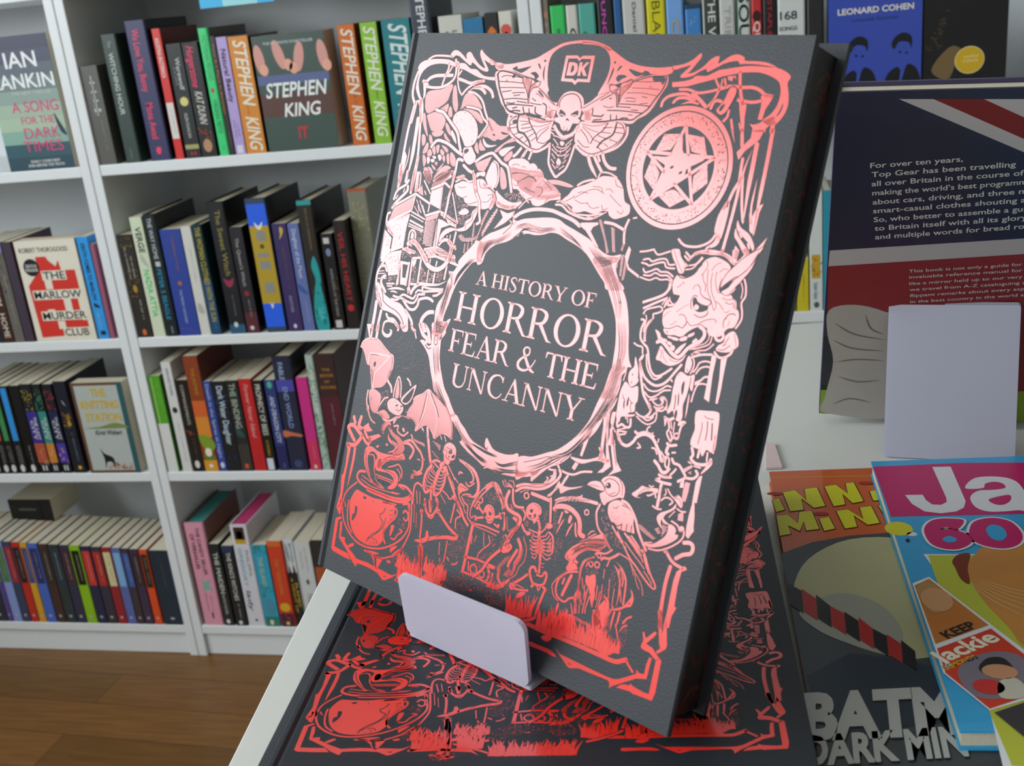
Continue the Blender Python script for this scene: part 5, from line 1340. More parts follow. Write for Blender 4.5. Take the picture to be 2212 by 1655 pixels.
fm122 1586,2540 1596,2526 1607,2541 1600,2581 1577,2597 1543,2600
fm99 1548,2553 1573,2553 1587,2543
fm64 1562,2605 1576,2622 1584,2597
om130 1494,2570 1464,2602 1426,2634
fc 1397,2660 1403,2642 1430,2636 1438,2652 1415,2674
dm24 1405,2650 1418,2659
om102 1426,2662 1467,2656 1516,2643
fm54 1441,2637 1488,2643
fc 1449,2698 1464,2671 1501,2653 1498,2670 1470,2696
om128 1598,2598 1613,2604 1607,2635 1596,2688 1586,2743
fc 1601,2600 1620,2593 1625,2611 1610,2618
fm170 1335,2432 1338,2456 1321,2492 1292,2520 1254,2557 1229,2602
fc 1330,2467 1346,2459 1369,2466 1373,2484 1351,2507 1322,2522 1311,2506
dm30 1338,2473 1347,2464 1356,2473 1344,2482
fm180e 1397,2424 1424,2460 1422,2509 1406,2542 1404,2576 1389,2616
fm150 1404,2477 1372,2547 1367,2571
fm134 1314,2605 1321,2647 1351,2665 1376,2648 1389,2630
hw 1295,2600 1337,2537 1373,2511 1366,2538 1328,2589 1328,2645
hw 1400,2533 1430,2457 1443,2465 1443,2508 1420,2554 1410,2601 1395,2611
hw 1344,2623 1375,2574 1399,2583 1380,2622
fm42 1427,2404 1435,2418 1458,2454 1459,2514 1434,2555 1423,2597 1379,2633
fm74 1232,2615 1286,2609
fm80 1248,2632 1264,2655 1249,2682
fm68 1281,2649 1287,2684 1307,2707
w1027,44 1404,2785 1460,2796 1566,2744
w1050,50 1600,2798 1687,2764 1778,2731
w433,30 1256,2708 1327,2698 1367,2671
om152 1586,2743 1577,2762 1498,2804 1432,2828
qc90,43 1260,2724 1346,2700 1380,2763 1313,2787 1272,2773
qc40,36 1365,2660 1427,2612 1446,2600 1397,2688 1374,2682
fc 1689,2416 1694,2396 1713,2369 1744,2336 1777,2310 1829,2289 1881,2273 1894,2287 1899,2306 1870,2330 1832,2340 1800,2355 1768,2380 1750,2410 1768,2420 1763,2437 1773,2452 1751,2465 1718,2478 1708,2465 1717,2436 1695,2427
dm34 1719,2378 1759,2344 1811,2320 1853,2310 1876,2300
dm34 1727,2399 1758,2365 1799,2337 1844,2325 1886,2305
dm34 1723,2355 1764,2324 1822,2301 1884,2282
dm34 1744,2412 1741,2428 1762,2432
dm28 1703,2406 1703,2420 1725,2428
qc20,28d 1701,2399 1755,2351 1752,2404 1717,2436
Fc 1761,2349 1774,2338 1783,2338 1767,2349
fm101 1776,2464 1723,2484 1683,2524 1673,2562 1677,2593 1696,2615 1735,2623 1758,2599 1790,2584
fm57 1716,2484 1679,2520 1652,2561 1651,2583 1670,2616 1700,2630
fm72 1844,2375 1802,2401 1789,2439 1791,2486 1796,2542 1786,2582 1804,2628
fm158 1747,2490 1736,2525 1715,2598
fm102 1711,2517 1705,2546
fm131b 1705,2636 1702,2664 1698,2689
fm73b 1771,2611 1791,2654 1804,2678
fs45 1803,2545 1831,2592
fs45 1807,2483 1825,2529
fs44 1840,2537 1840,2576
fs50 1801,2603 1813,2651
fs50 1821,2591 1828,2646
qc60,35 1606,2363 1667,2341 1660,2391 1647,2448 1643,2497 1615,2426
fm134 739,2409 751,2440 768,2471 803,2481 828,2453 837,2410 817,2381
fp 767,2406 792,2399 803,2466 787,2468
fm73 780,2488 807,2495 822,2476
fm121 730,2470 746,2530 755,2613
fo128 732,2477
fm145 850,2444 890,2473 946,2506 998,2524
fo138 850,2445
fm187 1006,2525 999,2544 943,2555 869,2578 818,2602
dm33 868,2575 921,2548 976,2532
fc 722,2635 786,2604 790,2570 802,2563 813,2581 819,2605 782,2634 738,2642
dm27 765,2619 776,2630
fm168 769,2647 778,2698 780,2786 783,2844
fm147 783,2655 796,2721 799,2794 802,2838
dm30 778,2668 789,2724 797,2833
qc26,47 749,2653 788,2641 790,2664 755,2675
fm75 1170,2759 1152,2763
fc 1149,2354 1154,2331 1172,2314 1199,2318 1219,2340 1223,2369 1216,2396 1189,2407 1172,2387 1151,2376
dc 1154,2361 1170,2362 1167,2380 1153,2378
dc 1184,2347 1200,2351 1200,2365 1187,2363
dm28 1177,2377 1186,2383 1199,2376
dm25 1178,2396 1200,2395 1216,2382
dm25 1174,2322 1199,2332 1212,2353
fs119 1109,2344 1148,2366
fo88 1104,2353
fo82 1111,2337
fs113 1109,2403 1154,2387
fo76 1102,2399
fo76 1109,2410
fs129 1229,2364 1262,2347
fo80 1256,2340
fo80 1264,2357
fs92 1231,2398 1262,2407
fo74 1260,2397
fs177 1097,2432 1092,2530 1090,2610 1087,2682
fs89 1079,2437 1171,2426 1271,2428
fs50 1104,2444 1198,2444 1258,2448
fs115 1079,2613 1167,2600 1287,2602
fs108 1080,2690 1170,2686 1285,2694
fs111 1285,2694 1281,2636
fm71 986,2327 1016,2353 1041,2363 1050,2412 1082,2433
fm58 1015,2379 1036,2401
fm63 1080,2307 1065,2350 1065,2396 1080,2411 1088,2397
fm97 951,2374 949,2427 946,2477
fm84 973,2400 1006,2422 978,2447 986,2493
fm143 927,2344 962,2357 999,2392 1032,2431 1065,2455
qc90,42 978,2450 1028,2461 1068,2497 1081,2590 1045,2584 1006,2556 955,2572 965,2488
qc60,42 952,2573 1041,2571 1055,2610 1030,2646 990,2645 958,2612
fm78 948,2574 950,2643 949,2687
fm59 898,2596 909,2656
fm72 918,2674 925,2686
fm78 964,2653 983,2664
fm77 1006,2677 1028,2670 1043,2654
om151 1160,2690 1208,2643 1235,2589 1268,2545 1308,2502
oc 1302,2504 1323,2475 1355,2459 1373,2473 1356,2503 1320,2520
Dm30 1326,2485 1340,2470 1356,2476 1341,2488
fr220,82 1155,2654
fr174,81 1213,2661
fs76 1114,2628 1125,2673
fm80 1243,2620 1262,2636 1255,2664
qc40,44 1147,2623 1211,2611 1205,2646 1163,2657
fm91 1315,2428 1330,2445 1317,2479
om150 1383,2363 1357,2409 1340,2442
qc50,43 1291,2435 1329,2440 1329,2495 1292,2507
fm57 1106,2497 1109,2536
fm50 1134,2486 1127,2519
fm50 1176,2459 1193,2524
fm68 1211,2465 1227,2499 1192,2538 1170,2568
fm63 1169,2562 1164,2601
qc30,40 1223,2456 1257,2456 1264,2529 1247,2521
qc30,41 1180,2576 1245,2538 1244,2566 1191,2592
qc160,45 988,2758 1078,2699 1173,2697 1300,2699 1291,2718 1010,2813
w985,10 920,2775 944,2773 989,2763
fs41 673,2457 693,2552
fs34 699,2494 715,2569
fc 805,2132 807,2108 822,2090 843,2082 873,2089 892,2110 895,2144 888,2163 867,2171 863,2186 850,2198 823,2185 814,2153 803,2141
dc 846,2122 860,2115 868,2130 855,2140 843,2134
dc 871,2144 887,2134 889,2151 871,2156
dc 846,2153 853,2149 853,2163
dm30 829,2149 833,2163 859,2170
dm26 819,2111 836,2113 867,2111
dm26 811,2125 832,2131 832,2145
Fo33 854,2128
fm141 664,2044 680,2096
fm168 682,2096 704,2152 726,2204 735,2220
fm120 731,2221 761,2196 797,2195
fm153 744,2226 718,2265 709,2312 716,2354 738,2374 764,2349 778,2322
fm138 824,2208 846,2246 853,2287 838,2338 814,2368 794,2367 791,2342
fm218 800,2244 792,2283 783,2335
fm53 746,2234 748,2257 785,2272
fm53 735,2255 741,2277 785,2288
fm54 728,2274 738,2295 781,2305
fm54 721,2294 735,2315 778,2322
fm54 719,2318 733,2338 769,2336
fm54 721,2341 745,2355 767,2345
fm53 760,2225 758,2249 790,2261
fm53 802,2260 826,2260 841,2241
fm53 799,2279 826,2277 849,2256
fm53 795,2297 827,2294 850,2274
fm53 796,2314 824,2315 847,2295
fm53 793,2333 821,2335 841,2317
fm53 794,2353 819,2355 835,2339
fm87 751,2207 811,2235 884,2253
fm138 841,2209 871,2248 894,2276 929,2318 952,2346 984,2381
fc 797,2209 819,2186 832,2206 814,2231
fm140 772,2347 777,2381 795,2436
fm107 745,2416 743,2440 753,2448
fm106 816,2393 836,2408 837,2424
fm108 712,2355 672,2342 651,2360 650,2402 660,2458
hw 577,2127 666,2132 671,2148 584,2137
hw 703,2099 783,2109 783,2143 739,2114
hw 724,2149 794,2184 774,2183 727,2160
fs46 767,2063 779,2081
fs46 793,2057 812,2084
fc 621,2055 629,2053 644,2070 628,2065
fm181b 919,2146 981,2159 1040,2182 1078,2226 1087,2274 1065,2306 1017,2314
fm90 929,2152 1001,2176 1039,2208 1042,2233 1026,2243
dm32 973,2160 1035,2190 1064,2230
fc 952,2286 965,2262 998,2270 1024,2280 987,2302 968,2319
dm32 965,2279 989,2279 1013,2283
fm77 997,2251 1023,2264 1055,2238
fm77 952,2289 977,2339 1017,2372
fm71 991,2318 1018,2305 1048,2302
fm65 858,2199 889,2226 921,2257
fm59 904,2268 933,2305
fm58 918,2247 947,2267
fm97 941,2223 944,2211 963,2211
fm72 853,2333 889,2347 908,2361 926,2353
fm46 843,2356 888,2390
fm61 670,2384 692,2449
fm47 695,2383 711,2444
fm70 1067,2358 1089,2299 1119,2251 1177,2202 1216,2213 1257,2260 1278,2297
fm82 1084,2353 1108,2297 1142,2253 1177,2218 1210,2232 1254,2289
fr144,75 1115,2309
qc50,44 1146,2269 1213,2245 1247,2291 1166,2303
qc40,38 998,2316 1072,2304 1054,2351 1016,2356
fm91 1307,2199 1315,2244 1338,2280
fm73 1288,2294 1278,2254 1293,2214
fm67 1233,2178 1253,2200 1286,2186 1307,2199
fm55 1245,2169 1257,2188
fm55 1274,2167 1298,2163 1311,2187
fc 1804,2023 1821,2000 1849,1988 1882,1984 1915,1995 1936,2018 1942,2044 1939,2067 1919,2070 1884,2091 1858,2111 1849,2126 1831,2116 1816,2094 1812,2080 1830,2065 1829,2045 1819,2032
dm38 1823,2021 1843,2002 1880,2002 1906,2021 1910,2048 1891,2071 1861,2076
dm32 1902,1991 1923,2016 1930,2057
dm27 1833,2038 1843,2064 1860,2072 1893,2052
do142 1848,2033
Fo46 1842,2031
fc 1733,2060 1746,2044 1775,2031 1803,2031 1824,2046 1827,2063 1796,2066 1761,2063 1745,2062
dm28 1740,2060 1768,2053 1800,2054
dm38 1805,2025 1829,2045 1830,2065
qc30,33 1815,2089 1864,2086 1848,2121 1828,2117
fm99 1824,2128 1814,2162 1817,2187 1833,2226 1854,2248 1876,2259 1897,2284 1924,2306
fm123 1936,2078 1971,2086 2006,2116 2032,2149 2048,2179 2075,2216 2111,2257
fc 1871,2115 1890,2094 1921,2082 1964,2095 1994,2107 2013,2134 2022,2169 2035,2201 2015,2204 1992,2206 1968,2208 1943,2206 1920,2187 1904,2187 1885,2169 1872,2145
qc46,38d 1878,2118 1923,2087 1980,2109 2007,2136 2022,2182 1989,2197 1940,2196 1898,2173
dm38 1944,2099 1978,2102 1991,2108
dm32 1898,2122 1915,2120 1922,2108
dm43 1914,2189 1940,2196 1961,2180
dm43 1962,2208 1961,2180
dm43 1989,2207 1987,2175
dm42 2015,2204 2013,2172
jz44 1834,2143 1868,2151 1889,2186 1919,2208 1967,2231 2005,2263 2019,2294 1939,2289 1894,2259 1850,2208
fm81 1912,2205 1943,2231 1985,2264 1989,2268
fm91 1985,2216 2039,2252 2081,2278
fm43 2004,2233 2070,2281
fm65 1946,2220 1971,2248 1985,2254
fm64 2021,2217 2073,2257 2103,2271
fc 1731,2372 1761,2334 1798,2301 1841,2270 1874,2255 1893,2277 1894,2308 1864,2338 1822,2346 1778,2365 1747,2384
dm34 1726,2350 1782,2314 1833,2290 1881,2281
dm33 1838,2310 1858,2316 1897,2294
dm34 1734,2384 1772,2351 1826,2326 1856,2330
fm61b 1788,2289 1807,2262 1827,2255
fm55 1833,2265 1794,2297
fp 2293,1965 2312,2042 2319,2093 2324,2103 2315,2120 2304,2144 2290,2135 2284,2098 2284,2050 2287,2005
fm144 2119,1955 2121,2009 2121,2053
dm23 2124,1963 2125,2002
fc 1980,2036 1994,2019 2008,2005 2024,1986 2048,1987 2079,1981 2107,1978 2106,1998 2077,1996 2044,2008 2019,2027 2008,2040 2030,2039 2003,2044
dm26 2014,2029 2036,2000 2069,1988
fm52 2059,1974 2072,1978 2082,1970
fm73 2059,2019 2070,2018 2095,2001 2105,2018
fm51 2145,1967 2152,1985 2144,1997
fm61 2156,1964 2171,1980 2194,1993 2213,1978
fm72 2135,2022 2149,2006 2173,2001 2193,2013 2180,2029
fc 2194,1993 2216,1977 2236,1991 2244,2013 2239,2026 2219,2015 2205,2004
dm25 2202,1991 2226,1996 2236,2015
fm78 2098,2057 2122,2063 2144,2059
fm66 2221,2034 2242,2040 2266,2036
hp 2232,2055 2256,2039 2263,2080 2235,2081
fc 2095,2227 2134,2220 2166,2195 2191,2166 2198,2139 2197,2112 2223,2112 2238,2127 2236,2144 2253,2144 2249,2162 2222,2188 2182,2215 2135,2235 2104,2237
fc 2211,2016 2213,2034 2195,2054 2173,2072 2164,2092 2178,2103 2197,2112 2172,2115 2155,2102 2157,2122 2170,2140 2150,2129 2134,2111 2132,2092 2148,2072 2173,2058 2197,2039
fm78 2120,2244 2165,2239 2211,2216 2254,2181 2277,2149 2277,2120 2257,2123 2241,2104 2207,2094
fo131 2264,2113
fm52 2095,2225 2133,2213
fm41 2213,2048 2190,2082
hw 2044,2153 2063,2155 2147,2189 2133,2201 2076,2183 2052,2173
hw 2129,2152 2152,2138 2166,2158 2154,2169
hw 2165,2121 2194,2123 2193,2143 2173,2176
fc 2198,2232 2214,2227 2227,2232 2212,2240
fm77 1850,2370 1809,2399 1793,2438 1794,2479 1796,2539 1796,2605 1805,2654
fm108b 1962,2370 1988,2390 2010,2428 2019,2476 2019,2550
fm97a 1973,2354 2008,2373 2034,2405 2045,2437 2053,2528
fm64 2003,2375 2026,2418 2027,2448
fm54 1995,2382 2039,2520
qc24,43 1990,2374 2015,2376 2044,2442 2033,2471
fc 1828,2463 1844,2463 1860,2450 1875,2447 1888,2485 1888,2510 1896,2544 1893,2571 1893,2597 1872,2560 1856,2521 1830,2496
qp40,39 1811,2432 1894,2410 1879,2451 1830,2468
fr116,66 1840,2407
fr132,71 1874,2399
fm55 1816,2425 1823,2405 1840,2396
fc 1921,2683 1902,2620 1917,2602 1931,2571 1951,2538 1959,2522 1977,2542 1985,2577 1989,2615 1981,2661
fm65 1947,2521 1962,2547
fs50 1790,2476 1808,2587
fs44 1830,2509 1838,2566
fs44 1924,2478 1931,2545
fs44 1919,2510 1914,2590
fs43 1955,2441 1970,2526
fs43 1990,2473 1996,2556
fs43 1918,2405 1922,2447
fs45 1814,2546 1824,2613
fs39 1796,2552 1838,2603
fs61 1849,2521 1847,2600 1847,2639
fs61 1870,2540 1858,2609 1861,2634
fs55 1899,2491 1905,2554
fs49 1928,2520 1925,2598
qc30,38 1950,2395 1977,2393 1993,2459 1959,2471
qc30,38 1903,2495 1958,2492 1962,2534 1925,2560
qc24,36 1787,2568 1829,2554 1844,2627 1808,2640
fm70 2004,2553 1983,2617 1981,2657
fc 1970,2579 2017,2556 2054,2533 2072,2506 2084,2484 2084,2467 2073,2450 2086,2456 2097,2475 2101,2493 2093,2522 2072,2532 2031,2561
dc 2079,2511 2086,2504 2085,2514
fm80 1996,2273 2033,2312 2082,2344 2125,2375 2164,2399 2190,2407 2195,2396 2183,2378 2153,2345 2125,2300 2098,2263 2081,2266
fm45 1997,2255 2041,2286 2090,2316 2122,2338
fm45 2012,2240 2055,2269 2098,2298 2107,2313
fm45 2007,2221 2058,2256 2095,2287
fm44 2122,2348 2161,2378 2174,2393
fm37 2024,2216 2068,2248 2091,2271
fm78 2099,2266 2122,2311 2152,2351
fm37 2034,2319 2057,2352 2074,2382
fm37 2038,2323 2072,2362 2102,2387 2126,2414 2142,2453
fm37 2074,2357 2094,2405 2116,2433
fm54 1975,2312 2010,2317 2039,2325
fm88 1853,2356 1868,2342 1896,2340 1918,2328 1937,2308
fr99,55 1875,2356
fm115 1891,2370 1900,2358 1930,2352 1951,2338 1974,2318
fm65 1934,2356 1932,2372 1927,2389
fm109 1882,2260 1897,2281 1924,2305
fm183 2248,2285 2241,2351 2242,2425 2248,2497 2259,2560
fp 2282,2298 2307,2271 2315,2262 2329,2271 2323,2280 2306,2290 2302,2355 2307,2444 2318,2450 2304,2490 2303,2544 2274,2555 2277,2487 2276,2413 2276,2340
fm143 2212,2229 2238,2254 2267,2269 2308,2275
fm172 2264,2245 2296,2218 2329,2203 2337,2181 2330,2164 2313,2159 2287,2167
fm208 1497,2796 1584,2797 1670,2798 1735,2793 1865,2789 1992,2788 2047,2788 2082,2782 2127,2755
fs121 2125,2758 2140,2772 2171,2796
fp 1731,2842 1770,2865 1819,2865 1884,2866 1948,2867 2042,2867 2081,2864 2109,2853 2153,2823 2191,2796 2186,2777 2204,2788 2229,2783 2231,2732 2238,2702 2252,2701 2249,2735 2247,2799 2196,2816 2145,2852 2088,2892 2068,2911 2066,2891 2055,2880 1953,2886 1890,2888 1837,2908 1822,2903 1775,2874
dc 1822,2888 1841,2887 1839,2892
fp 2104,2894 2126,2872 2148,2863 2168,2860 2171,2849 2191,2856 2251,2860 2273,2856 2273,2701 2279,2691 2296,2690 2300,2696 2303,2839 2298,2866 2293,2880 2279,2881 2204,2886 2196,2890 2182,2883
fp 2179,2606 2188,2605 2202,2628 2238,2584 2250,2585 2243,2605 2208,2651 2244,2657 2262,2670 2283,2685 2296,2690 2273,2703 2250,2692 2236,2683 2195,2681 2184,2672 2191,2640
fp 2264,2665 2282,2645 2272,2627 2232,2490 2254,2482 2275,2583 2283,2511 2312,2622 2309,2638 2274,2673
fc 1586,2872 1637,2870 1687,2867 1721,2870 1752,2885 1726,2890 1692,2888 1642,2889 1591,2892
fc 1644,2829 1672,2808 1707,2811 1680,2838
w1038,60 1660,2786 1778,2766 1875,2765
w1052,60 1875,2765 1953,2759 2027,2770
w699,30 2029,2764 2057,2743 2084,2738
fm107e 2016,2574 2012,2621 2013,2664
fm107e 2044,2564 2042,2605 2041,2629
fm90 2107,2564 2087,2579 2070,2608
fm70 2034,2624 2060,2680 2081,2739
fp 1899,2605 1936,2592 1955,2642 1973,2687 1970,2750 1952,2757 1926,2689
fc 1771,2673 1810,2670 1809,2721 1779,2716
fs39 1802,2668 1917,2679
fs34 1811,2678 1903,2684
qc60,39 1806,2682 1916,2687 1929,2713 1855,2725
qc60,43 1949,2618 1989,2591 2006,2685 1966,2684
qc40,43 2060,2591 2094,2607 2104,2700 2082,2708
fm79e 2094,2609 2074,2624 2060,2655
fc 1849,2775 1854,2746 1867,2731 1877,2748 1867,2770
fm80 1799,1042 1812,1057 1840,1048 1869,1034 1894,1043 1929,1040 1962,1055
fm75 1807,1070 1842,1068 1867,1052 1898,1059 1932,1055 1962,1072
fm67 1791,1082 1810,1085 1844,1088 1875,1073 1900,1078 1939,1071 1957,1085
fm80 1790,1003 1818,995 1838,1004 1875,989 1909,985 1929,1006 1957,1002
fm80 1784,1017 1812,1020 1828,1025 1860,1011 1901,1000 1918,1020 1961,1019
fm81 1764,970 1798,963 1837,950
fm79 1837,953 1862,971 1902,956 1926,946
fm149 1836,1190 1889,1166 1933,1142 1953,1117 1956,1092 1954,1073
dm27 1837,1196 1891,1172 1942,1143 1959,1116
fm101 1842,1216 1894,1185 1956,1151
fm75 1848,1240 1861,1218 1904,1201 1928,1194 1943,1207 1926,1222 1900,1233 1904,1250 1883,1273 1873,1305 1880,1358
fm53 1861,1243 1870,1258 1867,1293 1867,1318
fm52 1935,1184 1956,1151
fm92 2002,941 2026,959 2024,974 2000,958
fm102 2024,974 2038,953 2062,938 2094,931 2130,931 2175,927 2209,935 2240,956 2257,960
fp 2227,902 2253,898 2257,960 2236,959
fm170 2257,960 2279,939 2297,906 2281,895
fs100 2113,917 2113,931
fs148 2178,908 2180,927
fc 1967,1081 1975,1055 1987,1044 2022,1049 2053,1037 2071,1018 2089,991 2109,960 2146,943 2179,946 2220,961 2235,978 2230,990 2217,1015 2204,1050 2204,1083 2222,1090 2262,1090 2276,1104 2292,1116 2301,1142 2313,1150 2322,1174 2316,1205 2305,1223 2285,1229 2272,1241 2261,1262 2237,1275 2198,1273 2185,1249 2158,1242 2125,1255 2094,1277 2067,1304 2028,1306 1988,1309 1970,1295 1968,1280 1956,1261 1950,1230 1952,1208 1974,1192 1992,1184 2005,1167 2012,1147 2016,1129 1998,1137 1979,1123 1970,1100
dm35 2095,1071 2109,1083 2117,1106 2140,1121 2162,1124
dm23 2074,1094 2082,1076 2095,1071
dm23 1992,1099 2009,1087 2019,1071 2028,1079
dc 2085,1135 2097,1126 2116,1147 2137,1155 2165,1155 2165,1170 2138,1184 2111,1183 2092,1163
Fc 2098,1166 2107,1155 2122,1162 2120,1175 2106,1177
dm36 2087,1178 2077,1148 2087,1120 2104,1120
dm40 2106,1199 2139,1207 2168,1190 2169,1174
Fm40 2126,1200 2147,1196 2166,1184
dm40 2113,1145 2131,1151 2164,1153 2175,1132 2140,1121
dc 1973,1133 2014,1132 2004,1162 1989,1169 1971,1153
fo72 1988,1147
fm78 1969,1146 1972,1160 1989,1169 2004,1162
fm94 1949,1193 1955,1173 1963,1159 1966,1181 1996,1174
dm21 2016,1204 2047,1175 2069,1162
dm31 2032,1216 2044,1209 2066,1217 2077,1242 2068,1260
dm36 1968,1283 1999,1280 2034,1262 2061,1267 2077,1242
dm23 1998,1264 2015,1254 2024,1242
dm21 1956,1236 1967,1220 1983,1205
dm31 2078,1234 2099,1249 2130,1240 2165,1215 2206,1203 2222,1214
dm28 2113,964 2124,986 2108,1022 2101,1027
dm28 2130,1000 2136,1046 2149,1091 2170,1121 2197,1167
dm27 2154,1010 2156,1052 2172,1097 2202,1140 2200,1166
dm27 2174,1003 2175,1040 2193,1080 2209,1092
dm27 2204,1027 2200,1055 2200,1079
dm28 2108,1022 2117,1049 2132,1066 2136,1094
dm25 2147,1002 2162,976 2186,961
dm25 2188,1003 2205,986 2227,988
dm27 2199,1128 2220,1137 2241,1157
dm30 2226,1108 2252,1113 2276,1104
dm29 2243,1124 2266,1129 2280,1122 2291,1144
dm25 2248,1163 2259,1166 2272,1154
dm39 2260,1194 2271,1173 2293,1165 2305,1170
dm32 2261,1231 2254,1206 2263,1184
dm20 2278,1221 2282,1208 2280,1197
qc30,23d 2155,1228 2205,1208 2224,1231 2199,1254
Fm61 2017,1016 2051,1006 2073,981 2094,955
Fm61 2027,997 2063,985 2088,951
dm31 2023,1008 2054,996 2077,974
dm31 2022,1027 2067,1013 2096,983
dm31 2036,979 2063,964 2088,951
dm46 1980,1040 2012,1055 2058,1034 2079,1007
oc 1927,939 1966,933 1992,971 2029,997 2013,1009 2013,1033 1985,1035 1962,999 1937,969
Dm23 1939,939 1975,995 2007,1032
Dm23 1966,946 2000,980 2018,999
oc 2215,1072 2240,1045 2313,976 2364,884 2367,870 2355,878 2289,926 2229,995 2214,1025 2205,1055
oc 2215,1081 2244,1058 2270,1012 2284,1005 2325,958 2351,897 2336,961 2305,1016 2267,1068 2252,1092 2228,1093
Dc 2208,1073 2221,1052 2269,1008 2240,1045 2218,1074
fm77 2306,1009 2323,1039 2332,1084 2320,1114 2332,1153 2335,1185 2318,1223
fm44 2298,1031 2313,1059 2314,1096
Fm49 2234,1095 2252,1092 2277,1062
fm83 2283,1110 2293,1120 2298,1143
dc 1990,1314 2030,1304 2065,1308 2093,1293 2117,1267 2145,1257 2161,1266 2166,1287 2146,1305 2125,1321 2101,1337 2075,1371 2065,1388 2042,1377 2015,1358 1980,1335 1972,1325
Fc 1996,1315 2015,1312 2020,1321 2006,1322
Fc 2021,1313 2053,1315 2052,1325 2024,1325
Fc 2061,1313 2092,1298 2095,1314 2066,1324
Fc 2098,1292 2125,1275 2125,1287 2103,1301
Fc 1961,1327 1972,1325 1978,1336 1966,1336
Fc 1976,1329 1996,1330 1996,1340 1982,1340
Fc 1998,1337 2021,1338 2027,1351 2007,1350
Fc 2024,1349 2045,1353 2041,1373 2022,1364
Fc 2048,1376 2074,1342 2098,1328 2083,1357 2066,1382
Fc 2126,1313 2141,1298 2150,1309 2130,1322
Fc 1928,1298 1953,1306 1964,1326 1955,1340 1941,1318
fc 1970,1364 1964,1397 1961,1425 1985,1428 2005,1436 2035,1440 2066,1429 2095,1406 2107,1375 2095,1382 2072,1406 2037,1403 2004,1385 1982,1367
om157 1949,1351 1970,1342 2004,1360 2032,1382 2064,1395 2084,1386 2109,1350 2142,1322 2165,1306 2178,1280 2170,1257 2145,1245
dm23 1985,1379 1999,1410 2021,1430
dm23 1970,1377 1983,1394 1983,1418
dm23 2027,1410 2063,1417 2097,1391
Fm40 2186,1255 2203,1282 2189,1311 2152,1330 2124,1352
Fm55 2216,1280 2210,1310 2177,1330 2137,1347
fm54 2231,1306 2203,1337 2157,1351 2134,1372
fm45 2134,1369 2151,1359 2172,1357
dm26 1982,1295 1989,1300 1993,1293
dm23 2023,1285 2028,1283
fc 2279,1261 2311,1237 2338,1262 2347,1291 2335,1307 2311,1326 2275,1333 2247,1329 2253,1309 2276,1290
dm34 2257,1324 2283,1322 2309,1298
dm29 2279,1306 2296,1265
dm24 2318,1247 2338,1297
dm25 2274,1305 2288,1297
or192,123 2250,1269
fm99 2242,1339 2265,1356 2291,1354 2318,1334 2326,1313
fm101 1843,1266 1862,1270 1853,1309 1860,1350 1883,1371 1904,1384 1918,1414 1928,1444 1949,1482 1979,1498 2011,1484 2051,1449
fm84 1900,1256 1879,1292 1879,1329 1886,1358
fm74 1908,1413 1921,1463 1947,1497 1977,1513 2008,1494
fm75 1830,1376 1851,1384 1878,1387 1885,1413
fc 1891,1414 1895,1431 1879,1451 1874,1442
fm112 2096,1423 2069,1464 2044,1504 2016,1529 1983,1539 1946,1529 1917,1510 1895,1480 1883,1455
fm74 1923,1544 1954,1565 1992,1564 2021,1548 2045,1528 2068,1529
fm74 1937,1578 1968,1596 2000,1582 2033,1553 2067,1543
fm122 1884,1458 1898,1504 1921,1562 1938,1595 1970,1628 1990,1651
fm68 1971,1608 2008,1592 1988,1607 2015,1621 2039,1613 2041,1595 2027,1586 2043,1580 2062,1598 2067,1633
fm94 2003,1631 2025,1636 2047,1621
fm72 2054,1494 2067,1504
fc 2125,1378 2144,1401 2145,1430 2134,1451 2119,1449 2115,1419 2117,1392
dc 2127,1433 2132,1444 2129,1447
fp 2233,1350 2254,1356 2257,1369 2256,1431 2266,1552 2239,1542 2238,1470 2235,1392
fp 2280,1365 2286,1356 2307,1348 2307,1420 2310,1490 2308,1550 2298,1550 2292,1447
fm96 2137,1383 2149,1376 2187,1361 2234,1352
fm61 2144,1379 2156,1404 2156,1427 2148,1453
fm69 2234,1386 2209,1386 2182,1398 2172,1424 2160,1443
fm69 2236,1407 2215,1408 2190,1421 2175,1448
fm84 2236,1449 2220,1453 2205,1470 2181,1485
fm70 2238,1482 2214,1483 2194,1494 2184,1530 2181,1569
fm65 2181,1494 2201,1478
fc 1853,1435 1870,1464 1882,1491 1888,1525 1894,1534 1886,1553 1861,1571 1844,1554 1836,1533 1838,1505 1856,1479 1853,1455
dc 1855,1512 1859,1516 1856,1522 1853,1517
dc 1858,1544 1859,1559 1862,1551
fc 1818,1570 1826,1555 1843,1562 1865,1575 1894,1561 1904,1582 1910,1625 1902,1642 1906,1671 1894,1681 1882,1684 1873,1696 1913,1687 1899,1700 1870,1707 1841,1714 1838,1737 1826,1740 1813,1713 1810,1675 1809,1635 1810,1602
dm97b 1860,1616 1860,1644 1861,1664
dm70b 1842,1633 1842,1655 1848,1679
dm37 1880,1639 1879,1660 1887,1678
dm32 1826,1614 1833,1630 1842,1633
dm27 1869,1629 1885,1643 1886,1638
fm65 1864,1706 1869,1717
fm109 1824,1738 1833,1761 1852,1746 1875,1754 1898,1746 1894,1712
fs43 1876,1708 1882,1732
fm65 1842,1779 1886,1774
fm103 1838,1790 1852,1815 1869,1828
fm80 1914,1677 1941,1688 1973,1686 1997,1678 2013,1657
fm64 1921,1693 1958,1711 1991,1714 2021,1692 2023,1662 2015,1641
fm69 1956,1692 1984,1698 2009,1677
fm105 1969,1684 1985,1665 1986,1645 1972,1624
fm58 2000,1630 2024,1632 2045,1622
fm73 2024,1644 2049,1639 2063,1616 2058,1592 2032,1583 2025,1590 2040,1604 2027,1621
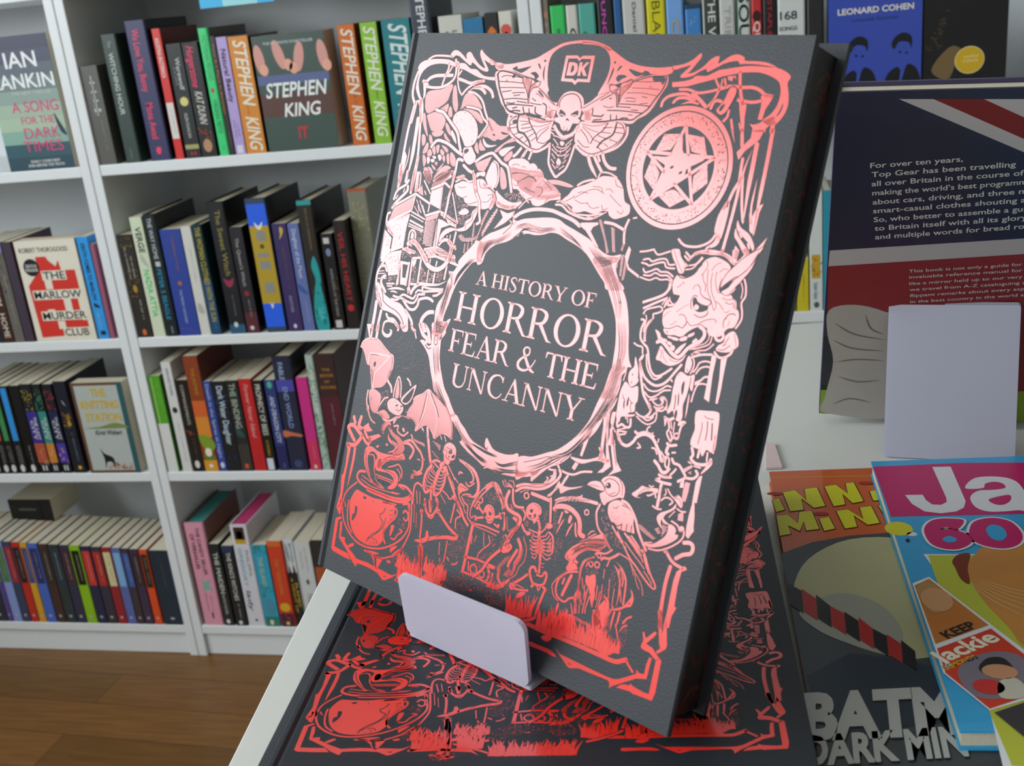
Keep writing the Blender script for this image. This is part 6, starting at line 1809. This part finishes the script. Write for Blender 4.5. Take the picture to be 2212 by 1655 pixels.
fc 2080,1485 2096,1455 2119,1458 2134,1464 2153,1460 2168,1452 2173,1463 2173,1485 2175,1516 2169,1524 2156,1508 2152,1547 2147,1573 2144,1597 2153,1644 2141,1666 2116,1657 2100,1627 2079,1646 2073,1633 2081,1592 2078,1544 2079,1515
dm132b 2126,1488 2125,1517 2130,1552
dm61b 2111,1542 2117,1579 2120,1603
dm46 2098,1557 2103,1590 2105,1621
dm128b 2118,1618 2118,1640 2120,1661
dm40 2155,1467 2157,1488 2156,1518
dm20 2091,1471 2101,1466
fm66b 2163,1535 2166,1583 2169,1647
fc 2144,1665 2167,1657 2178,1665 2156,1680 2140,1683
fm109e 2066,1662 2074,1682 2076,1703
fm129 2067,1664 2088,1671 2111,1658
fm82 2086,1672 2100,1705 2093,1726 2103,1743 2122,1763
fm51 2101,1675 2114,1706
fm51 2120,1673 2125,1723
fm91 2170,1667 2157,1686 2154,1717 2153,1736 2126,1743
fr127,66 2144,1731
fm82 2108,1718 2123,1743 2120,1764
fs110 1770,1728 1780,1781 1794,1847
fm139 1716,1763 1746,1731 1778,1695
g5,25 1711,1741 1739,1704 1767,1652 1792,1616 | 1719,1773 1752,1729 1781,1669 1803,1624
fc 1792,1490 1811,1491 1808,1504 1794,1524 1798,1564 1795,1600 1786,1617 1791,1560 1784,1521
fm49 1819,1512 1814,1553
fm92b 1802,1631 1788,1673 1768,1718 1733,1754
fm76 1793,1705 1795,1752 1826,1788
fs39 1756,1772 1763,1851
fc 1795,1778 1822,1812 1836,1844 1801,1853 1801,1815
fp 1768,1708 1778,1706 1784,1794 1810,1876 1840,1946 1804,1984 1773,1993 1799,1963 1807,1921 1775,1796
fp 1791,1703 1809,1699 1809,1787 1838,1847 1865,1915 1900,1950 1833,1991 1857,1957 1827,1881 1804,1811
dm33 1817,1777 1833,1852 1867,1932
fp 1761,1857 1796,1920 1760,1940 1767,1900
fm85 1810,1814 1826,1832 1838,1847
fm141 1838,1785 1857,1816 1879,1832 1906,1832 1931,1808 1946,1782 1982,1761 2019,1765 2044,1783 2065,1807 2079,1825 2090,1848
fm83 1952,1764 1980,1751 2011,1752 2033,1759
fm120 1930,1761 1948,1769
fm64 2003,1721 1989,1736 2001,1754
fm74 1957,1808 1974,1822 1958,1830
fm73 2033,1811 2051,1811 2066,1831
fm59 2059,1764 2058,1779
fm59 2024,1744 2016,1755
fm75 1849,1796 1883,1783
fm57 1834,1777 1855,1768 1882,1757
dm23 1869,1813 1903,1820 1929,1798
fm116 2104,1772 2123,1778 2153,1768
fm143 2113,1787 2110,1809 2123,1818
fm80 2139,1806 2156,1801
fm80 2118,1828 2131,1837 2136,1862 2129,1876 2117,1867 2114,1846 2118,1828
fm145 2060,1862 2082,1876 2107,1899 2127,1898 2142,1877
fm72 2082,1814 2101,1832 2102,1856 2086,1853
fm81 2099,1846 2111,1830
fm116 2145,1830 2159,1847 2185,1849 2209,1868 2229,1892 2209,1910 2197,1920
fm88 2175,1869 2168,1883 2153,1902
fm117 2096,1915 2122,1919 2160,1911
dm22 2117,1919 2151,1913
fm126 2087,1941 2123,1944 2165,1941
fm117 2087,1941 2105,1930
hp 2211,1859 2249,1832 2255,1840 2220,1874
hw 2233,1870 2253,1852 2254,1873
fm114 2232,1894 2267,1888 2285,1865 2272,1851
hp 2234,1912 2258,1910 2258,1952 2254,1996 2235,1996 2231,1951
fp 2211,1918 2227,1905 2231,1938 2212,1943
fp 2308,1863 2308,1959 2309,1983 2287,1990 2284,1898 2296,1870
fc 2217,1602 2262,1591 2312,1584 2329,1597 2337,1669 2341,1742 2326,1758 2301,1752 2289,1784 2269,1760 2245,1758 2222,1751 2218,1727 2226,1679 2217,1643
dm35 2255,1643 2259,1679 2255,1739
dm43 2279,1633 2286,1673 2287,1714
dm60 2303,1636 2316,1707
dm35 2258,1613 2278,1621 2306,1618
fm85 2330,1683 2332,1724 2336,1758
fm131 2231,1761 2243,1788 2237,1806 2260,1821 2298,1819 2327,1804 2332,1786
fm112 2269,1760 2268,1794
fm77 2310,1762 2314,1799
fc 2332,1786 2342,1804 2321,1838 2298,1859 2320,1814
fm61 2227,1823 2243,1828
fm69 2259,1834 2292,1834
fp 638,2870 758,2870 917,2873 958,2916 921,2895 761,2885 642,2891
w1224,50 646,2859 756,2860 795,2853
w1335,50 855,2856 965,2861
w1068,100 1002,2913 1195,2911 1387,2907
fm257 771,2665 802,2837 776,2912
fm153 785,2681 814,2822 818,2927
fm120 737,2915 828,2927
fm119 791,2941 847,2927
qc40,60 743,2897 842,2898 851,2949 753,2949
fm110 832,2838 958,2884 1021,2913"""
import re
def draw_art(D):
    LV = {'f': (FOIL, 1), 'd': (CLOTH, 2), 'F': (FOIL, 3), 'D': (CLOTH, 4)}
    pp = lambda s: [tuple(float(v) * 1e-4 for v in q.split(',')) for q in s.split()]
    pp = lambda s: [(float(q.split(',')[0]) * 1e-4, -float(q.split(',')[1]) * 1e-4) for q in s.split()]
    for i, ln in enumerate(ART.strip().split('\n')):
        c, a = ln.split(' ', 1)
        if c[0] == 'g':
            n, w = c[1:].split(','); A, B2 = a.split('|'); A = pp(A); B2 = pp(B2); n = int(n); r = random.Random(i)
            for k in range(n):
                f = (k + .5) / n + r.uniform(-.06, .06); q = [(p[0] + (s[0] - p[0]) * f, p[1] + (s[1] - p[1]) * f) for p, s in zip(A, B2)]; D.stroke(q, int(w) * 1e-5 * r.uniform(.7, 1.3), CLOTH, 2, 'b')
            continue
        P = pp(a)
        if c[0] == 'h':
            Q = crom(P, True, 3) if c[1] == 'c' else P
            if c[1] in 'cp': D.poly(Q, FOIL, 1); D.hatch(Q, 1.15, .00052, .00014, CLOTH, 2, .02, i)
            else: D.hatch(Q, 0 if c[1] == 's' else .6, .0007, .00038, FOIL, 1, .08, i)
        elif c[0] in 'nq' and c[1] in 'pc':
            n, s = c[2:].split(','); k = s[-1] in 'dk'; s = int(s.rstrip('dk')) * 1e-5; Q = crom(P, True, 3) if c[1] == 'c' else P
            dk = c[0] == 'n' or k; D.ticks(Q, int(n), s * 1.3, CLOTH if dk else FOIL, 2 if dk else 1, i)
        elif c[0] == 'j':
            w = int(c[2:]) * 1e-5
            if c[1] == 'z': D.ticks(P, 90, w * 1.4, FOIL, 1, i, -1.0); continue
            Q = crom(P, False, 5)
            for k in range(0, len(Q) - 1, 1):
                if k % 3 != 2: D.stroke(Q[k:k + 2], w, FOIL if c[1] == 'm' else CLOTH, 1 if c[1] == 'm' else 2, 'b', False)
        elif c[0] == 'w':
            hh, n = c[1:].split(','); hh = int(hh) * 1e-5; n = int(n); r = random.Random(i); L = len(P) - 1
            for k in range(n):
                f = (k + r.random()) / n * L; j = min(int(f), L - 1); f -= j; x = P[j][0] + (P[j + 1][0] - P[j][0]) * f; y = P[j][1] + (P[j + 1][1] - P[j][1]) * f; H2 = hh * r.uniform(.45, 1); l = r.uniform(-.35, .35) * H2
                D.stroke([(x, y - .1 * H2), (x + l * .3, y + .45 * H2), (x + l, y + H2)], hh * .09, FOIL, 1 + (k % 9) * .3, 'e')
        else:
            lv = c[0]; t = c[1]; o = lv == 'o'; m, l = LV['F' if o else lv]
            if t in 'ms':
                tap = c[-1] if c[-1] in 'aeb' else ''; w = int(re.sub('[^0-9]', '', c[2:]) or 100) * 1e-5
                if o: D.stroke(P, w + .0007, CLOTH, 2, tap)
                D.stroke(P, w, m, l, tap, t == 'm')
            elif t in 'cp':
                Q = crom(P, True, 4) if t == 'c' else P; D.poly(Q, m, l)
                if o or c[-1] == 'x': D.stroke(P, .0004, CLOTH, 2 if c[-1] == 'x' else 3, '', t == 'c', True)
            elif t == 'o': R = int(c[2:]) * 1e-5; D.ell(P[0], R, R, m, l, 12)
            elif t == 'r': R, w = c[2:].split(','); R = int(R) * 1e-5; D.stroke([(P[0][0] + R * math.cos(k * .6283), P[0][1] + R * math.sin(k * .6283)) for k in range(10)], int(w) * 1e-5, m, l, '', True, True)
    cx, cy = .1872, -.0583; circ = lambda R, n=36: [(cx + R * math.cos(2 * math.pi * k / n), cy + R * math.sin(2 * math.pi * k / n)) for k in range(n)]
    D.poly(circ(.0272), CLOTH, 2.2); ring = circ(.0252); D.poly(circ(.0246), FOIL, 2.5)
    D.stroke(circ(.0262, 24), .0021, FOIL, 3, '', True, True); r = random.Random(5)
    for k in range(330):
        a = r.uniform(0, 6.283); R = r.uniform(.0203, .0245); p = (cx + R * math.cos(a), cy + R * math.sin(a)); D.ell(p, r.uniform(.0002, .0006), r.uniform(.00012, .0003), CLOTH, 3.2, 5, r.uniform(0, 3))
    D.poly(circ(.0200), CLOTH, 3.4); D.stroke(circ(.0192, 24), .0017, FOIL, 4, '', True, True); V = [(cx + .0187 * math.sin(2 * math.pi * k / 5), cy + .0187 * math.cos(2 * math.pi * k / 5)) for k in range(5)]
    for k in range(5):
        a, c2 = V[k], V[(k + 1) % 5]; q = [(cx + (p[0] - cx) * .8, cy + (p[1] - cy) * .8) for p in (a, c2)]; mid = ((a[0] + c2[0]) / 2, (a[1] + c2[1]) / 2); g = (cx + (mid[0] - cx) * .62, cy + (mid[1] - cy) * .62); e = (cx + (mid[0] - cx) * 1.16, cy + (mid[1] - cy) * 1.16); S3 = [(.85 * q[0][0] + .15 * e[0], .85 * q[0][1] + .15 * e[1]), e, (.85 * q[1][0] + .15 * e[0], .85 * q[1][1] + .15 * e[1]), g]
        D.poly(S3, FOIL, 4); D.ticks(S3, 40, .0007, CLOTH, 4.6, k); D.stroke([a, V[(k + 2) % 5]], .0015, FOIL, 4.6, '', False)
    F3 = [(cx + p * .001, cy + s * .001) for p, s in ((-1, 14), (2, 6), (13, 5), (5, 0), (4, -4), (-4, -9), (-9, -13), (-7, -5), (-6, 0), (-14, 4), (-5, 5))]; D.cpoly(F3, FOIL, 5.2)
    for p, s in ((-3, 0), (2, -2)): D.ell((cx + p * .001, cy + s * .001), .0011, .0006, CLOTH, 5.8, 8, .6)
    serif(D, 'A HISTORY OF', .0810, .1575, -.1263, .0071); serif(D, 'HORROR', .0705, .1685, -.1465, .0151); serif(D, 'FEAR & THE', .0705, .1672, -.1626, .0117); serif(D, 'UNCANNY', .0762, .1618, -.1794, .0114)
def horror_book(label, mw, sh, bul):
    r = empty('art_hardback', label, 'book', mw=mw, group='black and red foil hardbacks')
    b = MB(); z0 = -.0028
    prof = [(0, z0), (0, -.0008), (.001, -.0002), (.003, 0), (.0046, -.0011), (.0064, 0), (BW - .0006, 0), (BW, -.0006), (BW, z0)]
    k = len(b.v); n = len(prof); b.mat(CLOTH); b.prism(prof[::-1], -BH, 0, 'y', CLOTH)
    b.v = [(p[0], p[1], p[2]) for p in b.v]; D = Draw(b, (0, 0, 0), (1, 0, 0), (0, 1, 0), .00004); draw_art(D); b.build('front_cover', r)
    b = MB(); b.prism([(0, -.0008), (-bul, -.003), (-bul - .001, -BT / 2), (-bul, -BT + .003), (0, -BT), (.0003, -BT + .001), (.0003, -.002)], -BH, 0, 'y', CLOTH); b.build('spine', r)
    b = MB(); b.box(.0005, BW, -BH + sh, sh, -BT, -BT + .0028, CLOTH); b.build('back_cover', r)
    b = MB(); b.box(.001, BW - .004, -BH + .004 + sh / 2, -.004 + sh / 2, -BT + .0029, -.0029, EDGE); D = Draw(b, (BW - .004, 0, 0), (0, 1, 0), (0, 0, 1), .0001); D.ticks([(-.29, -.027), (-.01, -.027), (-.01, -.004), (-.29, -.004)], 130, .006, EDGER, 1, 9)
    D.stroke([(-.29, -.0275), (-.008, -.0275)], .0004, M('6a2a20'), 1, '', False); b.build('page_block', r); return r
mw = Matrix(((.85323, .2316, -.4673, -.17532), (-.51874, .2842, -.80631, .60743), (-.05393, .93037, .36263, 1.19452), (0, 0, 0, 1)))
horror_book('black hardback with pink-red foil engraving, propped upright on the frosted stand', mw, .0045, .0015)
horror_book('second copy of the black foil hardback, lying flat beneath the propped one', Matrix.Translation((-.23865, .67248, .8958)) @ Matrix.Rotation(.07229, 4, 'Z'), 0, .0055)
# ---------------------------------------------------------------- frosted display stands
def frosted():
    m = bpy.data.materials.new('frosted_plastic'); m.use_nodes = True; nt = m.node_tree; p = nt.nodes['Principled BSDF']; p.inputs['Base Color'].default_value = lin('d9daea'); p.inputs['Roughness'].default_value = .35; p.inputs['Subsurface Weight'].default_value = 0
    t = nt.nodes.new('ShaderNodeBsdfTranslucent'); t.inputs[0].default_value = lin('d9daea'); x = nt.nodes.new('ShaderNodeMixShader'); x.inputs[0].default_value = .35; nt.links.new(p.outputs[0], x.inputs[1]); nt.links.new(t.outputs[0], x.inputs[2]); nt.links.new(x.outputs[0], nt.nodes['Material Output'].inputs[0]); return m
FRO = frosted()
def sheet(nm, par, A, B2, C, rd, th=.0024):   # rounded plate: bottom-left A, bottom-right B2, towards top-left C
    ex = (B2 - A); w = ex.length; ex = ex.normalized(); ey = (C - A); h = ey.length; ey = ey.normalized(); nn = ex.cross(ey); pts = []
    for cx, cy, a in ((w - rd, rd, -90), (w - rd, h - rd, 0), (rd, h - rd, 90), (rd, rd, 180)):
        for k in range(5): t = math.radians(a + k * 22.5); pts.append((cx + rd * math.cos(t), cy + rd * math.sin(t)))
    b = MB(); f = [A + ex * p[0] + ey * p[1] for p in pts]; g = [p - nn * th for p in f]; n = len(f); inv = par.matrix_world.inverted() if False else Matrix.Translation(-par.location)
    f = [inv @ p for p in f]; g = [inv @ p for p in g]; b.poly(f, FRO); b.poly(g[::-1], FRO)
    for i in range(n): j = (i + 1) % n; b.poly([f[i], g[i], g[j], f[j]], FRO)
    return b.build(nm, par)
def stand(label, P1, P2, V, depth, parts):
    r = empty('display_stand', label, 'display stand', P1, 'frosted plastic book stands'); ex = (P2 - P1).normalized(); bk_ = Vector((-ex.y, ex.x, 0)); up = Vector((0, 0, 1))
    if parts == 'lip':
        sheet('front_lip', r, P1, P2, P1 + V, .006); sheet('base', r, P1 + up * .0005 + bk_ * .001, P2 + up * .0005 + bk_ * .001, P1 + up * .0005 + bk_ * depth, .0015, .0022)
        Q = bk_ * (depth + .0); F = bk_ * (depth + .044) + up * .105
        sheet('backrest', r, P1 + Q, P2 + Q, P1 + F, .002); E2 = bk_ * (depth + .075); sheet('rear_leg', r, P1 + E2, P2 + E2, P1 + F + bk_ * .003, .002)
    else:
        sheet('rear_leg', r, P1, P2, P1 + V, .002); sheet('backrest', r, P1 + bk_ * .064, P2 + bk_ * .064, P1 + V + bk_ * .003, .002)
        sheet('base', r, P1 + bk_ * .066 + up * .0012, P2 + bk_ * .066 + up * .0012, P1 + bk_ * .105 + up * .0012, .002); sheet('front_lip', r, P1 + bk_ * .106, P2 + bk_ * .106, P1 + bk_ * .112 + up * .04, .006)
stand('frosted stand holding the propped black foil book, its lip in front', Vector((-.1807, .4795, .8986)), Vector((-.1071, .4341, .8986)), Vector((.0035, -.0115, .0427)), .04, 'lip')
stand('frosted stand seen from behind, holding the union-flag book', Vector((.0924, .7741, .8655)), Vector((.1785, .7593, .8655)), Vector((.0065, .0348, .1048)), .03, 'rear')
# ---------------------------------------------------------------- union-flag book seen from the back
tt, yw, ph = math.radians(16), math.radians(-4), .05
P0 = onz(1769, 893, .8745); ex = Vector((math.cos(yw), math.sin(yw), 0)); nh = Vector((ex.y, -ex.x, 0)); ey = nh * math.sin(tt) + Vector((0, 0, 1)) * math.cos(tt)
ri = ex * math.cos(ph) - ey * math.sin(ph); up = ey * math.cos(ph) + ex * math.sin(ph); nn = ri.cross(up)
TGM = Matrix(((ri.x, up.x, nn.x, P0.x), (ri.y, up.y, nn.y, P0.y), (ri.z, up.z, nn.z, P0.z), (0, 0, 0, 1))); TGW, TGH, TGT = .175, .264, .018
def trace(P, n, inv, x0, y0, s): return lambda x, y: tuple((inv @ onpl(x0 + x / s, y0 + y / s, P, n))[:2])
r = empty('union_flag_book', 'dark navy and red book with pale text, propped on the rear stand', 'book', mw=TGM)
b = MB(); b.box(0, TGW, 0, TGH, -.002, 0, M('23253c', .35, .2)); b.box(0, TGW, 0, TGH, -TGT, -TGT + .002, M('3f3a5c', .35)); b.box(0, .001, 0, TGH, -TGT + .002, -.002, M('3f3a78', .4)); D = Draw(b, (0, 0, 0), (1, 0, 0), (0, 1, 0)); iv = TGM.inverted()
G = trace(P0, nn, iv, 1700, 0, 4.137); H6 = trace(P0, nn, iv, 1740, 180, 3.447); H7 = trace(P0, nn, iv, 1700, 540, 3.31)
cl = lambda q: [(min(max(p[0], .0005), TGW - .0005), min(max(p[1], .0005), TGH - .0003)) for p in q]
PW = M('b5afae', .4); RD = M('7a1c1c', .4)
D.poly(cl([G(1000, 885), G(1310, 885), G(2200, 1278), G(2200, 1395)]), PW, 1); D.poly(cl([G(1310, 885), G(1760, 885), G(2200, 1085), G(2200, 1278)]), RD, 1); D.poly(cl([G(1760, 885), G(2200, 885), G(2200, 1085)]), PW, 1)
D.poly(cl([H6(180, 1245), H6(1900, 1138), H6(1900, 1253), H6(170, 1362)]), PW, 1); D.poly(cl([H6(170, 1362), H6(1900, 1253), H7(1800, 1300), H7(270, 1300)]), M('86262a', .4, var=.15, scale=40), 1)
D.poly(cl([H7(245, 620), H7(400, 620), H7(400, 1000), H7(230, 1000)]), M('20222c', .4), 2); D.poly(cl([H7(235, 960), H7(500, 960), H7(400, 1200), H7(220, 1200)]), M('7f9a26', .4), 2); D.poly(cl([H7(1640, 1010), H7(1780, 1010), H7(1780, 1240), H7(1630, 1240)]), M('8fa82c', .4), 2)
CLO = M('aaa39a', .5, var=.1, scale=40); D.cpoly(cl([H7(300, 430), H7(480, 390), H7(700, 440), H7(900, 560), H7(900, 1160), H7(280, 1165), H7(275, 1040), H7(330, 800), H7(290, 600)]), CLO, 3)
for q in (((340, 520), (480, 600), (700, 640)), ((330, 640), (460, 700), (690, 720)), ((350, 800), (500, 780), (690, 790)), ((360, 900), (500, 940), (660, 930)), ((330, 1100), (450, 1060), (600, 1090)), ((560, 460), (600, 560), (690, 600))): D.stroke([H7(*p) for p in q], .0012, M('6f675e', .5), 4, 'b')
TX = M('d2ccc8', .5)
for (x, y, x2, s) in ((482, 630, 1172, 'For over ten years,'), (492, 697, 1565, 'Top Gear has been travelling'), (492, 765, 1625, 'all over Britain in the course of'), (497, 833, 1690, 'making the world\u2019s best programme'), (500, 901, 1650, 'about cars, driving, and three m'), (503, 966, 1640, 'smart-casual clothes shouting a'), (508, 1032, 1680, 'So, who better to assemble a guid'), (514, 1096, 1650, 'to Britain itself with all its glory'), (518, 1160, 1645, 'and multiple words for bread rol')):
    D.text(s, H6(x, y), H6(x2, y - (x2 - x) * .073), .0037, TX, 4, .012)
for (x, y, x2, s) in ((770, 1408, 1612, 'This book is not only a guide for'), (772, 1452, 1615, 'invaluable reference manual for'), (773, 1500, 1615, 'like a mirror held up to our very'), (775, 1545, 1640, 'we travel from A-Z cataloguing a'), (777, 1590, 1630, 'flippant remarks about every asp'), (780, 1635, 1625, 'in the best country in the world a')):
    D.text(s, H6(x, y), H6(x2, y - (x2 - x) * .062), .0024, TX, 4, .005)
b.build('cover', r); b = MB(); b.box(.0012, TGW - .001, .003, TGH - .003, -TGT + .0021, -.0021, CREAM); b.build('page_block', r)
# ---------------------------------------------------------------- the two annuals lying on the table
UPZ = Vector((0, 0, 1)); ZC = TZ + .0095
def flat(label, quad, z0, z1, col, pg, name):
    c = Vector((quad[0][0], quad[0][1], z0)); r = empty(name, label, 'annual', c); b = MB(); q = [(p[0] - c.x, p[1] - c.y) for p in quad]
    sg = sum(q[i - 1][0] * q[i][1] - q[i][0] * q[i - 1][1] for i in range(4)); q = q if sg > 0 else q[::-1]; H = z1 - z0
    b.prism(q, H - .0012, H, 'z', M(col, .3, .3)); b.prism(q, 0, .0012, 'z', M(col, .3)); p = MB(); p.prism([(a[0] * .99 + .001, a[1] * .99 - .001) for a in q], .0013, H - .0013, 'z', pg); p.build('page_block', r); return r, b, Draw(b, (0, 0, H), (1, 0, 0), (0, 1, 0), .0001), Matrix.Translation((-c.x, -c.y, -z1))
A = onz(1658, 1019, ZC); B3 = onz(1764, 1655, ZC); A.x += .001; B3.x += .002
dx = Vector((.2, .013, 0)); dn = (B3 - A) * (.29 / (B3 - A).length)
r, b, D, iv = flat('orange and black comic annual with yellow lettering, beside the flat book', [A, A + dx, A + dx + dn, A + dn], TZ, ZC, 'c9581c', CREAM, 'comic_annual')
c8 = trace(Vector((0, 0, ZC)), UPZ, iv, 1640, 980, 2.451); Pq = lambda s: [c8(*map(float, k.split(','))) for k in s.split()]
D.stroke(Pq('50,128 640,118'), .0006, M('d8b820'), 1, '', False); D.poly(Pq('116,530 280,470 480,435 820,410 1300,420 1400,1800 350,1800'), M('41464a', .35), 1); D.cpoly(Pq('180,720 260,560 480,455 800,460 1100,600 1100,900 900,1080 600,1050 330,940 220,840'), M('b9b78c', .35, var=.1, scale=15), 2); D.cpoly(Pq('215,830 420,740 640,800 760,950 700,1060 480,1010 300,930'), M('a3a598', .35), 3)
D.poly(Pq('250,1180 480,1060 760,1090 1000,1150 1200,1400 360,1500'), M('26323f', .35), 3)
YL = M('d6d01a', .35)
for s in ('70,250 105,238 135,300 90,312', '125,208 190,196 250,250 240,190 305,182 350,280 290,290 222,240 235,300 165,308', '345,177 405,167 470,215 457,160 500,155 552,255 495,265 440,215 455,272 395,282', '585,202 622,196 650,248 605,252', '92,332 150,325 205,372 212,312 277,305 318,402 250,410 236,362 215,412 152,382 168,428 110,438', '318,347 370,338 402,400 345,412', '408,307 470,298 552,350 532,288 592,280 638,370 575,380 500,330 518,390 455,400', '630,277 660,272 700,330 760,380 700,390'): q = Pq(s); D.poly(q, YL, 4); D.stroke(q, .0011, BLACK, 3, '', False, True)
for c in ((80, 215), (565, 158), (325, 320)): D.ell(c8(*c), .005, .0025, M('a02820'), 4)
for k in range(9): D.poly([c8(150 + 75 * k, 690 + 40 * k - 10 * (k % 3)), c8(225 + 75 * k, 730 + 40 * k), c8(235 + 75 * k, 850 + 38 * k), c8(160 + 75 * k, 800 + 38 * k)], M('b32420' if k % 2 else '151012', .35), 5)
LG = M('b9bab6', .35)
for s, a, c2, cp, bo in (('BATM', (235, 1515), (1075, 1475), .032, .05), ('DARK MIN', (240, 1655), (1110, 1600), .019, .04)): D.text(s, c8(a[0] + 6, a[1] + 8), c8(c2[0] + 6, c2[1] + 8), cp, BLACK, 5, bo, .2); D.text(s, c8(*a), c8(*c2), cp, LG, 6, bo, .2)
b.build('cover', r)
Z2 = ZC + .011; A = onz(1881, 997, Z2); B3 = onz(2099, 1655, Z2); C3 = onz(2212, 985, Z2); dx = (C3 - A).normalized() * .215; dn = (B3 - A).normalized() * .29
r, b, D, iv = flat('sky blue annual with a magenta banner, lying over the comic annual', [A, A + dx, A + dx + dn, A + dn], ZC + .0006, Z2, '36a6dc', CREAM, 'photo_annual')
c9 = trace(Vector((0, 0, Z2)), UPZ, iv, 1880, 980, 3.663); cA = trace(Vector((0, 0, Z2)), UPZ, iv, 1880, 1200, 2.093); Pq = lambda s, f=c9: [f(*map(float, k.split(','))) for k in s.split()]
MG = M('c41f68', .35); WT = M('e4e6ea', .35); D.poly(Pq('22,105 700,75 1500,70 1600,470 165,500'), MG, 1); D.poly(Pq('490,108 635,105 755,380 740,430 680,460 560,475 430,460 330,400 275,330 415,328 440,370 490,405 560,408 605,385 600,350'), WT, 2)
D.cpoly(Pq('760,280 765,240 830,195 930,183 1040,188 1130,210 1200,270 1300,460 1180,450 1060,460 930,460 840,430 795,375 800,330 860,295 960,290 1065,275 1050,240 980,225 910,240 890,275'), WT, 2); D.cpoly(Pq('935,370 1000,345 1100,330 1110,370 1060,405 990,405'), MG, 3)
s6 = '425,620 450,560 520,525 640,520 740,535 690,605 600,590 545,610 640,605 760,640 805,690 770,735 680,765 560,755 470,710'; CY = M('36a6dc', .35)
D.stroke(Pq(s6), .003, WT, 5, '', True, True); D.cpoly(Pq(s6), MG, 6); D.cpoly(Pq('570,685 620,660 680,680 670,705 610,710'), CY, 7); s0 = '780,630 820,545 960,515 1110,545 1200,640 1180,720 1060,758 900,735 810,690'; D.cpoly(Pq(s0), MG, 6); D.stroke(Pq(s0), .003, WT, 5, '', True, True); D.cpoly(Pq('915,610 960,570 1040,590 1080,650 1040,695 960,680'), CY, 7)
D.ell(c9(225, 595), .008, .009, M('d8d030'), 1); D.ell(c9(330, 638), .003, .0025, WT, 1); D.poly(Pq('275,688 297,668 318,690 297,708'), M('20203a'), 1)
f = cA; D.poly(Pq('240,-5 1100,-5 1100,1000 610,1000 540,700 310,90', f), WT, 1); D.poly(Pq('262,0 1100,0 1100,980 640,952 545,725 290,90', f), M('bcc23e', .35), 2); SK = M('c98a42', .35, var=.25, scale=25)
D.cpoly(Pq('440,70 470,0 560,-60 800,-60 900,300 720,420 620,320 500,190', f), SK, 3); D.cpoly(Pq('370,30 395,0 450,-5 440,60 450,130 410,110 385,60', f), M('7a3014', .35), 4)
for k in range(6): D.stroke(Pq(f'{460 + 8 * k},{140 - 6 * k} {560 + 20 * k},{210 - 10 * k} {700 + 25 * k},{280 - 20 * k}', f), .0006, M('e0bc84'), 4, 'b')
D.poly(Pq('190,130 265,100 760,480 760,640 540,705 330,535', f), WT, 5); D.poly(Pq('200,140 265,110 535,320 295,405', f), M('c0762c', .35), 6); D.cpoly(Pq('210,150 265,125 330,180 330,250 280,265 240,210', f), M('b08a50'), 7); D.ell(cA(300, 205), .008, .012, M('cf9a68'), 8); D.text('KEEP', cA(350, 382), cA(488, 328), .006, BLACK, 8, .03)
D.poly(Pq('302,425 545,335 745,490 745,630 540,698 340,535', f), M('d03c22', .35), 6); D.text('Jackie', cA(318, 498), cA(590, 385), .0095, M('efe8d0'), 7, .03); D.text('OSMONDS', cA(340, 525), cA(490, 470), .0035, M('e0b81c'), 7, .02); D.cpoly(Pq('395,540 450,470 580,440 690,470 720,600 600,650 470,640', f), M('7f7684', .35), 7)
D.cpoly(Pq('490,510 530,470 600,470 650,520 640,560 560,560 510,540', f), M('181418'), 8); D.ell(cA(585, 532), .008, .006, M('c9926a'), 9); D.cpoly(Pq('580,580 650,560 700,600 690,650 590,650', f), M('c9c4b4'), 9); D.ell(cA(535, 600), .007, .006, M('c8302a'), 9)
D.poly(Pq('560,715 900,600 900,900 700,830', f), M('3a3438', .35), 6); b.build('cover', r)
q = [onz(1655, 962, TZ), onz(1673, 962, TZ), onz(1690, 1014, TZ), onz(1655, 1016, TZ)]; b = MB(); b.prism([(p.x, p.y) for p in q][::-1], TZ + .0003, TZ + .002, 'z', M('e2c9c6', .5)); tag(b.build('leaflet'), 'pale pink leaflet on the table behind the propped book', 'leaflet')
